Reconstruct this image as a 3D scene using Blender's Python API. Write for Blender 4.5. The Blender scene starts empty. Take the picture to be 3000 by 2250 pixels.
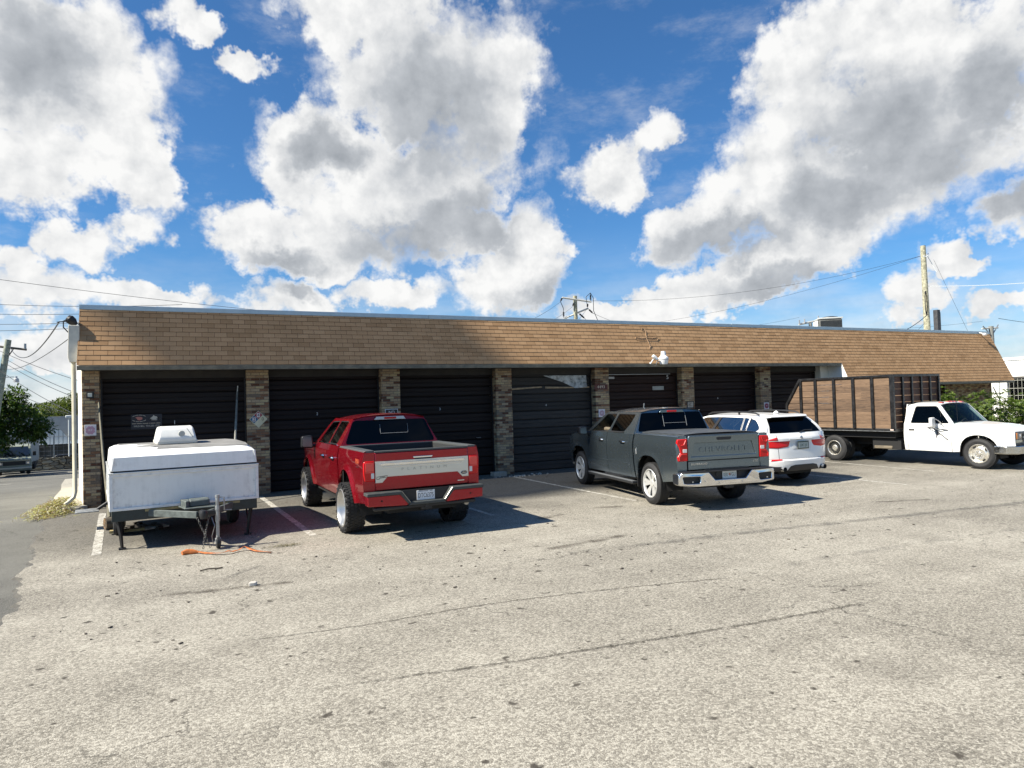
import bpy, bmesh, math, random
from mathutils import Vector, Matrix

rad = math.radians
scene = bpy.context.scene
COL = scene.collection
random.seed(7)

# ------------------------------------------------------------------ camera
cam_d = bpy.data.cameras.new("camera")
cam_d.sensor_width = 36.0
cam_d.lens = 36.0 * 1994.24 / 3000.0
cam_d.clip_end = 3000.0
cam = bpy.data.objects.new("camera", cam_d)
COL.objects.link(cam)
YAW, PITCH, ROLL = 0.449698, 0.026117, -0.029947
Fv = Vector((math.sin(YAW) * math.cos(PITCH), math.cos(YAW) * math.cos(PITCH), math.sin(PITCH)))
R0 = Vector((math.cos(YAW), -math.sin(YAW), 0))
U0 = R0.cross(Fv)
Rv = math.cos(ROLL) * R0 + math.sin(ROLL) * U0
Uv = -math.sin(ROLL) * R0 + math.cos(ROLL) * U0
M = Matrix((Rv, Uv, -Fv)).transposed().to_4x4()
M.translation = Vector((0, 0, 2.1488))
cam.matrix_world = M
scene.camera = cam

# ------------------------------------------------------------------ exposure
scene.cycles.max_bounces = 8
scene.cycles.diffuse_bounces = 3
scene.cycles.glossy_bounces = 3
scene.cycles.transparent_max_bounces = 10
scene.view_settings.view_transform = 'Standard'
scene.view_settings.look = 'None'
scene.view_settings.exposure = 1.05
scene.view_settings.gamma = 1.0
scene.view_settings.use_curve_mapping = False

# ------------------------------------------------------------------ sun
SUN_EL = rad(44.0)
SUN_DIR = Vector((-math.cos(SUN_EL), 0.03, math.sin(SUN_EL))).normalized()     # towards the sun
sun_d = bpy.data.lights.new("sun", 'SUN')
sun_d.energy = 5.0
sun_d.angle = rad(0.5)
sun_d.color = (1.0, 0.93, 0.80)
sun = bpy.data.objects.new("sun", sun_d)
COL.objects.link(sun)
sun.rotation_euler = SUN_DIR.to_track_quat('Z', 'Y').to_euler()
sun.location = (-30, 0, 40)


# ------------------------------------------------------------------ node helpers
class NT:
    def __init__(s, nt):
        s.nt = nt
        s.n = nt.nodes
        s.l = nt.links

    def node(s, t, **kw):
        n = s.n.new(t)
        for k, v in kw.items():
            setattr(n, k, v)
        return n

    def put(s, sock, v):
        if isinstance(v, bpy.types.NodeSocket):
            s.l.new(v, sock)
        elif isinstance(v, (tuple, list)):
            if len(v) == 3 and sock.type == 'RGBA':
                v = (*v, 1)
            sock.default_value = v
        else:
            sock.default_value = v

    def math(s, op, a, b=0.0, c=0.0, clamp=False):
        n = s.node('ShaderNodeMath', operation=op, use_clamp=clamp)
        s.put(n.inputs[0], a)
        s.put(n.inputs[1], b)
        s.put(n.inputs[2], c)
        return n.outputs[0]

    def add(s, a, b): return s.math('ADD', a, b)
    def sub(s, a, b): return s.math('SUBTRACT', a, b)
    def mul(s, a, b): return s.math('MULTIPLY', a, b)
    def mn(s, a, b): return s.math('MINIMUM', a, b)
    def mx(s, a, b): return s.math('MAXIMUM', a, b)

    def vmath(s, op, a, b=(0, 0, 0), scale=None):
        n = s.node('ShaderNodeVectorMath', operation=op)
        s.put(n.inputs[0], a)
        s.put(n.inputs[1], b)
        if scale is not None:
            s.put(n.inputs['Scale'], scale)
        return n.outputs['Value'] if op in ('LENGTH', 'DOT_PRODUCT', 'DISTANCE') else n.outputs[0]

    def smooth(s, x, a, b, lo=0.0, hi=1.0):
        n = s.node('ShaderNodeMapRange', interpolation_type='SMOOTHSTEP')
        s.put(n.inputs['Value'], x)
        n.inputs['From Min'].default_value = a
        n.inputs['From Max'].default_value = b
        n.inputs['To Min'].default_value = lo
        n.inputs['To Max'].default_value = hi
        return n.outputs[0]

    def xyz(s, v):
        n = s.node('ShaderNodeSeparateXYZ')
        s.put(n.inputs[0], v)
        return n.outputs[0], n.outputs[1], n.outputs[2]

    def comb(s, x=0.0, y=0.0, z=0.0):
        n = s.node('ShaderNodeCombineXYZ')
        for i, v in enumerate((x, y, z)):
            s.put(n.inputs[i], v)
        return n.outputs[0]

    def noise(s, v=None, scale=5.0, detail=3.0, rough=0.5, dist=0.0, color=False):
        n = s.node('ShaderNodeTexNoise')
        if v is not None:
            s.put(n.inputs['Vector'], v)
        n.inputs['Scale'].default_value = scale
        n.inputs['Detail'].default_value = detail
        n.inputs['Roughness'].default_value = rough
        n.inputs['Distortion'].default_value = dist
        return n.outputs['Color' if color else 'Fac']

    def voro(s, v, scale=5.0, feature='F1', out='Distance', rnd=1.0, dims='3D'):
        n = s.node('ShaderNodeTexVoronoi', feature=feature, voronoi_dimensions=dims)
        s.put(n.inputs['Vector'], v)
        n.inputs['Scale'].default_value = scale
        n.inputs['Randomness'].default_value = rnd
        return n.outputs[out]

    def white(s, v):
        n = s.node('ShaderNodeTexWhiteNoise', noise_dimensions='3D')
        s.put(n.inputs['Vector'], v)
        return n.outputs['Value']

    def ramp(s, x, stops, interp='LINEAR'):
        n = s.node('ShaderNodeValToRGB')
        cr = n.color_ramp
        cr.interpolation = interp
        while len(cr.elements) < len(stops):
            cr.elements.new(0.5)
        for e, (p, c) in zip(cr.elements, stops):
            e.position = p
            e.color = (*c, 1) if len(c) == 3 else c
        s.put(n.inputs[0], x)
        return n.outputs[0]

    def mix(s, f, a, b, mode='MIX'):
        n = s.node('ShaderNodeMix', data_type='RGBA', blend_type=mode)
        s.put(n.inputs[0], f)
        s.put(n.inputs[6], a)
        s.put(n.inputs[7], b)
        return n.outputs[2]

    def bump(s, h, strength=0.3, dist=0.01):
        n = s.node('ShaderNodeBump')
        n.inputs['Strength'].default_value = strength
        n.inputs['Distance'].default_value = dist
        s.put(n.inputs['Height'], h)
        return n.outputs[0]


# ------------------------------------------------------------------ sky with cumulus clouds
def build_world():
    w = bpy.data.worlds.new("World")
    scene.world = w
    w.use_nodes = True
    w.cycles.sampling_method = 'NONE'
    w.node_tree.nodes.clear()
    t = NT(w.node_tree)
    sky = t.node('ShaderNodeTexSky', sky_type='NISHITA')
    sky.sun_disc = False
    sky.sun_elevation = SUN_EL
    sky.sun_rotation = rad(270)
    sky.air_density = 1.0
    sky.dust_density = 0.6
    sky.ozone_density = 2.2
    d = t.vmath('NORMALIZE', t.node('ShaderNodeTexCoord').outputs['Generated'])
    x, y, z = t.xyz(d)
    az = t.math('DEGREES', t.math('ARCTAN2', x, y))
    el = t.math('DEGREES', t.math('ARCSINE', z))
    p = t.comb(az, el, 0.0)
    # billowing warp of the lookup point
    wv = t.noise(t.vmath('SCALE', p, scale=0.17), 1.0, 5.0, 0.66, color=True)
    pw = t.vmath('ADD', p, t.vmath('SCALE', t.vmath('SUBTRACT', wv, (0.5, 0.5, 0.5)), scale=7.5))

    def frames(v):
        out = {}
        for th in (-18, 0, 14):
            c, s = math.cos(rad(th)), math.sin(rad(th))
            out[th] = v if th == 0 else t.comb(t.vmath('DOT_PRODUCT', v, (c, s, 0)), t.vmath('DOT_PRODUCT', v, (-s, c, 0)), 0.0)
        return out

    def field(blobs, fr):
        acc = None
        for (a, e, rx, ry, th) in blobs:
            k = min(fr, key=lambda q: abs(q - th))
            c, s = math.cos(rad(k)), math.sin(rad(k))
            la, le = a * c + e * s, -a * s + e * c
            n = t.node('ShaderNodeVectorMath', operation='MULTIPLY_ADD')
            t.put(n.inputs[0], fr[k])
            n.inputs[1].default_value = (1 / rx, 1 / ry, 0)
            n.inputs[2].default_value = (-la / rx, -le / ry, 0)
            ln = t.vmath('LENGTH', n.outputs[0])
            acc = ln if acc is None else t.mn(acc, ln)
        return acc

    fr = frames(pw)
    dens = t.sub(1.0, field(BLOBS, fr))
    n1 = t.noise(t.vmath('SCALE', p, scale=0.30), 1.0, 9.0, 0.62)
    pb = t.vmath('ADD', t.vmath('SCALE', p, scale=0.24), t.vmath('SCALE', wv, scale=0.5))
    bl = t.mul(t.math('ABSOLUTE', t.sub(t.noise(pb, 1.0, 4.0, 0.55), 0.5)), 2.0)
    off = t.vmath('ADD', p, (-0.9, 0.8, 0.0))
    n2 = t.noise(t.vmath('SCALE', off, scale=0.30), 1.0, 4.0, 0.52)
    # scattered clouds in the part of the sky behind and beside the view
    far = t.smooth(t.math('ABSOLUTE', t.sub(az, 26.0)), 46.0, 62.0)
    gen = t.sub(t.mul(t.noise(t.vmath('SCALE', p, scale=0.045), 1.0, 2.0, 0.5), 2.0), 1.3)
    dens = t.mx(dens, t.add(gen, t.mul(t.sub(far, 1.0), 5.0)))
    D = t.add(t.add(t.mn(t.mul(dens, 1.25), 0.95), t.mul(t.sub(n1, 0.5), 1.35)), t.mul(t.sub(bl, 0.17), 0.5))
    rag = t.xyz(wv)[1]
    alpha = t.smooth(t.mul(D, t.smooth(rag, 0.35, 0.65, 0.55, 1.7)), -0.16, 0.46)
    wisp = t.noise(t.comb(t.mul(az, 0.09), t.mul(el, 0.20)), 1.0, 6.0, 0.66)
    alpha = t.mx(alpha, t.mul(t.smooth(wisp, 0.50, 0.80), 0.34))
    # grey undersides and thick cores
    sh = t.sub(1.1, field(SHADE, fr))
    shd = t.mul(t.smooth(t.add(sh, t.mul(t.sub(n1, 0.5), 0.5)), -0.25, 0.85), t.smooth(D, 0.05, 0.45))
    relief = t.add(t.mul(t.sub(n1, n2), 0.62), t.mul(t.sub(bl, 0.22), 0.34))
    lit = t.add(t.sub(0.96, t.mul(shd, 0.47)), relief)
    lit = t.math('MINIMUM', t.math('MAXIMUM', lit, 0.3), 1.05)
    ccol = t.ramp(lit, [(0.25, (0.36, 0.39, 0.43)), (0.6, (0.58, 0.61, 0.65)), (1.0, (1.06, 1.06, 1.05))])
    # thin veil and pale band low over the horizon
    veil = t.mul(t.smooth(el, 15.0, 0.0), t.smooth(t.noise(t.comb(t.mul(az, 0.10), t.mul(el, 0.35)), 1.0, 4.0, 0.6), 0.32, 0.7))
    alpha = t.mx(alpha, t.add(t.mul(veil, 0.55), t.smooth(el, 11.0, 0.0, 0.0, 0.34)))
    up = t.smooth(z, -0.02, 0.02)
    alpha = t.mul(alpha, up)
    bg1 = t.node('ShaderNodeBackground')
    skyc = t.mix(1.0, sky.outputs[0], (0.50, 0.93, 1.30), 'MULTIPLY')
    t.put(bg1.inputs[0], skyc)
    bg1.inputs[1].default_value = 0.053
    bg2 = t.node('ShaderNodeBackground')
    t.put(bg2.inputs[0], ccol)
    bg2.inputs[1].default_value = 0.44
    mx = t.node('ShaderNodeMixShader')
    t.put(mx.inputs[0], alpha)
    t.l.new(bg1.outputs[0], mx.inputs[1])
    t.l.new(bg2.outputs[0], mx.inputs[2])
    o = t.node('ShaderNodeOutputWorld')
    t.l.new(mx.outputs[0], o.inputs[0])


BLOBS = [(-8.7, 23.6, 6.3, 6.1, 12), (-4.2, 22.2, 3.9, 6.0, 20), (-9.5, 16.8, 6.1, 3.3, 9), (-2.7, 18.7, 2.8, 4.1, 8), (-1.9, 15.3, 2.2, 2.0, 6),
         (4.7, 25.9, 2.6, 1.7, 7), (0.7, 27.9, 2.6, 1.6, 9), (14.7, 29.5, 7.3, 3.6, 3), (19.6, 25.4, 9.4, 5.5, 1), (24.7, 24.7, 4.7, 6.3, -11),
         (10.7, 20.0, 6.3, 4.4, 3), (17.4, 17.1, 11.5, 4.7, 11), (5.6, 13.9, 4.9, 3.0, 3), (10.6, 12.6, 6.6, 2.5, 2), (20.0, 13.5, 7.0, 2.8, 25),
         (-7.2, 12.2, 3.1, 2.2, 6), (-3.1, 13.1, 2.4, 1.6, 5), (25.8, 10.4, 5.9, 3.4, 18), (27.5, 13.7, 3.9, 2.6, -2), (34.6, 18.1, 4.0, 2.8, 6),
         (37.8, 20.2, 2.6, 1.4, 19), (54.5, 23.9, 9.3, 4.9, -13), (50.2, 21.8, 6.0, 5.3, -31), (57.2, 18.2, 7.6, 5.2, -12), (48.0, 16.9, 6.4, 4.7, 7),
         (42.3, 13.5, 6.1, 3.0, 9), (51.5, 14.1, 9.6, 4.0, 7), (61.2, 20.2, 4.3, 6.2, -15), (48.1, 10.4, 11.1, 2.5, 9), (40.3, 8.5, 9.5, 2.0, 8),
         (62.6, 11.9, 2.3, 2.1, -11), (59.9, 8.9, 2.7, 1.3, 7), (62.1, 5.8, 2.8, 1.2, 4), (57.0, 6.7, 2.3, 1.7, 14), (55.8, 5.1, 1.8, 1.0, -5),
         (8.0, 8.6, 4.3, 2.2, 1), (-8.8, 8.3, 4.3, 1.9, 4), (-2.9, 8.6, 6.6, 1.3, 3), (16.5, 9.0, 5.7, 1.5, 0), (34.6, 7.3, 6.1, 1.5, -3), (-10.1, 10.4, 1.6, 1.9, 5),
         (-4.4, 4.5, 8.8, 2.0, 1)]
SHADE = [(-8.9, 24.1, 3.8, 4.1, 13), (19.9, 23.4, 6.6, 6.4, 1), (17.3, 13.1, 5.8, 2.2, 0), (22.4, 15.3, 5.9, 3.3, 19), (56.3, 17.8, 6.5, 4.6, -12),
         (43.7, 12.3, 6.8, 2.0, 2), (51.6, 14.7, 5.5, 2.7, 1), (48.7, 8.9, 7.3, 1.6, 6), (28.9, 8.7, 4.3, 2.3, 13), (61.9, 19.5, 3.2, 3.4, -15),
         (10.8, 20.4, 3.3, 2.0, 3), (62.6, 12.2, 2.3, 1.8, -11), (8.3, 9.7, 2.5, 1.1, 1), (7.7, 11.8, 3.9, 1.4, 2)]
build_world()


# ------------------------------------------------------------------ tagging
def tag(o, label=None, cat=None, group=None, kind=None):
    if label: o['label'] = label
    if cat: o['category'] = cat
    if group: o['group'] = group
    if kind: o['kind'] = kind
    return o


def empty(name, loc, rz=0.0, label=None, cat=None, group=None):
    o = bpy.data.objects.new(name, None)
    o.empty_display_size = 0.3
    COL.objects.link(o)
    o.location = loc
    o.rotation_euler = (0, 0, rz)
    return tag(o, label, cat, group)


def copy_tree(o, parent=None):
    c = o.copy()
    COL.objects.link(c)
    if parent: c.parent = parent
    for ch in list(o.children): copy_tree(ch, c)
    return c


# ------------------------------------------------------------------ mesh builder
class MB:
    def __init__(s):
        s.bm = bmesh.new()
        s.mi = 0

    def face(s, vs):
        try:
            f = s.bm.faces.new(vs)
            f.material_index = s.mi
            return f
        except ValueError:
            return None

    def poly(s, pts):
        return s.face([s.bm.verts.new(p) for p in pts])

    def box(s, cx, cy, cz, sx, sy, sz, m=None):
        v = []
        for dz in (-.5, .5):
            for dx, dy in ((-.5, -.5), (.5, -.5), (.5, .5), (-.5, .5)):
                q = Vector((dx * sx, dy * sy, dz * sz))
                if m is not None: q = m @ q
                v.append(s.bm.verts.new((cx + q.x, cy + q.y, cz + q.z)))
        for f in ((3, 2, 1, 0), (4, 5, 6, 7), (0, 1, 5, 4), (1, 2, 6, 5), (2, 3, 7, 6), (3, 0, 4, 7)):
            s.face([v[i] for i in f])
        return s

    def bb(s, x0, x1, y0, y1, z0, z1):
        return s.box((x0 + x1) / 2, (y0 + y1) / 2, (z0 + z1) / 2, abs(x1 - x0), abs(y1 - y0), abs(z1 - z0))

    def tube(s, pts, r, n=8, caps=True):
        pts = [Vector(p) for p in pts]
        rr = r if isinstance(r, (list, tuple)) else [r] * len(pts)
        rings = []
        up = Vector((0, 0, 1))
        prev = None
        for i, p in enumerate(pts):
            if i == 0: d = pts[1] - p
            elif i == len(pts) - 1: d = p - pts[i - 1]
            else: d = (pts[i + 1] - pts[i - 1])
            d.normalize()
            a = prev if prev is not None else (up if abs(d.z) < .9 else Vector((1, 0, 0)))
            a = (a - d * a.dot(d))
            if a.length < 1e-4: a = d.orthogonal()
            a.normalize()
            prev = a
            b = d.cross(a)
            rings.append([s.bm.verts.new(p + (a * math.cos(2 * math.pi * k / n) + b * math.sin(2 * math.pi * k / n)) * rr[i]) for k in range(n)])
        for i in range(len(rings) - 1):
            for k in range(n):
                s.face((rings[i][k], rings[i][(k + 1) % n], rings[i + 1][(k + 1) % n], rings[i + 1][k]))
        if caps:
            s.face(rings[0][::-1])
            s.face(rings[-1])
        return s

    def prism(s, poly, axis, a, b):
        """extrude a 2D polygon along axis: 'x' -> (y,z), 'y' -> (x,z), 'z' -> (x,y)"""
        def P(q, t):
            if axis == 'x': return (t, q[0], q[1])
            if axis == 'y': return (q[0], t, q[1])
            return (q[0], q[1], t)
        A = [s.bm.verts.new(P(q, a)) for q in poly]
        B = [s.bm.verts.new(P(q, b)) for q in poly]
        n = len(poly)
        s.face(A[::-1])
        s.face(B)
        for i in range(n):
            s.face((A[i], A[(i + 1) % n], B[(i + 1) % n], B[i]))
        return s

    def lathe(s, prof, c, axis='z', n=24, arc=None, caps=False):
        rings = []
        for r, t in prof:
            ring = []
            for k in range(n):
                a = 2 * math.pi * k / n
                ca, sa = r * math.cos(a), r * math.sin(a)
                if axis == 'z': q = (c[0] + ca, c[1] + sa, c[2] + t)
                elif axis == 'y': q = (c[0] + ca, c[1] + t, c[2] + sa)
                else: q = (c[0] + t, c[1] + ca, c[2] + sa)
                ring.append(s.bm.verts.new(q))
            rings.append(ring)
        for i in range(len(rings) - 1):
            for k in range(n):
                s.face((rings[i][k], rings[i][(k + 1) % n], rings[i + 1][(k + 1) % n], rings[i + 1][k]))
        if caps:
            s.face(rings[0][::-1])
            s.face(rings[-1])
        return s

    def grid(s, f, nu, nv):
        g = [[s.bm.verts.new(f(i / nu, j / nv)) for j in range(nv + 1)] for i in range(nu + 1)]
        for i in range(nu):
            for j in range(nv):
                s.face((g[i][j], g[i + 1][j], g[i + 1][j + 1], g[i][j + 1]))
        return g

    def holed(s, outer, holes, mapf, thick=None):
        """flat polygon with holes, in 2D, mapped to 3D by mapf(u, v, depth); thick gives reveals"""
        edges, loops = [], []
        for lp in [outer] + list(holes):
            vs = [s.bm.verts.new((q[0], q[1], 0)) for q in lp]
            loops.append(vs)
            for i in range(len(vs)):
                edges.append(s.bm.edges.new((vs[i], vs[(i + 1) % len(vs)])))
        res = bmesh.ops.triangle_fill(s.bm, use_beauty=True, use_dissolve=False, edges=edges, normal=(0, 0, 1))
        for g in res['geom']:
            if isinstance(g, bmesh.types.BMFace): g.material_index = s.mi
        flat = [[(v.co.x, v.co.y) for v in lp] for lp in loops]
        for lp in loops:
            for v in lp: v.co = Vector(mapf(v.co.x, v.co.y, 0.0))
        if thick:
            for lp, fl in zip(loops, flat):
                inn = [s.bm.verts.new(mapf(u, v, thick)) for u, v in fl]
                for i in range(len(lp)):
                    j = (i + 1) % len(lp)
                    s.face((lp[i], lp[j], inn[j], inn[i]))
        return s

    def build(s, name, mat, parent=None, smooth=32, bevel=0.0, seg=2, recalc=True, loc=None):
        if recalc: bmesh.ops.recalc_face_normals(s.bm, faces=s.bm.faces[:])
        me = bpy.data.meshes.new(name)
        s.bm.to_mesh(me)
        s.bm.free()
        for m in (mat if isinstance(mat, (list, tuple)) else [mat]): me.materials.append(m)
        if smooth:
            me.polygons.foreach_set('use_smooth', [True] * len(me.polygons))
            me.set_sharp_from_angle(angle=rad(smooth))
        o = bpy.data.objects.new(name, me)
        COL.objects.link(o)
        if parent: o.parent = parent
        if loc: o.location = loc
        if bevel:
            b = o.modifiers.new('bevel', 'BEVEL')
            b.width = bevel
            b.segments = seg
            b.limit_method = 'ANGLE'
            b.angle_limit = rad(38)
            b.harden_normals = False
        return o


FACES = {'front': ((1, 0, 0), (0, 0, 1), (0, -1, 0)),      # faces the road (-Y world)
         'rear': ((0, -1, 0), (0, 0, 1), (-1, 0, 0)),      # vehicle rear
         'nose': ((0, 1, 0), (0, 0, 1), (1, 0, 0)),
         'left': ((-1, 0, 0), (0, 0, 1), (0, 1, 0)),
         'right': ((1, 0, 0), (0, 0, 1), (0, -1, 0))}


def text(name, body, size, mat, parent, pos, face, ext=0.002, shear=0.0, sx=1.0, spacing=1.0, slope=None, kw=None):
    cu = bpy.data.curves.new(name, 'FONT')
    cu.body = body
    cu.size = size
    cu.align_x = 'CENTER'
    cu.align_y = 'CENTER'
    cu.extrude = ext
    cu.shear = shear
    cu.space_character = spacing
    cu.resolution_u = 3
    ob = bpy.data.objects.new(name + '_tmp', cu)
    COL.objects.link(ob)
    dg = bpy.context.evaluated_depsgraph_get()
    me = bpy.data.meshes.new_from_object(ob.evaluated_get(dg))
    me.name = name
    bpy.data.objects.remove(ob)
    bpy.data.curves.remove(cu)
    X, Y, Z = (Vector(v) for v in FACES[face])
    m = Matrix((X, Y, Z)).transposed().to_4x4()
    m.translation = Vector(pos)
    me.transform(m @ Matrix.Diagonal((sx, 1, 1, 1)))
    me.materials.clear()
    me.materials.append(mat)
    o = bpy.data.objects.new(name, me)
    COL.objects.link(o)
    if parent: o.parent = parent
    return o


def rounded(poly, r, n=4):
    out = []
    N = len(poly)
    for i in range(N):
        p0, p1, p2 = Vector(poly[i - 1]), Vector(poly[i]), Vector(poly[(i + 1) % N])
        a, b = (p0 - p1), (p2 - p1)
        k = min(r, a.length * .45, b.length * .45)
        A, B = p1 + a.normalized() * k, p1 + b.normalized() * k
        for j in range(n + 1):
            s = j / n
            q = A * (1 - s) ** 2 + p1 * 2 * s * (1 - s) + B * s * s
            out.append((q.x, q.y))
    return out


def lerp(tab, x):
    if x <= tab[0][0]: return tab[0][1]
    for (a, va), (b, vb) in zip(tab, tab[1:]):
        if x <= b: return va + (vb - va) * (x - a) / (b - a)
    return tab[-1][1]


def smooth_lerp(tab, x):
    """like lerp, eased by averaging neighbours so that profiles read as curves"""
    h = 0.04
    return sum(lerp(tab, x + d * h) for d in (-2, -1, 0, 1, 2)) / 5


# ------------------------------------------------------------------ materials
MATS = {}


def newmat(name):
    m = bpy.data.materials.new(name)
    m.use_nodes = True
    t = NT(m.node_tree)
    b = t.n['Principled BSDF']
    return m, t, b


def pbr(name, col, rough=0.5, metal=0.0, coat=0.0, spec=0.5, var=0.0, vscale=6.0, bump=0.0, bscale=60.0, emit=None, crough=0.03):
    if name in MATS: return MATS[name]
    m, t, b = newmat(name)
    b.inputs['Base Color'].default_value = (*col, 1)
    b.inputs['Roughness'].default_value = rough
    b.inputs['Metallic'].default_value = metal
    b.inputs['Specular IOR Level'].default_value = spec
    b.inputs['Coat Weight'].default_value = coat
    b.inputs['Coat Roughness'].default_value = crough
    oc = t.node('ShaderNodeTexCoord').outputs['Object']
    if var:
        n = t.noise(oc, vscale, 6.0, 0.62)
        f = t.smooth(n, 0.3, 0.7, 1 - var, 1 + var)
        t.put(b.inputs['Base Color'], t.vmath('SCALE', (*col,), scale=f))
        t.put(b.inputs['Roughness'], t.smooth(n, 0.25, 0.75, max(0.02, rough - .12), min(1, rough + .12)))
    if bump:
        t.put(b.inputs['Normal'], t.bump(t.noise(oc, bscale, 4.0, 0.6), bump, 0.01))
    if emit:
        b.inputs['Emission Color'].default_value = (*emit[0], 1)
        b.inputs['Emission Strength'].default_value = emit[1]
    MATS[name] = m
    return m


def paint(name, col, metal=0.0, rough=0.35, dirt=0.12):
    """car paint: base + clear coat, thin uneven dust towards no particular side"""
    if name in MATS: return MATS[name]
    m, t, b = newmat(name)
    oc = t.node('ShaderNodeTexCoord').outputs['Object']
    n = t.noise(oc, 2.2, 7.0, 0.65)
    _, _, z = t.xyz(oc)
    low = t.smooth(t.add(z, t.mul(t.sub(n, .5), .5)), 0.75, 0.35)       # road film thrown up on the lower body
    f = t.mul(t.add(t.smooth(n, .45, .8), t.mul(low, .9)), dirt)
    t.put(b.inputs['Base Color'], t.mix(f, (*col, 1), (0.28, 0.25, 0.21, 1)))
    b.inputs['Metallic'].default_value = metal
    t.put(b.inputs['Roughness'], t.add(rough, t.mul(f, .5)))
    b.inputs['Specular IOR Level'].default_value = 0.25
    b.inputs['Coat Weight'].default_value = 0.7
    t.put(b.inputs['Coat Roughness'], t.add(0.02, t.mul(f, .25)))
    fl = t.noise(oc, 900.0, 1.0, .5)
    if metal > 0: t.put(b.inputs['Normal'], t.bump(fl, 0.06, 0.001))
    MATS[name] = m
    return m


def glass(name, tint, rough=0.02, opacity=0.85, gain=0.7):
    if name in MATS: return MATS[name]
    m = bpy.data.materials.new(name)
    m.use_nodes = True
    t = NT(m.node_tree)
    t.n.clear()
    tr = t.node('ShaderNodeBsdfTransparent')
    tr.inputs[0].default_value = (*[c * (1 - opacity) for c in tint], 1)
    gl = t.node('ShaderNodeBsdfGlossy')
    gl.inputs['Roughness'].default_value = rough
    fr = t.node('ShaderNodeFresnel')
    fr.inputs[0].default_value = 1.52
    mx = t.node('ShaderNodeMixShader')
    t.put(mx.inputs[0], t.mul(fr.outputs[0], gain))
    t.l.new(tr.outputs[0], mx.inputs[1])
    t.l.new(gl.outputs[0], mx.inputs[2])
    o = t.node('ShaderNodeOutputMaterial')
    t.l.new(mx.outputs[0], o.inputs[0])
    MATS[name] = m
    return m


BLACK = pbr('black_plastic', (0.012, 0.012, 0.013), 0.5)
RUBBER = pbr('tyre_rubber', (0.017, 0.017, 0.018), 0.75, var=.35, vscale=14, bump=.15, bscale=90)
CHROME = pbr('chrome', (0.72, 0.72, 0.72), 0.12, 1.0, var=.06, vscale=9)
ALU = pbr('polished_aluminium', (0.68, 0.68, 0.67), 0.2, 1.0, var=.08, vscale=12)
DARK = pbr('dark_underbody', (0.008, 0.008, 0.008), 0.8)
WHITE = pbr('white_lettering', (0.8, 0.8, 0.78), 0.5)
INK = pbr('black_lettering', (0.01, 0.01, 0.012), 0.5)
REDLENS = pbr('red_lens', (0.55, 0.006, 0.008), 0.2, spec=0.3, coat=0.25)
CLEARLENS = pbr('clear_lens', (0.62, 0.62, 0.6), 0.15, coat=1.0)
GALV = pbr('galvanised_steel', (0.34, 0.35, 0.35), 0.45, 0.7, var=.2, vscale=18)


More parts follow.
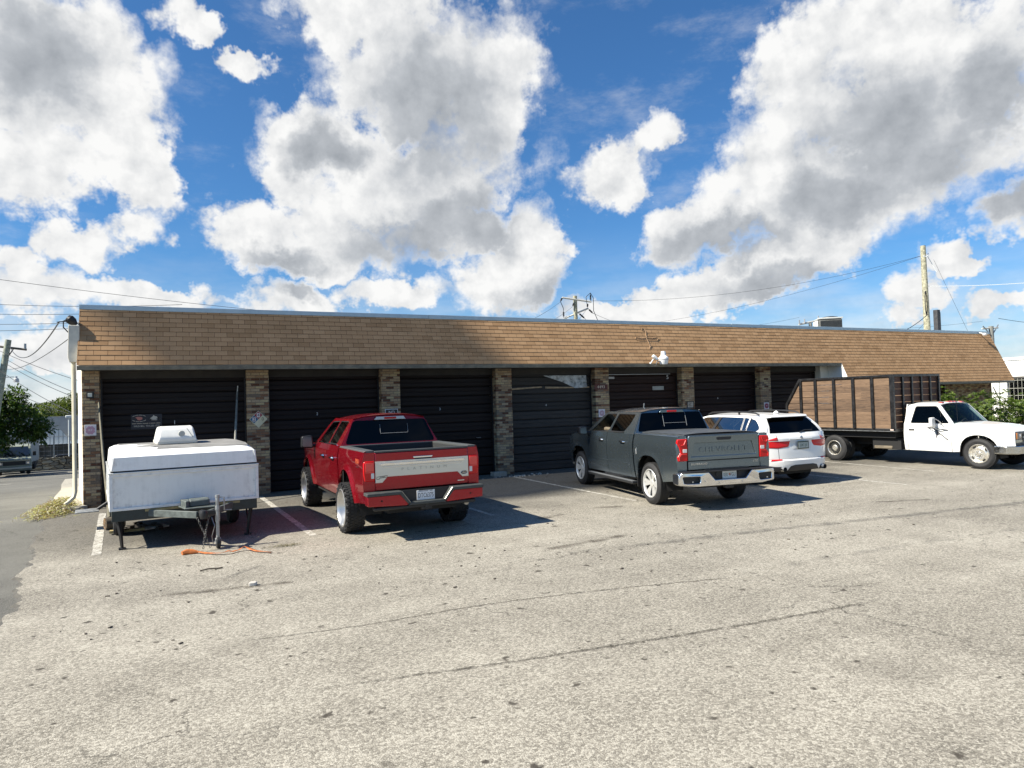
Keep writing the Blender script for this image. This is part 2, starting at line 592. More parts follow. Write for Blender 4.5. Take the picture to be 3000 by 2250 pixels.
def asphalt(name, cols, agg=95.0, stain=0.35, patch=False, rough=0.85):
    m, t, b = newmat(name)
    oc = t.node('ShaderNodeTexCoord').outputs['Object']
    x, y, z = t.xyz(oc)
    v1 = t.voro(oc, agg, out='Color', dims='2D')
    r1 = t.xyz(v1)[0]
    v2 = t.xyz(t.voro(oc, agg * 2.3, out='Color', dims='2D'))[1]
    g = t.add(t.mul(r1, 0.62), t.mul(v2, 0.38))
    # worn top stones are pale, the binder between them is dark
    edge = t.smooth(t.voro(oc, agg, 'DISTANCE_TO_EDGE', dims='2D'), 0.0, 0.16)
    mid = t.noise(oc, 1.3, 8.0, 0.68)
    big = t.noise(oc, 0.23, 4.0, 0.6)
    streak = t.noise(t.comb(t.mul(x, 0.11), t.mul(y, 0.9), 0.0), 1.0, 5.0, 0.6)
    fine = t.noise(oc, agg * 0.6, 3.0, 0.7)
    tone = t.add(t.mul(g, 0.62), t.mul(edge, 0.22))
    tone = t.add(tone, t.mul(t.sub(fine, 0.5), 0.5))
    tone = t.add(tone, t.mul(t.sub(mid, 0.5), 0.34))
    tone = t.add(tone, t.mul(t.sub(big, 0.5), 0.42))
    tone = t.add(tone, t.mul(t.sub(streak, 0.5), 0.35))
    col = t.ramp(tone, [(0.08, cols[0]), (0.42, cols[1]), (0.78, cols[2])])
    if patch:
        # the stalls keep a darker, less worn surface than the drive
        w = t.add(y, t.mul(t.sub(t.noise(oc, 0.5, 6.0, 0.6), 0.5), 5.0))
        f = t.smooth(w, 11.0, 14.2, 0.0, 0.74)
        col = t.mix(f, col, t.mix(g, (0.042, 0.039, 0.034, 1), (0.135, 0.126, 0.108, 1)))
    # oil spots
    sp = t.voro(t.vmath('ADD', oc, t.vmath('SCALE', t.noise(oc, 7.0, 3.0, .6, color=True), scale=.22)), 1.15, dims='2D')
    spot = t.mul(t.smooth(sp, 0.055, 0.02), t.smooth(t.noise(oc, 0.6, 2.0, .5), 0.36, 0.5))
    sp3 = t.voro(t.vmath('ADD', oc, t.vmath('SCALE', t.noise(oc, 11.0, 3.0, .6, color=True), scale=.12)), 3.1, dims='2D')
    spot = t.mx(spot, t.mul(t.smooth(sp3, 0.09, 0.03), t.smooth(t.noise(oc, 0.9, 2.0, .5), 0.48, 0.62)))
    sp2 = t.voro(t.vmath('ADD', oc, t.vmath('SCALE', t.noise(oc, 2.0, 4.0, .6, color=True), scale=.9)), 0.16, dims='2D')
    spot = t.mx(spot, t.mul(t.smooth(sp2, 0.07, 0.01), 0.25))
    col = t.mix(t.mul(spot, stain * 2.6), col, (0.045, 0.038, 0.03, 1))
    # hairline cracks
    wp = t.vmath('ADD', oc, t.vmath('SCALE', t.noise(oc, 1.6, 5.0, .65, color=True), scale=.8))
    ck = t.voro(wp, 0.33, 'DISTANCE_TO_EDGE', dims='2D')
    ckm = t.mul(t.smooth(ck, 0.006, 0.001), t.smooth(t.noise(oc, .35, 2.0, .5), 0.5, 0.62))
    col = t.mix(t.mul(ckm, .8), col, (0.04, 0.036, 0.03, 1))
    t.put(b.inputs['Base Color'], col)
    b.inputs['Roughness'].default_value = rough
    b.inputs['Specular IOR Level'].default_value = 0.25
    h = t.add(t.mul(g, 0.6), t.mul(edge, 0.4))
    t.put(b.inputs['Normal'], t.bump(h, 0.55, 0.006))
    return m


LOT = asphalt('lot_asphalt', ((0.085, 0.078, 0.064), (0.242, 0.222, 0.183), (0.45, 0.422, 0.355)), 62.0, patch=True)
EDGE = pbr('crumbled_edge', (.07, .065, .055), .9, var=.4, vscale=9)
ALLEY = asphalt('alley_asphalt', ((0.062, 0.060, 0.053), (0.132, 0.128, 0.112), (0.215, 0.208, 0.182)), 120.0, stain=.2)
PATHM = asphalt('path_concrete', ((0.22, 0.205, 0.17), (0.36, 0.335, 0.28), (0.46, 0.43, 0.36)), 140.0, stain=.12)


def gz(y):
    """the alley falls away gently towards the back street"""
    if y <= 18.5: return 0.0
    if y <= 110: return -0.05 * (y - 18.5)
    return -0.05 * 91.5


def worn_paint():
    m, t, b = newmat('worn_line_paint')
    oc = t.node('ShaderNodeTexCoord').outputs['Object']
    n = t.noise(oc, 9.0, 8.0, 0.7)
    n2 = t.noise(oc, 60.0, 3.0, 0.6)
    f = t.smooth(t.add(t.mul(n, .6), t.mul(n2, .4)), 0.40, 0.62)
    t.put(b.inputs['Base Color'], t.mix(f, (0.17, 0.155, 0.125, 1), (0.58, 0.56, 0.50, 1)))
    b.inputs['Roughness'].default_value = 0.8
    t.put(b.inputs['Normal'], t.bump(n2, .4, .004))
    return m


def stain_mat(name, col, lo, hi, amount, sc=11.0):
    """a thin film of oil or dirt that lets the pavement show through its ragged holes"""
    m = bpy.data.materials.new(name)
    m.use_nodes = True
    t = NT(m.node_tree)
    b = t.n['Principled BSDF']
    out = t.n['Material Output']
    oc = t.node('ShaderNodeTexCoord').outputs['Object']
    uv = t.node('ShaderNodeUVMap').outputs[0]
    u, v, _ = t.xyz(uv)
    n = t.add(t.mul(t.noise(oc, sc, 5.0, .65), .55), t.mul(t.noise(oc, 75.0, 2.0, .6), .45))
    edge = t.mul(t.smooth(v, 0.0, 0.45), t.smooth(v, 1.0, 0.55))
    end = t.mul(t.smooth(u, 0.0, 0.4), t.smooth(u, 1.0, 0.9))
    a = t.mul(t.smooth(t.add(n, t.mul(t.sub(t.mul(edge, end), 1.0), 0.35)), lo, hi), amount)
    tr = t.node('ShaderNodeBsdfTransparent')
    b.inputs['Base Color'].default_value = (*col, 1)
    b.inputs['Roughness'].default_value = 0.7
    mx = t.node('ShaderNodeMixShader')
    t.put(mx.inputs[0], a)
    t.l.new(tr.outputs[0], mx.inputs[1])
    t.l.new(b.outputs[0], mx.inputs[2])
    t.l.new(mx.outputs[0], out.inputs[0])
    return m


def ribbon(name, pts, widths, z, mat, n=60, wob=0.012, kind='structure'):
    bm = bmesh.new()
    uvl = bm.loops.layers.uv.new('UVMap')
    pts = [Vector((p[0], p[1])) for p in pts]
    L = [0]
    for a, b in zip(pts, pts[1:]): L.append(L[-1] + (b - a).length)
    ctr = []
    for i in range(n + 1):
        d = L[-1] * i / n
        k = max(j for j in range(len(L) - 1) if L[j] <= d + 1e-9)
        f = (d - L[k]) / (L[k + 1] - L[k])
        # Catmull-Rom through the points
        P = [pts[max(0, min(len(pts) - 1, k + o))] for o in (-1, 0, 1, 2)]
        q = 0.5 * ((2 * P[1]) + (P[2] - P[0]) * f + (2 * P[0] - 5 * P[1] + 4 * P[2] - P[3]) * f * f + (3 * P[1] - P[0] - 3 * P[2] + P[3]) * f ** 3)
        ctr.append(q)
    rows = []
    for i, q in enumerate(ctr):
        t_ = (ctr[min(n, i + 1)] - ctr[max(0, i - 1)]).normalized()
        nn = Vector((-t_.y, t_.x))
        w = widths[0] + (widths[1] - widths[0]) * i / n
        row = []
        for s in (-.5, 0, .5):
            p = q + nn * (w * s + random.uniform(-wob, wob))
            row.append(bm.verts.new((p.x, p.y, gz(p.y) + z)))
        rows.append(row)
    for i in range(n):
        for j in range(2):
            f = bm.faces.new((rows[i][j], rows[i + 1][j], rows[i + 1][j + 1], rows[i][j + 1]))
            for lp, (uu, vv) in zip(f.loops, ((i / n, j / 2), ((i + 1) / n, j / 2), ((i + 1) / n, (j + 1) / 2), (i / n, (j + 1) / 2))):
                lp[uvl].uv = (uu, vv)
    bmesh.ops.recalc_face_normals(bm, faces=bm.faces[:])
    me = bpy.data.meshes.new(name)
    bm.to_mesh(me)
    bm.free()
    me.materials.append(mat)
    o = bpy.data.objects.new(name, me)
    COL.objects.link(o)
    return tag(o, kind=kind)


# ------------------------------------------------------------------ ground
mb = MB()
ys = [-60, 0, 10, 18.5, 22, 30, 40, 55, 75, 110, 200, 500, 1200]
xs = [-700, -200, -60, -20, -6, 0, 10, 40, 100, 300, 900]
g = [[mb.bm.verts.new((x, y, gz(y) - 0.03)) for y in ys] for x in xs]
for i in range(len(xs) - 1):
    for j in range(len(ys) - 1): mb.face((g[i][j], g[i + 1][j], g[i + 1][j + 1], g[i][j + 1]))
tag(mb.build('ground', ALLEY), kind='structure')

# the lot: one sheet whose crumbled left edge stands a little above the alley
edge = [(-0.9, -30), (-1.25, 2), (-1.5, 6), (-1.68, 8.4), (-1.91, 10.6), (-2.3, 14), (-2.66, 17.1), (-2.75, 18.3)]
ep = []
for (x0, y0), (x1, y1) in zip(edge, edge[1:]):
    n = max(2, int((y1 - y0) / 0.12))
    for i in range(n):
        f = i / n
        y = y0 + (y1 - y0) * f
        ep.append((x0 + (x1 - x0) * f + random.gauss(0, 0.022) + 0.05 * math.sin(y * 2.1) + 0.03 * math.sin(y * 5.3 + 1), y))
mb = MB()
top = [mb.bm.verts.new((x, y, 0)) for x, y in ep]
low = [mb.bm.verts.new((x - 0.05, y, -0.034)) for x, y in ep]
far = [mb.bm.verts.new((120, y, 0)) for x, y in ep]
for i in range(len(ep) - 1):
    mb.face((top[i], far[i], far[i + 1], top[i + 1]))
    mb.mi = 1
    mb.face((top[i], top[i + 1], low[i + 1], low[i]))
    mb.mi = 0
v = [mb.bm.verts.new(p) for p in ((-2.1, 19.2, 0), (120, 19.2, 0))]
mb.face((top[-1], far[-1], v[1], v[0]))
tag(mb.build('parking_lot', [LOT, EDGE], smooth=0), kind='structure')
# concrete strip along the side wall
mb = MB()
pl = [(-2.72, 18.4), (-3.48, 24), (-4.0, 29), (-4.75, 34.6), (-5.6, 42)]
pr = [(-2.1, 18.4), (-2.8, 24), (-3.4, 29), (-3.9, 34.6), (-4.6, 42)]
A = [mb.bm.verts.new((x, y, gz(y) + 0.02)) for x, y in pl]
B = [mb.bm.verts.new((x, y, gz(y) + 0.02)) for x, y in pr]
C_ = [mb.bm.verts.new((x, y, gz(y) - 0.04)) for x, y in pl]
for i in range(len(pl) - 1):
    mb.face((A[i], B[i], B[i + 1], A[i + 1]))
    mb.face((C_[i], A[i], A[i + 1], C_[i + 1]))
tag(mb.build('side_path', PATHM, smooth=0), kind='structure')

LINE = worn_paint()
for (a, b, w) in (((-1.24, 12.2), (-1.62, 17.2), .13), ((1.93, 11.8), (1.66, 17.9), .12), ((5.26, 11.9), (5.1, 17.9), .1), ((8.48, 11.8), (8.47, 17.9), .1),
                  ((14.74, 10.1), (14.7, 17.9), .1), ((17.66, 11.3), (18.1, 17.6), .1)):
    mid = ((a[0] + b[0]) / 2, (a[1] + b[1]) / 2)
    ribbon('parking_line', [a, mid, b], (w, w), 0.004, LINE, n=70, wob=0.006)
ribbon('road_line', [(-9.0, 40.9), (-8.3, 40.9), (-7.7, 40.95)], (.4, .4), -0.024, LINE, n=20)
# dark drip trails and tyre smears across the drive
OIL = stain_mat('drip_trail', (0.07, 0.062, 0.047), 0.34, 0.64, 0.68)
SMEAR = stain_mat('dirt_smear', (0.075, 0.06, 0.043), 0.36, 0.66, 0.7, 3.5)
SMEAR2 = stain_mat('grey_smear', (0.07, 0.07, 0.066), 0.36, 0.7, 0.62, 3.0)
ribbon('drip_trail', [(-1.1, 5.34), (0.47, 5.45), (2.41, 5.15), (4.85, 4.85), (6.7, 4.72)], (.09, .15), 0.003, OIL, n=140)
ribbon('drip_trail', [(-1.46, 7.29), (0.0, 6.95), (1.44, 6.74), (2.91, 6.72), (4.47, 6.48), (6.12, 6.09)], (.07, .11), 0.003, OIL, n=140)
ribbon('drip_trail', [(-1.25, 6.21), (0, 6.02), (1.4, 5.86), (3.11, 5.66), (9, 5.4)], (.03, .03), 0.003, stain_mat('faint_trail', (.06, .055, .045), .44, .6, .55), n=140)
ribbon('dirt_stain', [(-0.6, 9.15), (0.38, 8.95), (1.3, 8.85)], (.35, .3), 0.004, SMEAR)
ribbon('dirt_stain', [(4.2, 8.7), (5.02, 8.77), (6.3, 8.95)], (.5, .4), 0.004, SMEAR)
ribbon('dirt_stain', [(5.6, 11.0), (6.45, 11.25)], (.55, .5), 0.004, SMEAR)
ribbon('dirt_stain', [(7.0, 11.6), (7.9, 11.35)], (.5, .5), 0.004, SMEAR)
ribbon('dirt_stain', [(0.3, 9.4), (0.95, 10.05)], (.35, .25), 0.004, SMEAR2)
ribbon('dirt_stain', [(11.5, 9.05), (12.2, 8.8), (13.2, 8.5)], (.4, .3), 0.004, SMEAR)
ribbon('tyre_smear', [(0.6, 7.0), (1.9, 7.86), (3.22, 8.3), (6.88, 8.15), (10.52, 7.72), (18, 6.8)], (.5, .55), 0.0045, SMEAR2, n=90)
ribbon('tyre_smear', [(2.5, 6.7), (5.3, 6.3), (9.0, 6.2), (16.0, 5.6)], (.5, .5), 0.0035, stain_mat('faint_smear', (.1, .095, .085), .4, .75, .4, 3.0), n=90)


# ------------------------------------------------------------------ masonry and roofing materials
def cells(t, u, v, w, h, off=0.5):
    row = t.math('FLOOR', t.math('DIVIDE', v, h))
    uu = t.add(t.math('DIVIDE', u, w), t.mul(t.math('MODULO', row, 2.0), off))
    col = t.math('FLOOR', uu)
    return t.white(t.comb(col, row, 1.7)), t.math('FRACT', uu), t.math('FRACT', t.math('DIVIDE', v, h)), row, col


def brick_mat():
    m, t, b = newmat('salvaged_brick')
    oc = t.node('ShaderNodeTexCoord').outputs['Object']
    x, y, z = t.xyz(oc)
    wob = t.mul(t.sub(t.noise(oc, 9.0, 3.0, .6), .5), .012)
    u = t.add(t.add(x, y), wob)
    v = t.add(z, wob)
    rnd, fu, fv, row, col = cells(t, u, v, 0.205, 0.0685)
    c = t.ramp(rnd, [(0.0, (0.33, 0.25, 0.16)), (0.24, (0.28, 0.20, 0.125)), (0.40, (0.36, 0.29, 0.20)), (0.55, (0.20, 0.115, 0.07)),
                     (0.68, (0.40, 0.33, 0.20)), (0.78, (0.105, 0.055, 0.036)), (0.9, (0.16, 0.13, 0.10))], 'CONSTANT')
    n = t.noise(oc, 38.0, 6.0, .7)
    lime = t.smooth(t.noise(t.vmath('MULTIPLY', oc, (1.0, 1.0, 2.2)), 7.0, 6.0, .7), .56, .74)
    c = t.mix(t.mul(lime, .5), c, (0.42, 0.37, 0.28, 1))
    c = t.mix(.5, c, t.ramp(n, [(.3, (.25, .2, .15)), (.7, (.75, .7, .62))]), 'OVERLAY')
    grime = t.smooth(t.add(z, t.mul(t.sub(t.noise(oc, 3.0, 5.0, .6), .5), 1.0)), 0.45, 0.0)
    c = t.mix(t.mul(grime, .55), c, (0.05, 0.045, 0.038, 1))
    du = t.mn(fu, t.sub(1.0, fu))
    dv = t.mn(fv, t.sub(1.0, fv))
    mort = t.mx(t.smooth(du, 0.034, 0.018), t.smooth(dv, 0.10, 0.055))
    c = t.mix(mort, c, t.mix(n, (0.09, 0.078, 0.06, 1), (0.20, 0.175, 0.135, 1)))
    t.put(b.inputs['Base Color'], t.vmath('SCALE', c, scale=1.18))
    b.inputs['Roughness'].default_value = 0.92
    b.inputs['Specular IOR Level'].default_value = 0.2
    t.put(b.inputs['Normal'], t.bump(t.sub(t.mul(n, .35), t.mul(mort, 1.0)), .9, .012))
    return m


def shingle_mat():
    m, t, b = newmat('asphalt_shingle')
    oc = t.node('ShaderNodeTexCoord').outputs['Object']
    x, y, z = t.xyz(oc)
    s = t.add(t.math('DIVIDE', t.sub(4.64, z), 0.9131), 0.0012)
    rnd, fu, fv, row, col = cells(t, x, s, 0.28, 0.127, 0.5)
    c = t.ramp(rnd, [(0.0, (0.325, 0.198, 0.104)), (0.35, (0.35, 0.215, 0.114)), (0.7, (0.38, 0.237, 0.128)), (0.92, (0.29, 0.174, 0.09))])
    big = t.noise(t.vmath('MULTIPLY', oc, (1.0, 1.0, 0.5)), 0.7, 4.0, .6)
    run = t.noise(t.comb(t.mul(x, 5.0), 0.0, t.mul(z, .6)), 1.0, 5.0, .65)
    gr = t.noise(oc, 420.0, 2.0, .6)
    f = t.add(t.add(t.mul(t.sub(big, .5), .35), t.mul(t.sub(gr, .5), .45)), t.add(1.0, t.mul(t.sub(run, .5), .28)))
    c = t.vmath('SCALE', c, scale=f)
    slot = t.smooth(t.mn(fu, t.sub(1.0, fu)), 0.018, 0.010)
    c = t.mix(slot, c, (0.075, 0.04, 0.022, 1))
    t.put(b.inputs['Base Color'], c)
    b.inputs['Roughness'].default_value = 0.95
    b.inputs['Specular IOR Level'].default_value = 0.15
    t.put(b.inputs['Normal'], t.bump(t.sub(t.mul(gr, .5), slot), .5, .006))
    return m


def stucco(name, col, sc=120.0):
    m, t, b = newmat(name)
    oc = t.node('ShaderNodeTexCoord').outputs['Object']
    n = t.noise(oc, 1.6, 6.0, .65)
    _, _, z = t.xyz(oc)
    run = t.noise(t.vmath('MULTIPLY', oc, (7.0, 7.0, .5)), 1.0, 5.0, .6)
    f = t.mul(t.smooth(run, .55, .8), .35)
    c = t.mix(f, (*col, 1), (col[0] * .55, col[1] * .52, col[2] * .46, 1))
    c = t.vmath('SCALE', c, scale=t.smooth(n, .2, .8, .88, 1.08))
    t.put(b.inputs['Base Color'], c)
    b.inputs['Roughness'].default_value = .9
    t.put(b.inputs['Normal'], t.bump(t.noise(oc, sc, 4.0, .6), .35, .006))
    return m


def door_mat(name, c0, c1):
    m, t, b = newmat(name)
    oc = t.node('ShaderNodeTexCoord').outputs['Object']
    x, y, z = t.xyz(oc)
    n = t.noise(t.vmath('MULTIPLY', oc, (0.6, 1.0, 3.0)), 2.6, 7.0, .66)
    sc = t.smooth(t.noise(t.vmath('MULTIPLY', oc, (1.0, 1.0, 5.0)), 7.0, 6.0, .7), .62, .78)
    pl = t.white(t.comb(0.0, 0.0, t.math('FLOOR', t.math('DIVIDE', z, .26))))
    c = t.mix(t.smooth(n, .3, .72), (c0[0] * .60, c0[1] * .46, c0[2] * .41, 1), (c1[0] * .62, c1[1] * .48, c1[2] * .42, 1))
    c = t.vmath('SCALE', c, scale=t.smooth(pl, 0, 1, .8, 1.2))
    c = t.mix(t.mul(sc, .16), c, (.08, .07, .062, 1))
    t.put(b.inputs['Base Color'], c)
    t.put(b.inputs['Roughness'], t.smooth(n, .3, .7, .5, .72))
    b.inputs['Specular IOR Level'].default_value = .22
    return m


BRICK = brick_mat()
SHINGLE = shingle_mat()
STUCCO = stucco('cream_stucco', (0.74, 0.71, 0.62))
WSTUCCO = stucco('white_stucco', (0.80, 0.79, 0.75))
FASCIA = pbr('olive_fascia', (0.19, 0.165, 0.115), .75, var=.35, vscale=4)
COPING = pbr('pale_metal_coping', (0.44, 0.52, 0.55), .4, .35, var=.1, vscale=3)
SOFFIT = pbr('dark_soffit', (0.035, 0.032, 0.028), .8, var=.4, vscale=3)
CREAM = pbr('cream_sheet_metal', (0.66, 0.60, 0.44), .5, var=.1, vscale=5)
BEIGE = pbr('beige_sheet_metal', (0.60, 0.56, 0.46), .5, var=.12, vscale=5)

BX0, BX1, BY = -2.11, 33.0, 18.35
ROOT = Vector((BX0, BY, 0))
bld = empty('workshop_building', ROOT, 0, 'long single storey brick workshop with brown shingle mansard and dark roll up doors', 'building')
PINV = Matrix.Translation(-ROOT)


def att(o, parent=None):
    o.parent = parent or bld
    if parent is None: o.matrix_parent_inverse = PINV
    return o


# walls
hd = -0.124
B2 = (BX0 + 12.5 * math.sin(hd), BY + 12.5 * math.cos(hd))
mb = MB()
mb.prism([(BX0, BY + .012), B2, (B2[0] + .3, B2[1]), (BX0 + .3, BY + .3)], 'z', -.6, 4.62)
att(mb.build('side_wall', STUCCO, smooth=0))
mb = MB().bb(BX0 - 1.2, BX1, BY + 12.2, BY + 12.5, -.6, 4.5)
att(mb.build('back_wall', STUCCO, smooth=0))
mb = MB().bb(BX1 - .3, BX1, BY + .4, BY + 12.2, -.4, 4.5)
att(mb.build('end_wall', STUCCO, smooth=0))
mb = MB()
mb.prism([(BX0 + .31, BY + .35), (B2[0] + .31, BY + 12.19), (BX1 - .31, BY + 12.19), (BX1 - .31, BY + .35)], 'z', 4.1, 4.3)
att(mb.build('flat_roof', pbr('roof_sheet', (.5, .5, .48), .9, var=.2), smooth=0))
# interior back so the doors never look through
mb = MB().bb(BX0 + .35, 22.5, BY + .55, BY + .6, 0, 4.1)
att(mb.build('inner_wall', DARK, smooth=0))

# mansard, course by course
TOPY, TOPZ = 18.39, 4.64
DY, DZ = -0.4076, -0.9131
NY, NZ = -0.9131, 0.4076


def mpt(x, s, lift=0.0): return (x, TOPY + DY * s + NY * lift, TOPZ + DZ * s + NZ * lift)


def mansard(mb, x0, x1, s0, s1):
    i0, i1 = int(round(s0 / .127)), int(math.ceil(s1 / .127))
    for i in range(i0, i1):
        a, b_ = i * .127, min(s1, (i + 1) * .127)
        nx = max(2, int((x1 - x0) / .28))
        up, dn, lo = [], [], []
        for k in range(nx + 1):
            x = x0 + (x1 - x0) * k / nx
            w = random.uniform(-.0014, .0014)
            up.append(mb.bm.verts.new(mpt(x, a, 0.001)))
            dn.append(mb.bm.verts.new(mpt(x, b_ - .001 + w, .009 + random.uniform(-.001, .003))))
            lo.append(mb.bm.verts.new(mpt(x, b_ - .001 + w, -.002)))
        for k in range(nx):
            mb.face((up[k], dn[k], dn[k + 1], up[k + 1]))
            mb.face((dn[k], lo[k], lo[k + 1], dn[k + 1]))


S1, S2 = 1.524, 2.413
mb = MB()
mansard(mb, BX0 - .02, BX1, 0.127 * .0, S1)
mansard(mb, 22.45, BX1, S1, S2)
att(mb.build('mansard_roof', SHINGLE, smooth=0, recalc=False))
mb = MB()          # solid backing behind the shingles
for x0, x1, s in ((BX0, 22.45, S1), (22.45, BX1 - .01, S2)):
    a, b_ = mpt(0, 0, -.006), mpt(0, s, -.006)
    mb.prism([(a[1], a[2]), (b_[1], b_[2]), (BY + .3, b_[2]), (BY + .3, a[2])], 'x', x0, x1)
att(mb.build('mansard_frame', WSTUCCO, smooth=0))
# white cheek where the lower eave begins
mb = MB().prism([(BY + .25, 3.2), (17.79, 3.2), (17.435, 2.43), (BY + .25, 2.43)], 'x', 22.43, 22.452)
att(mb.build('roof_cheek', WSTUCCO, smooth=0))
# coping with lapped joints
mb = MB()
xs = [BX0 - .03, 6.3, 11.9, 17.6, 23.4, 28.9, BX1 + .02]
for i, (a, b_) in enumerate(zip(xs, xs[1:])):
    e = .003 * (i % 2)
    mb.bb(a, b_ - .004, 18.352 - e, 18.60 + e, 4.575 - e, 4.685 + e)
att(mb.build('coping', COPING, smooth=0, bevel=.008))
mb = MB().bb(xs[0], xs[-1], 18.605, 18.8, 4.3, 4.66)
att(mb.build('parapet', WSTUCCO, smooth=0))
# fascia and soffit
mb = MB().bb(BX0 - .02, 22.42, 17.755, 17.79, 3.135, 3.236)
mb.bb(22.46, BX1, 17.385, 17.42, 2.335, 2.425)
att(mb.build('fascia', FASCIA, smooth=0, bevel=.006))
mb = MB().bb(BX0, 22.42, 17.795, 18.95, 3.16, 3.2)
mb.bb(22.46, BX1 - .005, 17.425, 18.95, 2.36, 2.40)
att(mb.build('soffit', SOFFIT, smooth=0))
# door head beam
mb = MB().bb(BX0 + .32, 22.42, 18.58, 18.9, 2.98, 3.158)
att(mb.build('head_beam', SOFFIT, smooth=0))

# brick piers and doors
PIER_R = [-1.76, 1.96, 5.41, 8.85, 12.32, 15.81, 19.4]
PIER_L = [BX0 + .002, 1.43, 4.88, 8.33, 11.80, 15.29, 18.88]
for a, b_ in zip(PIER_L, PIER_R):
    mb = MB().bb(a, b_, BY, BY + .5, -.02, 3.158)
    att(mb.build('brick_pier', BRICK, smooth=0, bevel=.01, seg=1))
mb = MB().bb(22.0, 22.44, BY, BY + .5, -.02, 3.158)
att(mb.build('stucco_pier', STUCCO, smooth=0))

DOORM = [door_mat('door_paint_a', (.014, .014, .016), (.026, .025, .026)), door_mat('door_paint_b', (.019, .016, .017), (.032, .026, .026)),
         door_mat('door_paint_c', (.018, .015, .015), (.03, .026, .024)), door_mat('door_paint_slate', (.046, .058, .062), (.08, .094, .098)),
         door_mat('door_paint_brown', (.030, .019, .017), (.045, .029, .025)), door_mat('door_paint_e', (.024, .018, .017), (.038, .028, .026)),
         door_mat('door_paint_f', (.026, .018, .017), (.038, .027, .025))]
NUMW = pbr('faded_white_number', (.62, .62, .6), .6, var=.15, vscale=30)
LIMITS = list(zip(PIER_R, PIER_L[1:] + [22.0]))
NUMS = [('1', -.21, 1.89, .13), ('2', 3.2, 1.98, .1), ('3', 6.66, 2.0, .1), ('4', 10.15, 2.01, .1), ('5', 14.9, 2.83, .2), ('6', 17.1, 2.06, .1), None]
DOORS = []
for i, (a, b_) in enumerate(LIMITS):
    mb = MB()
    h = .262
    n = 12
    for k in range(n):
        z0 = .015 + k * h
        z1 = z0 + h - .012
        # each section is ribbed: a recessed foot, a flat and a rolled top edge
        mb.prism([(18.66, z0), (18.655, z0 + .012), (18.640, z0 + .03), (18.640, z0 + .115), (18.648, z0 + .125), (18.648, z0 + .14), (18.640, z0 + .15),
                  (18.640, z1 - .02), (18.652, z1), (18.69, z1), (18.69, z0)], 'x', a - .05, b_ + .05)
    d = att(mb.build('garage_door', DOORM[i], smooth=0))
    DOORS.append(d)
    tag(d, 'dark slate door with torn panel at its top' if i == 3 else None)
    if i != 6:
        mb = MB().tube([(b_ - .55, 18.635, 1.12), (b_ - .55, 18.60, 1.12), (b_ - .43, 18.60, 1.12), (b_ - .43, 18.635, 1.12)], .009, 6)
        o = mb.build('handle', GALV)
        att(o, d)
    if NUMS[i]:
        s, x, z, sz = NUMS[i]
        o = text('door_number', s, sz, NUMW, None, (x, 18.634, z), 'front', .002)
        att(o, d)
    for q0, q1 in ((a + .001, a + .035), (b_ - .035, b_ - .001)): att(MB().bb(q0, q1, 18.60, 18.63, 0, 2.97).build('door_track', BLACK, smooth=0))
# torn insulation and loose weather strip on the slate door
SILV = pbr('torn_foil_insulation', (.30, .32, .33), .35, .3, var=.5, vscale=9, bump=.7, bscale=9)
mb = MB()
mb.holed([(10.05, 2.93), (11.62, 2.93), (11.66, 2.55), (11.2, 2.52), (10.75, 2.72)], [], lambda u, v, d: (u, 18.63 - .05 * abs(math.sin(u * 9 + v * 7)), v))
att(mb.build('torn_panel', SILV), DOORS[3])
TAN = pbr('raw_wood_strip', (.34, .25, .15), .7, var=.3, vscale=9)
for pts in ([(8.88, 2.50), (9.4, 2.53), (10.02, 2.56), (10.0, 2.60), (9.4, 2.575), (8.88, 2.55)], [(10.14, 2.59), (10.14, 2.53), (11.75, 2.525), (11.75, 2.57), (10.9, 2.565)]):
    mb = MB().prism(pts, 'y', 18.622, 18.636)
    att(mb.build('loose_strip', TAN, smooth=0), DOORS[3])
mb = MB().bb(12.34, 15.0, 18.6, 18.632, 2.93, 2.95)
att(mb.build('door_seal', GALV, smooth=0), DOORS[4])
mb = MB().bb(12.42, 12.72, 18.626, 18.634, 2.80, 2.87)
att(mb.build('white_sticker', pbr('dull_white', (.42, .42, .4), .6), smooth=0), DOORS[4])
mb = MB().bb(14.25, 14.72, 18.624, 18.634, 2.40, 2.53)
att(mb.build('grey_plate', pbr('dull_plate', (.30, .31, .28), .5, var=.25, vscale=12), smooth=0), DOORS[4])
# faint scrawls
att(text('painted_letter', 'V', .2, INK, None, (15.42, 18.347, 1.92), 'front', .001, sx=.6))

# office end: brick wall, barred opening, side post
mb = MB().bb(29.5, BX1 - .02, BY, BY + .3, -.02, 2.36)
att(mb.build('brick_wall', BRICK, smooth=0))
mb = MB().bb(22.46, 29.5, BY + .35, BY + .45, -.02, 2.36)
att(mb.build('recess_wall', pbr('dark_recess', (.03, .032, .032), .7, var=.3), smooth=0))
mb = MB()
for k in range(9): mb.bb(27.7 + k * .17, 27.78 + k * .17, BY + .28, BY + .30, .35, 2.05)
att(mb.build('window_louvre', pbr('grey_louvre', (.40, .43, .41), .6, var=.2, vscale=10), smooth=0))
mb = MB()
for k in range(10): mb.bb(27.6 + k * .17, 27.615 + k * .17, BY + .15, BY + .165, .3, 2.2)
mb.bb(29.42, 29.47, BY - .1, BY - .05, 0, 2.33)
att(mb.build('window_bars', BLACK, smooth=0))
mb = MB().tube([(33.02, 18.3, 2.15), (33.75, 18.3, 1.2)], .025, 6)
mb.tube([(33.02, 18.3, 1.7), (33.5, 18.3, 1.5)], .02, 6)
att(mb.build('wall_brace', pbr('grey_pipe', (.35, .34, .3), .6)))
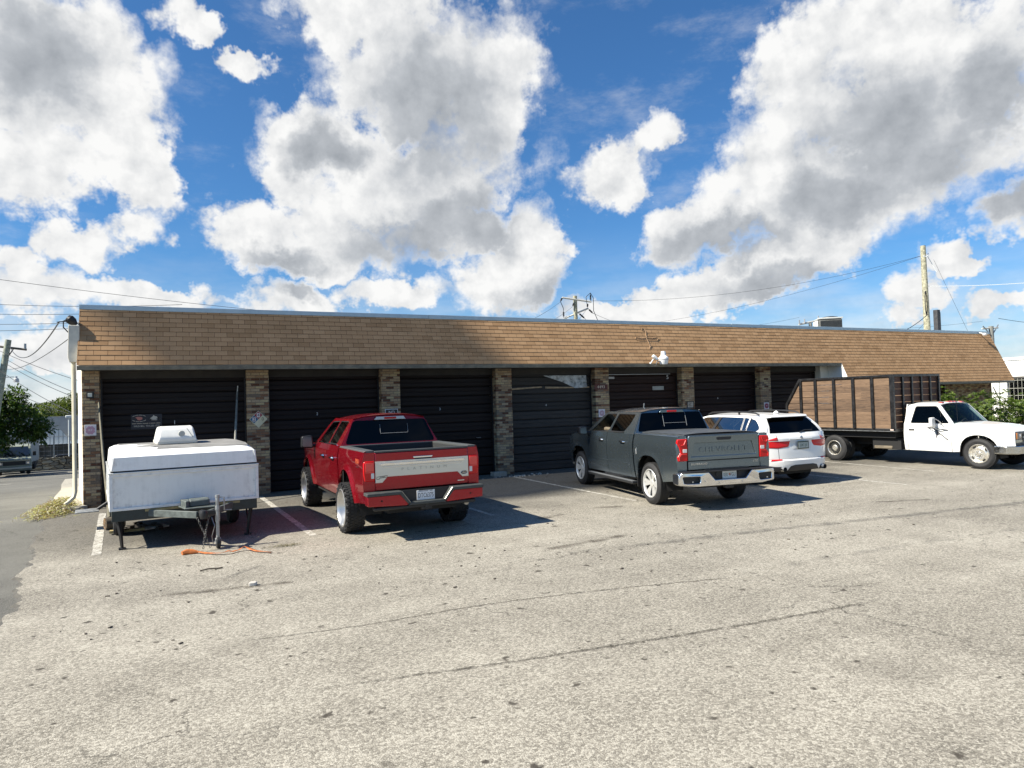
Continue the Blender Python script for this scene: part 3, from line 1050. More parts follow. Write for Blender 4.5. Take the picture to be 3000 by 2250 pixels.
# downspout on the left corner
mb = MB().tube([(-2.235, 18.15, 3.35), (-2.235, 18.15, .42), (-2.26, 18.12, .3), (-2.36, 18.05, .2), (-2.42, 18.0, .16)], .045, 8)
att(mb.build('downspout', CREAM))
mb = MB()
mb.prism([(-2.33, 3.45), (-2.30, 3.33), (-2.15, 3.33), (-2.10, 3.6), (-2.10, 4.17), (-2.31, 4.17)], 'y', 18.02, 18.33)
bx = att(mb.build('gutter_box', BEIGE, smooth=0, bevel=.012))
# kerb lip at the foot of the corner
mb = MB().prism([(-2.62, 17.9), (-2.13, 17.95), (-2.0, 18.2), (-2.1, 18.34), (-2.13, 18.4), (-2.6, 18.25)], 'z', -.02, .09)
att(mb.build('corner_slab', PATHM, smooth=0, bevel=.02))


# ------------------------------------------------------------------ things fixed to the building
def thing(name, o, label, cat, group=None):
    o.name = name
    return tag(o, label, cat, group)


# black weatherhead coil on the corner box
e = empty('weatherhead', (-2.24, 18.15, 4.18), 0, 'black cable weatherhead on top of the corner gutter box', 'weatherhead')
mb = MB().tube([(-.10, 0, .17), (-.06, 0, .14), (0, 0, .08), (.07, 0, .01)], [.07, .1, .095, .04], 12)
mb.build('hood', BLACK, e)
mb = MB().tube([(-.08, -.05, .14), (-.17, -.06, .08), (-.17, -.06, -.06), (-.08, -.05, -.17)], .013, 6)
mb.tube([(.06, 0, .03), (.11, 0, .035), (.13, 0, -.02)], .012, 6)
mb.tube([(-.12, -.02, .08), (-.24, -.02, .07), (-.30, 0, .06)], .012, 6)
mb.build('cable_loop', BLACK, e)

# square wall lamp on the first pier
e = empty('wall_lamp', (-1.94, 18.345, 2.59), 0, 'small square black wall lamp high on the leftmost brick pier', 'lamp')
MB().box(0, -.02, 0, .15, .04, .15).build('housing', BLACK, e, bevel=.006)
MB().box(0, -.045, .005, .085, .012, .085).build('lamp_glass', pbr('milky_lens', (.55, .56, .5), .3), e, bevel=.004)


def cross8(r):
    out = []
    for k in range(4):
        a = math.pi / 2 * k + math.pi / 4
        for da, q in ((-.68, .86), (-.5, 1.0), (-.2, 1.0), (0, .9), (.2, 1.0), (.5, 1.0), (.68, .86)):
            out.append((r * q * math.cos(a + da + .0), r * q * math.sin(a + da)))
    return out


def fire_sign(x, z, col, label):
    e = empty('fire_sign', (x, 18.345, z), 0, label, 'sign', 'square fire emblem signs on the brick piers')
    MB().box(0, -.006, 0, .235, .012, .25).build('plate', pbr('sign_white', (.72, .68, .69), .5, var=.08, vscale=10), e, bevel=.003)
    MB().prism(cross8(.098), 'y', -.0165, -.0125).build('emblem', pbr('emblem_%d' % int(col[0] * 100), col, .6, var=.1, vscale=20), e, smooth=0)
    text('letters', 'RF', .07, pbr('sign_letter', (.75, .72, .72), .5), e, (0, -.018, 0), 'front', .001, spacing=1.2)
    return e


fire_sign(-1.945, 1.785, (.52, .30, .38), 'square white sign with faded pink fire emblem on the leftmost pier')
fire_sign(12.0, 1.70, (.46, .30, .35), 'square white sign with pale fire emblem below the number plaque')
fire_sign(19.12, 1.725, (.30, .045, .075), 'square white sign with strong red fire emblem on pier behind white SUV')

# hazard diamond
e = empty('hazard_diamond', (1.695, 18.345, 1.90), 0, 'red blue and cream hazard diamond with numbers on brick pier', 'sign')
q = .205
MB().prism([(0, q + .012), (q + .012, 0), (0, -q - .012), (-q - .012, 0)], 'y', -.008, 0).build('plate', pbr('diamond_border', (.62, .58, .42), .5), e, smooth=0)
h_ = q / 2
for nm, c, (cx, cz) in (('red_square', (.34, .03, .035), (0, h_)), ('blue_square', (.03, .12, .23), (-h_, 0)), ('yellow_square', (.66, .60, .38), (h_, 0)), ('white_square', (.68, .63, .43), (0, -h_))):
    r_ = h_ - .004
    MB().prism([(cx, cz + r_), (cx + r_, cz), (cx, cz - r_), (cx - r_, cz)], 'y', -.0115, -.0085).build(nm, pbr(nm, c, .5, var=.08, vscale=15), e, smooth=0)
for s, x, z, m, lt in (('4', 0, h_, INK, 1), ('2', -h_, 0, INK, 1), ('0', h_, 0, INK, 0)):
    if lt: MB().prism(rounded([(x - .04, z - .055), (x + .04, z - .055), (x + .04, z + .055), (x - .04, z + .055)], .02), 'y', -.0135, -.012).build('number_field', pbr('number_field', (.7, .62, .6) if s == '4' else (.6, .68, .75), .5), e, smooth=0)
    text('number', s, .115, m, e, (x, -.0155, z), 'front', .001)

# no parking sign
e = empty('parking_sign', (5.145, 18.345, 1.87), 0, 'small black sign reading NO on pier behind the red pickup', 'sign')
MB().box(0, -.006, 0, .36, .012, .36).build('plate', pbr('sign_white2', (.7, .7, .68), .5), e, bevel=.002)
MB().box(0, -.0135, 0, .33, .004, .33).build('sign_face', INK, e)
text('letters', 'NO', .11, WHITE, e, (0, -.017, .09), 'front', .001)
MB().box(0, -.017, .02, .3, .004, .012).build('stripe', WHITE, e)

# house number
e = empty('number_plaque', (12.0, 18.345, 2.535), 0, 'brown plaque with white house number 4493 on brick pier', 'plaque')
MB().box(0, -.008, 0, .5, .016, .165).build('plate', pbr('plaque_brown', (.095, .028, .02), .6, var=.3, vscale=14), e, bevel=.004)
text('digits', '4493', .135, pbr('cream_digits', (.66, .58, .46), .5), e, (0, -.019, .0), 'front', .003, spacing=1.35, sx=.8)

# framed notice
e = empty('framed_notice', (15.6, 18.345, 1.87), 0, 'small black framed notice beside the painted letter V', 'notice')
MB().holed([(-.145, -.115), (.145, -.115), (.145, .115), (-.145, .115)], [[(-.125, -.095), (.125, -.095), (.125, .095), (-.125, .095)]], lambda u, v, d: (u, -.018 + d, v), .018).build('frame', INK, e, smooth=0)
MB().box(0, -.004, 0, .27, .008, .21).build('paper', pbr('notice_paper', (.45, .41, .33), .7, var=.5, vscale=26), e)
mb = MB()
for k in range(4): mb.box(-.02, -.0095, .06 - k * .035, .15 - .02 * (k % 2), .002, .014)
mb.build('print', INK, e)

# banner on the first door
e = empty('door_banner', (-.815, 18.628, 1.935), 0, 'black banner with oval emblem, motorcycle and Wild Bill lettering on first door', 'banner')
BAN = pbr('banner_black', (.012, .012, .018), .5)
MB().box(0, -.003, 0, .66, .006, .36).build('sheet', BAN, e)
OLD = pbr('banner_print', (.50, .46, .38), .6)
OLD2 = pbr('banner_print_tan', (.36, .30, .22), .6)
RDP = pbr('banner_red', (.45, .17, .13), .6)
mb = MB()
for a0, a1 in ((35, 62), (66, 92), (96, 122), (126, 148), (212, 238), (244, 268), (272, 296), (302, 328)):
    pts = [(-.155 + .165 * math.cos(rad(a0 + (a1 - a0) * k / 5)), -.009, .085 + .078 * math.sin(rad(a0 + (a1 - a0) * k / 5))) for k in range(6)]
    mb.tube(pts, .007, 4)
mb.build('oval_ring', OLD, e, smooth=0)
MB().prism([(-.24, .105), (-.19, .125), (-.12, .118), (-.085, .10), (-.09, .06), (-.14, .035), (-.19, .045), (-.205, .08)], 'y', -.009, -.006).build('emblem', RDP, e, smooth=0)
mb = MB()
mb.lathe([(.03, -.002), (.03, .002), (.018, .002), (.018, -.002)], (.265, -.008, .07), 'y', 14)
mb.lathe([(.026, -.002), (.026, .002), (.014, .002), (.014, -.002)], (.09, -.008, .06), 'y', 14)
mb.prism([(.07, .075), (.13, .12), (.15, .155), (.17, .13), (.22, .115), (.235, .075), (.20, .055), (.13, .05)], 'y', -.009, -.006)
mb.prism([(.10, .045), (.23, .045), (.22, .03), (.11, .03)], 'y', -.009, -.006)
mb.build('motorcycle_print', OLD, e, smooth=0)
mb = MB()
x = -.31
for w in (.085, .11, .12, .02, .11, .09):
    mb.box(x + w / 2, -.007, -.042, w, .002, .018)
    x += w + .014
mb.build('small_print', OLD2, e, smooth=0)
text('lettering', 'WILD BILL  954-200-1529', .062, OLD, e, (0, -.008, -.105), 'front', .001, sx=.82)

# rope light emblem on the shingles
ROPE = pbr('rope_light', (.40, .27, .165), .5)


def onm(x, s, l=.02): return mpt(x, s, l)


e = empty('rope_light_emblem', onm(13.7, .62), 0, 'winged outline of thin rope light fixed on shingle roof', 'rope light')
mb = MB()
o_ = Vector(onm(13.7, .62))


def rel(pts): return [Vector(onm(13.7 + a, .62 + b)) - o_ for a, b in pts]


mb.tube(rel([(.02, -.3), (-.10, -.33), (-.08, -.40), (.02, -.38), (.06, -.28), (.02, -.18), (.0, .0), (.03, .2), (.0, .36)]), .009, 5)
mb.tube(rel([(.02, -.06), (-.2, -.02), (-.42, -.06), (-.46, -.0), (-.36, .05), (-.18, .045), (0, .05)]), .009, 5)
mb.tube(rel([(.02, -.06), (.22, -.03), (.42, -.08), (.48, -.02), (.40, .05), (.2, .04), (0.02, .05)]), .009, 5)
mb.tube(rel([(.02, .2), (.08, .24), (.05, .3), (0, .34)]), .009, 5)
mb.build('tubing', ROPE, e)

# barn style floodlight and camera on the eave
e = empty('flood_lamp', (13.98, 17.70, 3.28), 0, 'white bucket shaped floodlight standing at the eave', 'lamp')
WM = pbr('white_enamel', (.78, .78, .76), .3, coat=.4)
mb = MB().lathe([(.02, .36), (.075, .35), (.085, .22), (.16, .15), (.165, .10)], (0, -.05, 0), 'z', 20)
mb.build('head', WM, e)
MB().lathe([(.167, .098), (.167, .088), (.150, .088)], (0, -.05, 0), 'z', 20).build('seam_band', BLACK, e)
MB().lathe([(.163, .086), (.14, -.03), (.12, -.07), (.0, -.06)], (0, -.05, 0), 'z', 20).build('lamp_shade', WM, e)
MB().tube([(-.12, -.02, .06), (-.2, .02, .02), (-.22, .05, -.06)], .018, 8).build('arm', GALV, e)
e = empty('security_camera', (13.62, 17.70, 3.30), 0, 'small white camera on short bracket left of the floodlight', 'camera')
MB().tube([(.10, -.06, .07), (-.02, -.04, .17), (-.05, -.035, .19)], [.05, .062, .05], 12).build('body', WM, e)
MB().tube([(-.02, -.02, .08), (-.09, .0, -.02), (-.12, .03, -.06)], [.02, .02, .035], 8).build('bracket', WM, e)
MB().tube([(.1, -.02, -.02), (.12, 0, -.12), (.05, .1, -.15)], .008, 5).build('lead', BLACK, e)
e = empty('dome_camera', (32.2, 18.2, 4.56), 0, 'white dome camera under the coping at right roof end', 'camera')
MB().lathe([(.0, -.1), (.07, -.08), (.1, -.02), (.1, .02), (.0, .03)], (0, -.1, 0), 'z', 16).build('dome', WM, e)
MB().tube([(0, -.05, 0), (0, .12, .06)], .025, 8).build('bracket', GALV, e)

# roof equipment
e = empty('air_conditioner', (27.3, 22.2, 4.3), rad(-38), 'grey condenser unit standing on the flat roof', 'air conditioner')
GR = pbr('condenser_grey', (.085, .085, .078), .6, var=.2, vscale=8)
mb = MB().bb(-.5, .5, -.42, .42, .12, 1.25)
mb.build('cabinet', GR, e, bevel=.06)
mb = MB()
for k in range(26): mb.bb(-.46, .46, -.432, -.426, .2 + k * .038, .215 + k * .038)
for k in range(26): mb.bb(-.515, -.507, -.35, .35, .2 + k * .038, .215 + k * .038)
mb.build('louvre', BLACK, e, smooth=0)
MB().bb(-.53, .53, -.45, .45, 1.255, 1.32).build('top_frame', pbr('condenser_top', (.45, .46, .44), .5), e, bevel=.02)
MB().bb(-.60, -.53, -.35, .35, .12, 1.2).build('side_panel', pbr('pale_panel', (.62, .62, .58), .5), e, bevel=.01)
MB().lathe([(.0, 1.40), (.22, 1.39), (.36, 1.36), (.38, 1.32)], (0.05, 0, 0), 'z', 20).build('fan_guard', BLACK, e)
MB().bb(-.46, .46, -.38, .38, 0, .12).build('stand', BLACK, e)
e = empty('flue_pipe', (31.9, 20.0, 4.3), 0, 'dark square flue standing on roof beside the thick pole', 'flue')
MB().bb(-.12, .10, -.1, .1, 0, 1.56).build('duct', pbr('flue_dark', (.035, .035, .037), .6, var=.3), e, bevel=.01)
MB().bb(.10, .19, -.06, .06, 0, 1.45).build('side_pipe', pbr('flue_dark', (.035, .035, .037), .6), e, bevel=.01)

# poles leaning near the first door
e = empty('steel_pole', (1.02, 16.9, 0), 0, 'tall grey steel pole leaning on first door behind the trailer', 'pole')
mb = MB().tube([(-.14, -.5, 0), (.06, .55, 1.35), (.2, 1.62, 2.62)], [.03, .03, .022], 8)
mb.build('shaft', pbr('dull_pole_steel', (.20, .20, .175), .6, .2, var=.25, vscale=6), e)
MB().tube([(.2, 1.60, 2.6), (.215, 1.62, 2.76)], .012, 6).build('tip', pbr('pole_tip', (.6, .58, .5), .5), e)
e = empty('wood_pole', (-1.55, 16.6, 0), 0, 'long thin weathered wooden pole leaning on leftmost brick pier', 'pole')
MB().tube([(.12, -.1, 0), (-.05, .7, 1.2), (-.22, 1.7, 2.42)], [.034, .03, .018], 8).build('shaft', pbr('weathered_pole', (.16, .145, .10), .8, var=.3), e)
e = MB().bb(8.0, 8.42, 17.95, 18.2, 0, .13).build('concrete_block', PATHM, smooth=0, bevel=.012)
thing('concrete_block', e, 'pale concrete block lying at the foot of the brick pier', 'block')
# crumbs of broken concrete by the pier
mb = MB()
for k in range(46):
    x, y = random.gauss(8.75, .4), random.gauss(17.75, .16)
    s = random.uniform(.012, .04)
    mb.box(x, y, s * .35, s, s * random.uniform(.6, 1), s * .7, Matrix.Rotation(random.uniform(0, 3), 3, 'Z'))
tag(mb.build('concrete_crumbs', pbr('crumb', (.5, .48, .43), .9, var=.3), smooth=0), 'scattered pale crumbs of broken concrete by brick pier', 'debris', kind='stuff')


# ------------------------------------------------------------------ vegetation
def leaf_mat(name, c0, c1, c2):
    m = bpy.data.materials.new(name)
    m.use_nodes = True
    t = NT(m.node_tree)
    b = t.n['Principled BSDF']
    geo = t.node('ShaderNodeNewGeometry')
    rnd = geo.outputs['Random Per Island']
    c = t.ramp(rnd, [(0.0, c0), (0.5, c1), (1.0, c2)])
    t.put(b.inputs['Base Color'], c)
    b.inputs['Roughness'].default_value = .45
    b.inputs['Specular IOR Level'].default_value = .35
    tl = t.node('ShaderNodeBsdfTranslucent')
    t.put(tl.inputs[0], t.vmath('MULTIPLY', c, (1.5, 1.7, .6)))
    mx = t.node('ShaderNodeMixShader')
    mx.inputs[0].default_value = .32
    t.l.new(b.outputs[0], mx.inputs[1])
    t.l.new(tl.outputs[0], mx.inputs[2])
    t.l.new(mx.outputs[0], t.n['Material Output'].inputs[0])
    return m


LEAF_A = leaf_mat('leaf_dark', (.022, .05, .01), (.045, .085, .016), (.09, .125, .022))
LEAF_B = leaf_mat('leaf_yellow_green', (.035, .06, .012), (.075, .10, .02), (.13, .14, .03))
LEAF_C = leaf_mat('leaf_glossy', (.04, .075, .012), (.075, .12, .02), (.15, .19, .04))
BARK = pbr('bark', (.10, .085, .065), .9, var=.35, vscale=6, bump=.6, bscale=12)


def leaf(bm, p, d, up, L, W):
    """a folded pointed leaf of four faces"""
    d = d.normalized()
    s = d.cross(up)
    if s.length < 1e-3: s = d.orthogonal()
    s.normalize()
    n = s.cross(d)
    a = bm.verts.new(p)
    m1 = bm.verts.new(p + d * L * .5 + s * W * .5 + n * L * .06)
    m2 = bm.verts.new(p + d * L * .5 - s * W * .5 + n * L * .06)
    c = bm.verts.new(p + d * L * .5)
    e = bm.verts.new(p + d * L - n * L * .12)
    bm.faces.new((a, m1, c)); bm.faces.new((a, c, m2)); bm.faces.new((m1, e, c)); bm.faces.new((c, e, m2))


def rv(): return Vector((random.gauss(0, 1), random.gauss(0, 1), random.gauss(0, 1))).normalized()


def tree(name, loc, blobs, trunk_h, n_clump, per, L, mat, label, cat='tree', group=None, trunk_r=.16, spread=.55):
    e = empty(name, loc, 0, label, cat, group)
    mb = MB()
    limbs = []
    top = Vector((random.uniform(-.2, .2), random.uniform(-.2, .2), trunk_h))
    mb.tube([(0, 0, -.2), (top.x * .4, top.y * .4, trunk_h * .5), top], [trunk_r * 1.2, trunk_r, trunk_r * .75], 9)
    for (cx, cy, cz, r) in blobs:
        c = Vector((cx, cy, cz))
        mid = top.lerp(c, .5) + Vector((random.uniform(-.2, .2), random.uniform(-.2, .2), .1))
        mb.tube([top, mid, c], [trunk_r * .55, trunk_r * .35, trunk_r * .12], 6)
        for k in range(4):
            q = c + rv() * r * .7
            mb.tube([c.lerp(mid, .3), q], [trunk_r * .18, trunk_r * .05], 5)
    mb.build('trunk', BARK, e)
    bm = bmesh.new()
    wsum = sum(b[3] ** 2 for b in blobs)
    for (cx, cy, cz, r) in blobs:
        for k in range(max(1, int(n_clump * r * r / wsum))):
            d = rv()
            c = Vector((cx, cy, cz)) + Vector((d.x * r, d.y * r, d.z * r * .8)) * (random.random() ** .45)
            for j in range(per):
                q = rv()
                leaf(bm, c + q * random.random() * spread * .5, (q + d * .6 + Vector((0, 0, -.15))), Vector((0, 0, 1)) + rv() * .5, L * random.uniform(.7, 1.25), L * random.uniform(.35, .5))
    me = bpy.data.meshes.new('crown')
    bm.to_mesh(me)
    bm.free()
    me.materials.append(mat)
    o = bpy.data.objects.new('crown', me)
    COL.objects.link(o)
    o.parent = e
    return e


tree('leafy_tree', (-13.3, 56.6, gz(56)), [(-0.46, 0.00, 4.07, 2.24), (1.84, -0.33, 4.40, 1.89), (3.33, 0.22, 3.52, 1.59), (1.15, -0.88, 2.86, 1.89), (1.49, -1.32, 2.20, 1.18), (4.14, 0.11, 2.97, 1.06), (-1.84, 0.00, 5.06, 2.01), (0.69, 0.22, 5.50, 1.59), (2.53, 0.33, 5.17, 1.18), (-1.84, -0.55, 3.08, 2.24), (0.00, -1.32, 2.09, 1.30)],
     2.4, 1500, 15, .30, LEAF_A, 'large dark leafy tree by the alley hiding the van windscreen')
tree('leafy_tree', (-11.2, 92, gz(92)), [(0, 0, 6.2, 2.2), (1.9, 0, 5.6, 1.7), (-2.2, 0, 5.9, 2.0), (.4, 0, 7.3, 1.4)], 3.0, 420, 13, .36, LEAF_B, 'yellow green tree behind the far shop roof', trunk_r=.2)
tree('leafy_tree', (-14.6, 96, gz(96)), [(0, 0, 5.8, 2.3), (-2.4, 0, 5.8, 2.3), (1.4, .4, 6.8, 1.5), (2.6, 0, 5.4, 1.6)], 3.0, 420, 13, .36, LEAF_B, 'sunlit bushy tree between the big tree and the far shop', trunk_r=.2)
tree('leafy_tree', (-8.2, 98, gz(98)), [(0, 0, 5.5, 2.1), (-1.2, 0, 6.3, 1.6), (1.7, 0, 5.2, 1.9)], 3.0, 330, 13, .36, LEAF_A, 'dark tree behind the lamp post next to the corner downspout', trunk_r=.2)


def bush(loc, rx, ry, rz, n, label):
    e = empty('leafy_bush', loc, 0, label, 'bush', 'bushes at the right end of the workshop')
    mb = MB()
    for k in range(9):
        a = random.uniform(0, 6.28)
        q = Vector((math.cos(a) * rx * .6, math.sin(a) * ry * .6, rz * random.uniform(.9, 1.5)))
        mb.tube([(q.x * .15, q.y * .15, 0), (q.x * .5, q.y * .5, q.z * .5), q], [.025, .02, .008], 5)
    mb.build('stem', BARK, e)
    bm = bmesh.new()
    for k in range(n):
        d = rv()
        r = random.random() ** .3
        bump = 1 + .16 * math.sin(d.x * 7 + loc[0]) * math.cos(d.y * 6) + random.gauss(0, .07)
        c = Vector((d.x * rx * r * bump, d.y * ry * r * bump, rz + d.z * rz * r * bump))
        if c.z < .05: continue
        ax = (d * .8 + Vector((0, 0, .7)) + rv() * .35).normalized()
        m = random.randint(8, 12)
        for j in range(m):
            a = 6.283 * j / m + random.uniform(-.2, .2)
            o1 = ax.orthogonal().normalized()
            o2 = ax.cross(o1)
            q = o1 * math.cos(a) + o2 * math.sin(a)
            leaf(bm, c, q + ax * random.uniform(.1, .75), ax, random.uniform(.10, .17), random.uniform(.035, .05))
    me = bpy.data.meshes.new('foliage')
    bm.to_mesh(me)
    bm.free()
    me.materials.append(LEAF_C)
    o = bpy.data.objects.new('foliage', me)
    COL.objects.link(o)
    o.parent = e


bush((26.2, 16.3, 0), 1.25, .85, 1.03, 470, 'tall glossy bush right behind the white truck windscreen')
bush((28.5, 16.0, 0), 1.35, .9, 1.0, 470, 'glossy bush in front of the office brick wall')
bush((30.7, 15.7, 0), 1.3, .9, .98, 420, 'glossy bush under the right tip of the shingle roof')
bush((33.2, 16.0, 0), 1.5, .95, 1.02, 420, 'rightmost glossy bush in front of the white building')
bush((24.6, 16.6, 0), .7, .6, .6, 160, 'low glossy bush mostly hidden by the white truck cab')

# ------------------------------------------------------------------ neighbour at the right
e = empty('white_building', (42, 20, -.4), 0, 'bright white flat building with barred window at right edge', 'building')
mb = MB()
mb.holed([(-14, 0), (26, 0), (26, 4.05), (-14, 4.05)], [[(-.6, 1.15), (2.55, 1.15), (2.55, 3.0), (-.6, 3.0)]], lambda u, v, d: (d, u, v), .25)
mb.bb(.02, 14, 25.7, 26, 0, 4.0)
mb.build('wall', WSTUCCO, e, smooth=0)
MB().bb(-.06, 14, -14, 26, 4.05, 4.2).build('roof', WSTUCCO, e, smooth=0)
MB().bb(-.05, .0, -14, 2.9, 3.02, 3.12).build('window_head', pbr('dark_lintel', (.06, .055, .05), .7), e, smooth=0)
GLS = glass('office_glass', (.35, .37, .35), .05, .6)
w_ = MB().bb(.18, .2, -.6, 2.55, 1.15, 3.0).build('window', GLS, e, smooth=0)
MB().bb(.6, .62, -.8, 2.8, 1.0, 3.1).build('blind', pbr('blind', (.42, .39, .33), .8, var=.35, vscale=3), e, smooth=0)
mb = MB()
for k in range(15): mb.bb(-.04, -.02, -.55 + k * .21, -.535 + k * .21, 1.1, 3.02)
for z in (1.25, 1.65, 2.05, 2.45, 2.9): mb.bb(-.055, -.041, -.65, 2.6, z, z + .025)
mb.build('window_bars', pbr('bar_paint', (.30, .30, .26), .6), e, smooth=0)
mb = MB().tube([(-.08, 2.95, .2), (-.08, 2.95, 4.0)], .03, 6)
mb.build('conduit', pbr('conduit_white', (.6, .6, .55), .5), e)

# ------------------------------------------------------------------ back street at the left
WALLM = None


def rubble():
    m, t, b = newmat('rubble_stone')
    oc = t.node('ShaderNodeTexCoord').outputs['Object']
    v = t.vmath('MULTIPLY', oc, (1.0, 1.0, 2.6))
    v = t.vmath('ADD', v, t.vmath('SCALE', t.noise(oc, 2.0, 3.0, .6, color=True), scale=.5))
    c = t.xyz(t.voro(v, 1.5, out='Color'))[0]
    ed = t.voro(v, 1.5, 'DISTANCE_TO_EDGE')
    col = t.ramp(c, [(0, (.15, .13, .10)), (.4, (.28, .25, .19)), (.7, (.38, .35, .27)), (1, (.2, .18, .14))])
    col = t.mix(t.smooth(ed, .09, .02), col, (.045, .04, .03, 1))
    col = t.mix(t.mul(t.smooth(t.noise(oc, 1.2, 5.0, .6), .5, .7), .6), col, (.07, .08, .035, 1))
    t.put(b.inputs['Base Color'], col)
    b.inputs['Roughness'].default_value = .95
    t.put(b.inputs['Normal'], t.bump(t.smooth(ed, 0, .1), 1.0, .05))
    return m


zb = gz(74)
RUB = rubble()
mb = MB()


def wl(u, v):
    x = -24 + u * 26
    zt = zb + 1.12 + .06 * math.sin(x * 3.1) + random.uniform(-.03, .03)
    z = (zb - .2) + v * (zt - zb + .2)
    return (x, 74 + .06 * math.sin(x * 5 + z * 7) - (v > .95) * .05, z)


mb.grid(wl, 80, 6)
mb.bb(-24, 2, 74.08, 74.5, zb - .2, zb + 1.08)
thing('stone_wall', mb.build('stone_wall', RUB, smooth=0), 'low rubble stone wall across the end of the alley', 'wall')
e = empty('wire_fence', (-9, 74.3, zb + 1.0), 0, 'thin wire fence with grey posts on top of the stone wall', 'fence')
for k in range(10):
    x = -12 + k * 2.05
    MB().tube([(x, 0, 0), (x, 0, 2.05)], .05, 6).build('post', GALV, e)
mb = MB().tube([(-13, 0, 2.0), (8, 0, 2.0)], .03, 5)
mb.build('top_rail', GALV, e)
mb = MB()
for k in range(40): mb.tube([(-13 + k * .5, 0, .05), (-13 + k * .5, 0, 2.0)], .006, 3, False)
for k in range(5): mb.tube([(-13, 0, .3 + k * .4), (7, 0, .3 + k * .4)], .006, 3, False)
mb.build('wire_mesh', GALV, e, smooth=0)
e = empty('lamp_post', (-9.85, 76.5, gz(76)), 0, 'white lamp post with square lantern behind the stone wall', 'lamp post')
MB().tube([(0, 0, 0), (0, 0, 4.75)], [.075, .06], 10).build('pole', pbr('white_post', (.6, .62, .6), .5), e)
MB().bb(-.25, .55, -.2, .2, 4.75, 5.0).build('lantern', pbr('lantern_white', (.62, .64, .62), .4), e, bevel=.05)

# far shop with folded metal roof
e = empty('far_shop', (-12, 84, gz(84)), 0, 'pale shop with folded metal roof beyond the stone wall', 'building')
SHW = stucco('shop_grey', (.34, .34, .33))
MB().bb(-13, 14, 3.2, 9, -.5, 5.3).build('wall', SHW, e, smooth=0)
ROOFM, t, b = newmat('ribbed_metal_roof')
oc = t.node('ShaderNodeTexCoord').outputs['Object']
rb = t.smooth(t.math('ABSOLUTE', t.sub(t.math('FRACT', t.mul(t.xyz(oc)[0], 2.6)), .5)), .32, .46)
t.put(b.inputs['Base Color'], t.mix(rb, (.60, .62, .60, 1), (.30, .32, .32, 1)))
b.inputs['Roughness'].default_value = .5
mb = MB()
for x0, x1 in ((-5.6, 1.2), (1.4, 9.5)):
    mb.prism([(x0, 2.45), (x1, 2.45), (x1 - 1.1 if x1 < 2 else x1, 4.0), (x0 if x0 < 0 else x0 + 1.5, 4.0)], 'y', 2.0, 2.12)
    mb.prism([(x0, 2.38), (x1, 2.38), (x1, 2.45), (x0, 2.45)], 'y', 1.6, 3.2)
mb.build('roof', ROOFM, e, smooth=0)
MB().bb(-6, 10, 3.0, 3.18, 0, 2.35).build('shopfront', pbr('shopfront_dark', (.05, .052, .05), .4, var=.5, vscale=1.2), e, smooth=0)
s_ = MB().bb(2.7, 6.0, 1.95, 2.06, 4.15, 5.0).build('shop_sign', pbr('sign_pale', (.55, .57, .56), .5), e, smooth=0)
mb = MB()
for k, w in enumerate((.35, .45, .3, .5, .4)): mb.bb(3.0 + k * .56, 3.0 + k * .56 + w * .95, 1.935, 1.945, 4.45, 4.68)
mb.build('sign_letters', pbr('sign_blue', (.18, .22, .28), .5), s_, smooth=0)
for k in range(5): MB().bb(-5 + k * 3.1, -4.85 + k * 3.1, 1.65, 1.8, 0, 2.4).build('post', GALV, e)
# car parked by the far shop
e = empty('parked_car', (-10.2, 79.2, gz(79)), 0, 'dark car parked behind the stone wall below the shop roof', 'car')
side = rounded([(-2.1, .35), (-2.15, .8), (-1.6, .95), (-.9, 1.38), (.5, 1.4), (1.2, .98), (2.1, .85), (2.2, .4)], .12)
MB().prism(side, 'y', -.8, .8).build('body', paint('car_dark', (.02, .022, .026)), e, bevel=.06)
MB().prism([(-1.35, .98), (-.85, 1.32), (.42, 1.33), (.98, .98)], 'y', -.815, .815).build('window', BLACK, e)
for x in (-1.35, 1.35):
    for y in (-.82, .82): MB().lathe([(0, -.1), (.3, -.1), (.32, 0), (.3, .1), (0, .1)], (x, y, .32), 'y', 16).build('wheel', RUBBER, e)

# old van facing the camera
e = empty('old_van', (-10.75, 58.2, gz(58)), rad(11), 'old pale green van facing us under the leafy tree', 'van')
VANP = paint('van_green', (.28, .31, .25), dirt=.4)
vs = rounded([(-.95, .32), (.95, .32), (1.0, .6), (1.0, 1.2), (.92, 1.95), (.8, 2.08), (-.8, 2.08), (-.92, 1.95), (-1.0, 1.2), (-1.0, .6)], .08)
sd = rounded([(.0, .32), (-.02, 1.12), (.55, 1.28), (1.15, 2.0), (1.4, 2.1), (5.2, 2.1), (5.3, 2.0), (5.3, .32)], .06)
MB().prism(sd, 'x', -1.0, 1.0).build('body', VANP, e, bevel=.09, seg=3)
MB().prism([(-.93, 1.32), (.93, 1.32), (.82, 1.98), (-.82, 1.98)], 'y', 0, 0.02).build('windscreen', pbr('van_glass', (.012, .018, .03), .08, coat=1), e).rotation_euler = (0, 0, 0)
ws = [o for o in e.children if o.name.startswith('windscreen')][0]
for v in ws.data.vertices:
    f = (v.co.z - 1.3) / .68
    v.co.y += .52 + f * .56 - .06
MB().bb(-.82, .82, -.05, -.02, .72, 1.0).build('grille', pbr('van_grille', (.03, .03, .03), .5), e)
for x in (-.78, .78):
    l_ = MB().bb(x - .13, x + .13, -.075, -.05, .76, .96).build('headlight', pbr('van_lamp', (.5, .5, .48), .2), e)
    MB().lathe([(0, -.02), (.06, -.02), (.07, 0)], (x, -.075, .86), 'y', 12).build('bulb', CHROME, l_)
MB().bb(-1.0, 1.0, -.16, -.02, .45, .6).build('bumper', pbr('van_bumper', (.5, .5, .46), .35, .4), e, bevel=.03)
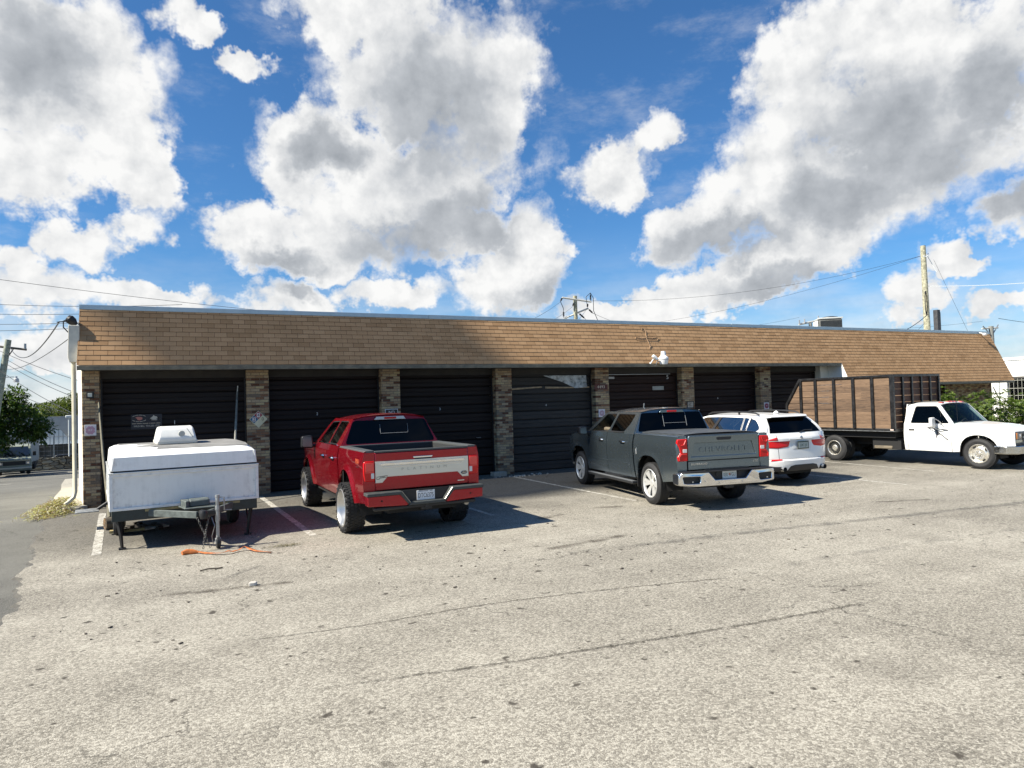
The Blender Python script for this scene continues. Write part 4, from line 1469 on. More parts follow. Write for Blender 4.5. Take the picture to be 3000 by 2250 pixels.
for x in (-1.18, 1.18): MB().bb(x - .1, x + .1, .75, .85, 1.3, 1.6).build('wing_mirror', BLACK, e, bevel=.02)
for x in (-.82, .82):
    for y in (.9, 4.2): MB().lathe([(0, -.12), (.31, -.12), (.34, -.06), (.34, .06), (.31, .12), (0, .12)], (x, y, .34), 'x', 18).build('wheel', RUBBER, e)
# box truck behind the van
e = empty('box_truck', (-12.6, 66, gz(66)), 0, 'pale grey box truck standing behind the old van', 'truck')
MB().bb(-2.2, 1.1, 0, 6, .7, 3.4).build('cargo_box', pbr('box_grey', (.34, .35, .33), .6, var=.15, vscale=2), e, bevel=.04)
MB().bb(.98, 1.12, -.03, .0, .7, 3.4).build('corner_post', pbr('box_post', (.45, .46, .44), .6), e)
MB().bb(-2.1, 1.0, -.5, 6, .45, .69).build('chassis', BLACK, e)
for x in (-1.9, .9):
    for y in (.3, 4.6): MB().lathe([(0, -.15), (.4, -.15), (.45, -.08), (.45, .08), (.4, .15), (0, .15)], (x, y, .45), 'x', 18).build('wheel', RUBBER, e)

# ------------------------------------------------------------------ poles
POLE = pbr('treated_pole', (.30, .285, .20), .85, var=.45, vscale=7, bump=.4, bscale=25)
POLEG = pbr('grey_green_pole', (.26, .28, .22), .85, var=.3, vscale=6)


def insul(mb, a, b_):
    a, b_ = Vector(a), Vector(b_)
    pts = [a.lerp(b_, f) for f in (0, .2, .21, .3, .31, .4, .41, .5, .51, .6, .61, .7, .71, .8, 1)]
    mb.tube(pts, [.02, .02, .07, .07, .04, .07, .07, .04, .07, .07, .04, .07, .07, .02, .02], 7)


e = empty('utility_pole', (46.75, 30, gz(30)), 0, 'thick bare wooden pole with cable coil at right of roof', 'utility pole')
MB().tube([(0, 0, 0), (-.04, 0, 6.5), (-.1, 0, 12.75)], [.23, .21, .165], 14).build('shaft', POLE, e)
mb = MB()
for k in range(5):
    pts = [(-.34 - .02 * k + .10 * math.cos(a), -.2 - .012 * k, 8.7 + (.75 + .02 * k) * math.sin(a)) for a in [2 * math.pi * j / 20 for j in range(21)]]
    mb.tube(pts, .028, 5, False)
mb.build('cable_coil', BLACK, e)
mb = MB().tube([(-.25, -.1, 12.0), (-.05, -.2, 11.95), (.2, -.15, 12.1), (.28, -.1, 12.2)], .04, 6)
mb.tube([(.18, -.1, 12.05), (.75, -.35, 10.9)], .03, 6)
mb.build('bracket', pbr('pale_bracket', (.6, .62, .62), .5), e)

e = empty('utility_pole', (27.35, 45, gz(45)), 0, 'distant pole with two crossarms standing up behind roof middle', 'utility pole')
MB().tube([(0, 0, 0), (0, 0, 11.5)], [.2, .15], 12).build('shaft', POLE, e)
MB().tube([(-1.15, .0, 11.33), (1.3, -.25, 11.06)], .075, 4).build('crossarm', pbr('pale_crossarm', (.45, .45, .42), .7), e)
MB().tube([(-.95, .2, 9.75), (1.05, -.2, 10.55)], .065, 4).build('crossarm', pbr('pale_crossarm', (.45, .45, .42), .7), e)
for a, b_ in (((-1.15, 0, 11.3), (-1.6, -.5, 10.95)), ((-.1, 0, 10.95), (-.55, -.5, 10.65)), ((1.0, -.2, 10.9), (.65, -.7, 10.55)), ((1.25, -.25, 11.1), (1.25, -.25, 11.75)),
              ((1.05, -.2, 10.5), (1.75, .2, 10.2)), ((.25, 0, 10.2), (1.1, .3, 9.75)), ((-.95, .2, 9.8), (-.95, .2, 10.4)), ((-.7, .2, 9.75), (-.05, .5, 9.45))):
    mb = MB()
    insul(mb, a, b_)
    mb.build('insulator', BLACK, e)
mb = MB().tube([(-1.6, -.5, 10.95), (-1.2, -.2, 10.5), (-.95, .2, 10.4)], .025, 5)
mb.tube([(.65, -.7, 10.55), (.75, -.4, 11.4), (1.25, -.25, 11.75), (1.6, -.1, 11.4), (1.65, 0, 10.4), (2.2, .3, 9.7)], .025, 5)
mb.build('jumper_wire', BLACK, e)

e = empty('utility_pole', (81.4, 45, gz(45)), 0, 'small far grey pole with bent crossarm at right roof end', 'utility pole')
MB().tube([(0, 0, 0), (-.1, 0, 10.3)], [.28, .24], 10).build('shaft', pbr('grey_pole', (.2, .2, .18), .8), e)
MB().tube([(-1.8, 0, 10.0), (1.6, .2, 10.2)], .09, 4).build('crossarm', pbr('pale_crossarm', (.45, .45, .42), .7), e)
MB().tube([(-1.6, 0, 10.3), (-.2, -.1, 9.2), (.2, -.1, 9.6), (1.3, 0, 10.5)], .06, 5).build('brace', GALV, e)

e = empty('crossarm_pole', (70.4, 60, gz(60)), 0, 'tilted pale crossarm of a far pole beside the roof condenser', 'utility pole')
MB().tube([(0, 0, 0), (.1, 0, 12.9)], [.25, .2], 10).build('shaft', pbr('grey_pole', (.2, .2, .18), .8), e)
MB().tube([(-1.9, 0, 12.7), (1.6, .2, 13.3)], .12, 4).build('crossarm', pbr('pale_crossarm', (.45, .45, .42), .7), e)
mb = MB()
for x, z in ((-1.8, 12.7), (-.9, 12.85), (1.55, 13.3)): mb.tube([(x, 0, z), (x, 0, z + .55)], .07, 6)
mb.build('insulator', pbr('grey_insulator', (.3, .3, .3), .4), e)

e = empty('utility_pole', (-9.45, 45, gz(45)), 0, 'leaning wooden pole with crossarm at the left picture edge', 'utility pole')
MB().tube([(0, 0, 0), (.35, 0, 3.6), (.93, 0, 7.65)], [.2, .18, .15], 12).build('shaft', POLEG, e)
MB().tube([(-.6, 0, 7.35), (.6, 0, 7.27), (1.75, 0, 7.12)], .06, 4).build('crossarm', pbr('dark_crossarm', (.09, .08, .065), .8), e)
mb = MB().tube([(1.68, 0, 7.15), (1.68, 0, 7.45)], .06, 6)
mb.build('insulator', GALV, e)
MB().tube([(.95, 0, 6.8), (1.15, 0, 7.15)], .03, 5).build('brace', BLACK, e)
MB().tube([(.3, -.1, 5.6), (1.2, -.2, 5.62)], .02, 5).build('lamp_arm', GALV, e)
MB().lathe([(.05, .14), (.06, .05), (.12, 0), (.14, -.18), (.0, -.17)], (1.3, -.2, 5.52), 'z', 12).build('lamp_head', pbr('lamp_grey', (.45, .45, .45), .5), e)
mb = MB().bb(.1, .4, -.2, .1, 5.9, 6.6)
mb.build('transformer_box', BLACK, e)


def wire(name, a, b_, sag, r, label, n=22, group='overhead wires', mat=BLACK):
    a, b_ = Vector(a), Vector(b_)
    o = a.copy()
    pts = []
    for k in range(n + 1):
        f = k / n
        p = a.lerp(b_, f)
        p.z -= sag * 4 * f * (1 - f)
        pts.append(p - o)
    ob = MB().tube(pts, r, 5).build(name, mat, None)
    ob.location = o
    tag(ob, label, 'wire', group)


wire('overhead_wire', (46.6, 30, 11.5), (28.6, 45, 9.85), .9, .010, 'upper thin wire from thick right pole to crossarm pole')
wire('overhead_wire', (46.6, 30, 11.5), (42.0, 62, 9.9), .8, .010, 'lower thin wire from thick right pole down behind the roof')
wire('service_cable', (46.75, 30, 9.35), (55, 20, 9.35), .35, .018, 'pale twisted cable leaving thick pole to the right', mat=pbr('pale_cable', (.5, .52, .52), .5))
wire('guy_wire', (47.3, 29.7, 11.2), (49.2, 27.5, 3.0), .05, .008, 'thin guy wire slanting down right of the thick pole')
wire('service_cable', (46.55, 29.8, 7.35), (32, 23.2, 4.7), .25, .022, 'heavy black cable from thick pole down to roof')
wire('service_cable', (46.55, 29.8, 7.0), (37.5, 26, 4.6), .1, .010, 'thin lower cable from thick pole down to roof')
for a, b_, l in (((25.8, 44.5, 9.62), (14.0, 29, 5.6), 'leftmost of three wires falling left from the crossarm pole'), ((26.85, 44.5, 9.3), (15.0, 29, 5.5), 'middle of three wires falling left from the crossarm pole'),
                 ((28.0, 44.3, 9.2), (17.0, 29, 5.5), 'rightmost of three wires falling left from the crossarm pole')):
    wire('overhead_wire', a, b_, .15, .010, l)
wire('overhead_wire', (29.1, 45.2, 8.9), (52, 60, 9.8), .9, .012, 'sagging wire right of the crossarm pole along roof line')
wire('overhead_wire', (79.8, 45, 9.5), (48, 55, 9.5), .8, .012, 'wire from far right pole running left behind the roof')
wire('overhead_wire', (82.8, 45, 9.9), (100, 40, 9.0), .5, .025, 'wire leaving far right pole to the right edge')
wire('overhead_wire', (68.6, 60, 11.5), (52, 60, 9.6), .3, .012, 'wire from tilted far crossarm down left behind roof')
LW = ['topmost', 'second', 'third', 'fourth', 'lowest']
for (za, zb_), nm in zip(((7.8, 5.41), (7.07, 5.0), (6.53, 4.75), (5.98, 4.41), (5.63, 4.2)), LW):
    if nm == 'topmost':
        wire('overhead_wire', (-12, 38, 9.0), (10.5, 42, 7.55), .25, .011, 'long thin wire crossing sky above the left roof end')
    else:
        wire('overhead_wire', (-9.5, 44, za + 1.05), (0, 38, zb_ + 2.55), .12, .012, '%s of the parallel wires behind left roof corner' % nm)
wire('service_cable', (-8.5, 45, 6.05), (-2.5, 18.15, 4.24), .75, .015, 'heavy black cable from leaning pole to the weatherhead')
for (a, b_), nm in zip((((-9.3, 45.2, 5.95), (-3.6, 34, 3.45)), ((-8.65, 45, 5.3), (-3.5, 32, 2.85)), ((-8.65, 45, 5.04), (-3.5, 32, 2.65)), ((-9.0, 45, 4.75), (-3.4, 30, 2.0)), ((-8.6, 45, 3.67), (-3.6, 34, 1.9)), ((-10.5, 50, 3.6), (-4.4, 46, 1.75))),
                       ('uppermost', 'second', 'third', 'fourth', 'fifth', 'faint lowest')):
    wire('overhead_wire', a, b_, .12, .013 if nm != 'faint lowest' else .008, '%s slanting wire between leaning pole and corner downspout' % nm)
wire('overhead_wire', (-8.7, 45, 4.75), (-2.3, 18.2, 3.9), .25, .010, 'nearly level wire from leaning pole to gutter box')

# ------------------------------------------------------------------ litter
DRY = leaf_mat('dry_leaf', (.19, .11, .06), (.34, .295, .20), (.52, .49, .41))
bm = bmesh.new()
for k in range(3200):
    f = random.random()
    x = -2.66 + random.gauss(0, .19)
    y = 18.3 + random.gauss(0, .66)
    if y < 17.0 or x > -2.16 and y > 17.9: continue
    hh = max(0, .30 - .4 * abs(x + 2.5)) * max(0, 1 - abs(y - 18.5) / 1.3)
    d = Vector((random.gauss(0, 1), random.gauss(0, 1), random.gauss(.1, .3)))
    leaf(bm, Vector((x, y, gz(y) + .015 + random.random() * hh)), d, Vector((0, 0, 1)) + rv() * .4, random.uniform(.06, .16), random.uniform(.012, .035))
me = bpy.data.meshes.new('dry_leaf_heap')
bm.to_mesh(me)
bm.free()
me.materials.append(DRY)
o = bpy.data.objects.new('dry_leaf_heap', me)
COL.objects.link(o)
tag(o, 'heap of dry straw coloured palm litter at the left corner', 'leaf litter', kind='stuff')
mb = MB()
for x, y in [(-0.76, 9.45), (-0.42, 9.19), (1.46, 8.82), (1.42, 11.19), (4.14, 8.99), (3.33, 8.74), (3.89, 9.53), (-1.14, 8.12), (-0.9, 7.9), (-0.7, 8.0), (0.2, 10.05), (0.35, 10.1)] + \
        [(random.uniform(-1.2, 11), random.uniform(6.8, 11.5)) for _ in range(90)]:
    s = random.uniform(.008, .022)
    mb.box(x, y, s * .3, s * random.uniform(1, 2.6), s, s * .6, Matrix.Rotation(random.uniform(0, 3.1), 3, 'Z') @ Matrix.Rotation(random.uniform(-.2, .2), 3, 'X'))
tag(mb.build('pavement_grit', pbr('grit', (.06, .05, .04), .9, var=.5, vscale=.7), smooth=0), 'dark crumbs and bits of bark strewn over the pavement', 'litter', kind='stuff')
thing('broken_stone', MB().prism(rounded([(-.05, -.03), (.04, -.04), (.06, .02), (-.02, .05)], .02), 'z', 0, .045).build('broken_stone', pbr('pale_stone', (.5, .47, .42), .9, var=.3), bevel=.008, loc=(.72, 8.95, 0)), 'single pale stone lying near the brown stain', 'stone')
thing('dry_twig', MB().tube([(-.13, 0, .01), (-.02, .02, .02), (.10, .015, .012), (.15, .04, .01)], .009, 5).build('dry_twig', pbr('twig', (.05, .04, .03), .9), loc=(.29, 10.12, 0)), 'dark forked twig on pavement in front of the trailer jack', 'twig')
bm = bmesh.new()
for k in range(120):
    p = Vector((1.42 + random.gauss(0, .13), 11.2 + random.gauss(0, .05), .006 + random.random() * .02))
    leaf(bm, p, Vector((random.gauss(0, 1), random.gauss(0, 1), .1)), Vector((0, 0, 1)), random.uniform(.03, .06), .012)
me = bpy.data.meshes.new('leaf_patch')
bm.to_mesh(me)
bm.free()
me.materials.append(leaf_mat('olive_leaf', (.05, .05, .015), (.10, .09, .03), (.14, .12, .04)))
o = bpy.data.objects.new('leaf_patch', me)
COL.objects.link(o)
tag(o, 'small olive patch of fallen leaves near the white line end', 'leaf litter', kind='stuff')


# ------------------------------------------------------------------ vehicles: shared pieces (x forward, y left, z up)
def vehicle(name, ox, oy, heading, label, cat, group=None):
    return empty(name, (ox, oy, 0), math.pi / 2 - heading, label, cat, group)


TINT = glass('tinted_glass', (.10, .11, .12), .015, .9, .5)
CLEARG = glass('clear_glass', (.85, .95, .9), .015, .25, .25)
SMOKE = glass('smoked_glass', (.35, .42, .40), .015, .7, .35)
DTINT = glass('dark_side_glass', (.08, .09, .10), .015, .9, .16)
SCREENG = glass('pale_windscreen_glass', (.75, .9, .88), .02, .18, .5)
SEATM = pbr('seat_cloth', (.022, .022, .024), .8, var=.2)
TRIMS = pbr('satin_trim', (.55, .55, .52), .35, .8, var=.05)


def make_wheel(parent, x, y, side, R, W, rim, style, turn=0.0, rimmat=None, label=None):
    hub = MB().lathe([(0, -W * .3), (.16, -W * .3), (.16, W * .1), (0, W * .1)], (0, 0, 0), 'y', 18).build('wheel', DARK, parent)
    hub.location = (x, y, R)
    hub.rotation_euler = (0, 0, turn)
    if label: hub['label'] = label
    h = W / 2
    mb = MB().lathe([(rim - .012, -h + .02), (rim + .015, -h + .004), (R * .82, -h - .006), (R - .035, -h + .012), (R - .008, -h + .04), (R - .004, 0), (R - .008, h - .04), (R - .035, h - .012),
                     (R * .82, h + .006), (rim + .015, h - .004), (rim - .012, h - .02)], (0, 0, 0), 'y', 48)
    blocky = style == 'dish'
    rows = ((-h + .035, .05), (-h * .42, .045), (0, .04), (h * .42, .045), (h - .035, .05)) if blocky else ((-h * .66, .035), (-h * .22, .04), (h * .22, .04), (h * .66, .035))
    n = 46 if blocky else 64
    for j, (t, w) in enumerate(rows):
        for k in range(n):
            a = 2 * math.pi * (k + .5 * (j % 2)) / n
            m = Matrix.Rotation(-a, 3, 'Y') @ Matrix.Rotation(.35 * (1 if j % 2 else -1), 3, 'X')
            rr = R - .004
            mb.box(rr * math.cos(a), t, rr * math.sin(a), .016 if blocky else .008, w, 2 * math.pi * R / n * .72, m)
    if blocky:
        for k in range(23):
            a = 2 * math.pi * k / 23
            m = Matrix.Rotation(-a, 3, 'Y')
            for s in (-1, 1): mb.box((R - .04) * math.cos(a), s * (h - .004), (R - .04) * math.sin(a), .06, .022, .045, m)
    mb.build('tyre', RUBBER, hub)
    s = side
    rm = rimmat or ALU
    mb = MB()
    if style == 'dish':          # deep polished barrel with a small dark centre far inside
        mb.lathe([(rim + .006, s * (h - .004)), (rim - .008, s * (h + .004)), (rim - .022, s * (h - .012)), (rim - .03, s * (h - .05)), (rim - .06, s * .035), (rim - .10, s * .01)], (0, 0, 0), 'y', 48)
        r_ = mb.build('rim', rm, hub)
        mb = MB().lathe([(rim - .10, s * .012), (.09, s * .03), (.085, s * .055), (0, s * .06)], (0, 0, 0), 'y', 32)
        for k in range(8):
            a = 2 * math.pi * k / 8
            mb.box((rim * .55) * math.cos(a), s * .03, (rim * .55) * math.sin(a), rim * .75, .025, .035, Matrix.Rotation(-a, 3, 'Y'))
        mb.build('rim_centre', pbr('gunmetal', (.09, .09, .095), .35, .8), hub)
    elif style == 'spoke':
        mb.lathe([(rim + .006, s * (h - .012)), (rim - .006, s * (h - .002)), (rim - .02, s * (h - .014)), (rim - .028, s * (h - .05))], (0, 0, 0), 'y', 48)
        MB().lathe([(rim - .027, s * (h - .05)), (rim - .04, -s * h * .2), (.09, -s * h * .1), (0, -s * h * .1)], (0, 0, 0), 'y', 36).build('rim_barrel', pbr('dark_barrel', (.035, .035, .036), .5, .5), hub)
        for k in range(6):
            for d_ in (-.17, .17):
                a = 2 * math.pi * k / 6 + d_
                a2 = 2 * math.pi * k / 6 + d_ * .35
                p0 = Vector((.055 * math.cos(a2), s * (h - .055), .055 * math.sin(a2)))
                p1 = Vector(((rim - .02) * math.cos(a), s * (h - .022), (rim - .02) * math.sin(a)))
                d = p1 - p0
                tz = Vector((-math.sin(a), 0, math.cos(a)))
                w0, w1 = .022, .036
                q = [p0 + tz * w0, p0 - tz * w0, p1 - tz * w1, p1 + tz * w1]
                lo = [v - Vector((0, s * .035, 0)) for v in q]
                qs = [mb.bm.verts.new(v) for v in q] + [mb.bm.verts.new(v) for v in lo]
                for f in ((0, 1, 2, 3), (7, 6, 5, 4), (0, 4, 5, 1), (1, 5, 6, 2), (2, 6, 7, 3), (3, 7, 4, 0)): mb.face([qs[i] for i in f])
        mb.lathe([(.075, s * (h - .065)), (.07, s * (h - .045)), (.05, s * (h - .038)), (0, s * (h - .036))], (0, 0, 0), 'y', 24)
        mb.build('rim', rm, hub)
    elif style == 'steel':        # ventilated steel disc with hand holes and eight nuts
        off = h - .05 if side * y >= 0 else h - .05
        mb.lathe([(rim + .008, s * (h - .008)), (rim - .004, s * (h + .004)), (rim - .018, s * (h - .008)), (rim - .03, s * (h - .045)), (rim - .045, s * (h - .05)),
                  (rim * .62, s * (h - .022)), (rim * .46, s * (h - .026)), (rim * .40, s * (h - .03))], (0, 0, 0), 'y', 48)
        mb.lathe([(rim * .42, s * (h - .03)), (rim * .22, s * (h - .03)), (rim * .2, s * (h - .0)), (0, s * (h + .004))], (0, 0, 0), 'y', 24)
        r_ = mb.build('rim', rm, hub)
        mb = MB()
        for k in range(4):
            a = 2 * math.pi * k / 4 + .6
            for e_ in (-.12, 0, .12): mb.box(rim * .78 * math.cos(a + e_), s * (h - .032), rim * .78 * math.sin(a + e_), .028, .008, .03, Matrix.Rotation(-a - e_, 3, 'Y'))
        mb.build('hand_hole', DARK, hub, smooth=0)
        mb = MB()
        for k in range(8):
            a = 2 * math.pi * k / 8
            mb.lathe([(.0, s * (h - .01)), (.012, s * (h - .012)), (.014, s * (h - .03))], (rim * .33 * math.cos(a), 0, rim * .33 * math.sin(a)), 'y', 8)
        mb.build('wheel_nut', GALV, hub)
    elif style == 'dual':         # outer wheel of a pair: deep inset dish
        mb.lathe([(rim + .008, s * (h - .008)), (rim - .004, s * (h + .004)), (rim - .018, s * (h - .01)), (rim - .035, s * (h - .10)), (rim * .7, s * (h - .135)), (rim * .5, s * (h - .13)),
                  (rim * .42, s * (h - .12)), (rim * .40, s * (h - .04)), (rim * .3, s * (h - .02)), (0, s * (h - .02))], (0, 0, 0), 'y', 48)
        for k in range(8):
            a = 2 * math.pi * k / 8
            mb.lathe([(.0, s * (h - .085)), (.014, s * (h - .09)), (.016, s * (h - .125))], (rim * .55 * math.cos(a), 0, rim * .55 * math.sin(a)), 'y', 8)
        mb.build('rim', rm, hub)
        mb = MB()
        for k in range(6):
            a = 2 * math.pi * k / 6 + .3
            mb.box(rim * .77 * math.cos(a), s * (h - .118), rim * .77 * math.sin(a), .03, .01, .06, Matrix.Rotation(-a, 3, 'Y'))
        mb.build('hand_hole', DARK, hub, smooth=0)
    return hub


class Body:
    """side skin of a vehicle: y as a function of x and z, with wheel arches cut from below"""

    def __init__(s, yz, axles, arch, rocker, nose=None, flare=.02, power=2.0, tailcut=None):
        s.yz, s.axles, s.arch, s.rocker, s.nose, s.flare, s.pw, s.tailcut = yz, axles, arch, rocker, nose, flare, power, tailcut

    def y(s, x, z):
        y = smooth_lerp(s.yz, z)
        if s.nose and x > s.nose[0]: y -= s.nose[1] * (x - s.nose[0]) ** 2
        if s.tailcut and x < s.tailcut[0]: y -= s.tailcut[1] * (s.tailcut[0] - x) ** 2
        for ax in s.axles:
            rx, rz, cz = s.arch
            d = ((abs(x - ax) / rx) ** s.pw + (max(0, z - cz) / rz) ** s.pw) ** (1 / s.pw)
            if .9 < d < 1.22: y += s.flare * (1 - max(0, (d - 1.03)) / .19) ** 2
        return y

    def zlo(s, x):
        z = lerp(s.rocker, x)
        for ax in s.axles:
            rx, rz, cz = s.arch
            k = abs(x - ax) / rx
            if k < 1: z = max(z, cz + rz * (1 - k ** s.pw) ** (1 / s.pw))
        return z

    def panel(s, mb, x0, x1, zhi, sgn, nz=12, dx=.035, skirt=.03, slant=0.0, slant1=0.0):
        n = max(2, int((x1 - x0) / dx))
        cols = []
        for i in range(n + 1):
            x = x0 + (x1 - x0) * i / n
            z0, z1 = s.zlo(x), (zhi(x) if callable(zhi) else zhi)
            col = []
            for j in range(nz + 1):
                f = j / nz
                z = z0 + (z1 - z0) * f
                e = slant * (1 - i / n) + slant1 * (i / n)
                xx = x + e * (z - .9)
                col.append(mb.bm.verts.new((xx, sgn * s.y(x, z), z)))
            cols.append(col)
        for i in range(n):
            for j in range(nz):
                q = (cols[i][j], cols[i + 1][j], cols[i + 1][j + 1], cols[i][j + 1])
                mb.face(q if sgn < 0 else q[::-1])
        # turned in edges
        ring = [cols[i][0] for i in range(n + 1)] + [cols[n][j] for j in range(1, nz + 1)] + [cols[i][nz] for i in range(n - 1, -1, -1)] + [cols[0][j] for j in range(nz - 1, 0, -1)]
        inn = [mb.bm.verts.new((v.co.x, v.co.y - sgn * skirt, v.co.z)) for v in ring]
        for i in range(len(ring)):
            j = (i + 1) % len(ring)
            q = (ring[i], inn[i], inn[j], ring[j])
            mb.face(q)
        return s


def seats(parent, xs, y=.38, z=.75, wide=.48):
    for x, rear in xs:
        for yy in (y, -y):
            mb = MB()
            mb.bb(x - .02, x + .5, yy - wide / 2, yy + wide / 2, z, z + .16)
            m = Matrix.Rotation(rad(-14), 3, 'Y')
            mb.box(x - .09, yy, z + .42, .14, wide, .66, m)
            mb.box(x - .19, yy, z + .84, .10, wide * .55, .19, m)
            mb.build('seat', SEATM, parent, bevel=.04)


def plate(parent, x, y, z, bodycol, chars, inkm, w=.305, h=.155, mid=None, face='rear', size=.085):
    s = -1 if face == 'rear' else 1
    p = MB().box(x, y, z, .006, w, h).build('licence_plate', bodycol, parent, bevel=.004)
    text('plate_letters', chars, size, inkm, p, (x + s * .0035, y, z - .008), face, .001, sx=.6, spacing=1.05)
    mb = MB()
    for k, wd in enumerate((.05, .07, .09)):
        mb.box(x + s * .0035, y + s * (-.09 + k * .085) * -1, z + h * .40, .002, wd, .012)
    mb.build('plate_strip', pbr('plate_ink', (.25, .27, .3), .6), p, smooth=0)
    if mid:
        mb = MB().lathe([(0, -.002), (.02, -.002), (.022, .002)], (x + s * .004, y, z), 'x', 12)
        mb.build('plate_emblem', pbr('plate_orange', (.45, .2, .12), .6), p)
    return p


def pickup(P):
    root = P['root']
    PT = P['paint']
    wb = P['wb']
    B = Body(P['yz'], (0, wb), P['arch'], P['rocker'], (wb + .28, .22), P['flare'], P['pw'])
    belt, rail = P['belt'], P['rail']
    tail = -1.13

    def fender(x): return lerp([(3.0, belt - .02), (3.4, belt - .05), (wb + .5, belt - .12), (wb + .9, belt - .26)], x)

    for s in (1, -1):
        mb = MB()
        B.panel(mb, tail, .655, rail, s, dx=.03)
        mb.build('bed_side', PT, root, smooth=40)
        mb = MB()
        B.panel(mb, .715, P['dr'] - .004, belt, s, dx=.03, slant1=-.03 * 0)
        mb.build('cab_corner', PT, root, smooth=40)
        for nm, a, b_ in (('rear_door', P['dr'], P['df'] - .004), ('front_door', P['df'] + .004, P['dn'] - .004)):
            mb = MB()
            B.panel(mb, a + .004, b_ - .004, belt, s, dx=.03)
            d = mb.build(nm, PT, root, smooth=40)
            hx = a + .33 if nm == 'rear_door' else a + .30
            y = B.y(hx, 1.2)
            hb = MB().tube([(hx - .13, s * (y + .002), P['hz']), (hx - .10, s * (y + .032), P['hz'] + .002), (hx + .08, s * (y + .034), P['hz'] + .004), (hx + .12, s * (y + .002), P['hz'] + .004)], [.014, .02, .02, .012], 8)
            hb.build('door_handle', CHROME, d)
            MB().lathe([(0, -.002), (.045, -.001), (.05, .001)], (hx, s * (y + .002), P['hz'] - .005), 'y', 16).build('handle_cup', DARK, d)
            MB().box((a + b_) / 2, s * (B.y(a + .2, .62) + .008), P['rocker'][0][1] + .16, (b_ - a) - .03, .02, .035).build('side_moulding', PT if not P.get('chrome_mould') else CHROME, d, bevel=.006)
        mb = MB()
        B.panel(mb, P['dn'], wb + .86, fender, s, dx=.03)
        mb.build('front_fender', PT, root, smooth=40)
        # wheel well liners
        for ax in (0, wb):
            mb = MB()
            r = P['arch'][0] + .02

            def well(u, v, ax=ax, s=s):
                a = math.pi * (1 - u)
                return (ax + r * math.cos(a), s * (.55 + .36 * v), P['arch'][2] - .1 + (P['arch'][1] + .11) * math.sin(a))
            mb.grid(well, 14, 2)
            mb.build('wheel_well', DARK, root)
    # floor, frame, inner shells
    mb = MB().bb(tail + .03, wb + .75, -.58, .58, .42, .78)
    mb.bb(.72, P['dn'] + .1, -.90, .90, .5, .76)
    for s in (1, -1):
        mb.bb(.56, wb - .56, s * .80, s * .90, .45, belt - .06)
        mb.bb(wb + .55, wb + .8, s * .6, s * .85, .5, 1.0)
        mb.bb(tail + .02, -.6, s * .7, s * .9, .56, 1.3)
    mb.build('chassis', DARK, root, smooth=0)
    # bed
    LIN = P['bed_mat']
    mb = MB()
    fz = .92
    mb.bb(tail + .05, .66, -.78, .78, fz - .03, fz)
    for k in range(12): mb.bb(tail + .06, .64, -.74 + k * .128, -.69 + k * .128, fz, fz + .014)
    mb.bb(.60, .655, -.88, .88, fz, rail - .01)
    for s in (1, -1):
        mb.bb(tail + .02, .66, s * .80, s * .84, fz, rail - .02)
        mb.bb(-.5, .5, s * .6, s * .8, fz, fz + .23)
        for k in range(7): mb.box(-.9 + k * .23, s * .797, 1.2, .03, .012, .22, Matrix.Rotation(rad(25), 3, 'Y'))
    mb.build('bed_liner', LIN, root, smooth=0)
    mb = MB()
    for s in (1, -1):
        mb.prism([(s * .80, rail - .03), (s * .80, rail + .012), (s * (B.y(-.9, rail) - .015), rail + .012), (s * (B.y(-.9, rail) + .003), rail - .004), (s * (B.y(-.9, rail) + .003), rail - .03)], 'x', tail + .0, .655)
    mb.bb(.60, .657, -.80, .80, rail - .02, rail + .012)
    mb.build('bed_rail', P['rail_mat'], root, bevel=.006)
    # rear corners
    for s in (1, -1):
        mb = MB()
        w = B.y(tail, 1.1)
        poly = [(s * .785, P['rocker'][0][1] + .16), (s * (B.y(tail, .65) - .0), P['rocker'][0][1] + .16), (s * w, .95), (s * w, 1.25), (s * (B.y(tail, rail) - .004), rail - .005), (s * .785, rail - .005)]
        mb.prism(poly, 'x', tail - .002, tail + .05)
        mb.build('bed_corner', PT, root, bevel=.018, smooth=40)
    # cab greenhouse
    g = P['green']

    def gy(z): return g['y0'] - (z - belt) * (g['y0'] - g['y1']) / (g['zt'] - belt)

    for s in (1, -1):
        def mp(u, v, d, s=s): return (u, s * (gy(v) - d), v)
        mb = MB()
        mb.holed(g['outer'], [w for w, _ in g['windows']], mp, .035)
        mb.build('cab_side', PT, root, smooth=30)
        for w, gm in g['windows']:
            mb = MB()
            c = (sum(p[0] for p in w) / len(w), sum(p[1] for p in w) / len(w))
            big = [((p[0] - c[0]) * 1.015 + c[0], (p[1] - c[1]) * 1.02 + c[1]) for p in w]
            mb.holed(big, [], lambda u, v, d, s=s: (u, s * (gy(v) - .014), v))
            win = mb.build('side_window', gm, root, smooth=0)
            fr = [((p[0] - c[0]) * .965 + c[0], (p[1] - c[1]) * .93 + c[1]) for p in w]
            mb = MB()
            mb.holed(w, [fr], lambda u, v, d, s=s: (u, s * (gy(v) - .006 - d), v), .006)
            mb.build('window_seal', BLACK, win, smooth=0)
        lo = [p for p in g['belt_trim']]
        MB().tube([(x, s * (gy(belt) + .002), belt + .004 + dz) for x, dz in lo], .011, 6).build('belt_trim', g['trim_mat'], root)
    # rear wall with back glass
    xr0, xr1 = g['xr']

    def rw(u, v, d): return (xr0 + (v - belt) * (xr1 - xr0) / (g['zt'] - belt) - .03 * (1 - (u / .8) ** 2) + d, u, v)
    wo = [(-gy(belt), belt - .05), (gy(belt), belt - .05), (gy(g['zt']), g['zt']), (.45, g['zt'] + .05), (-.45, g['zt'] + .05), (-gy(g['zt']), g['zt'])]
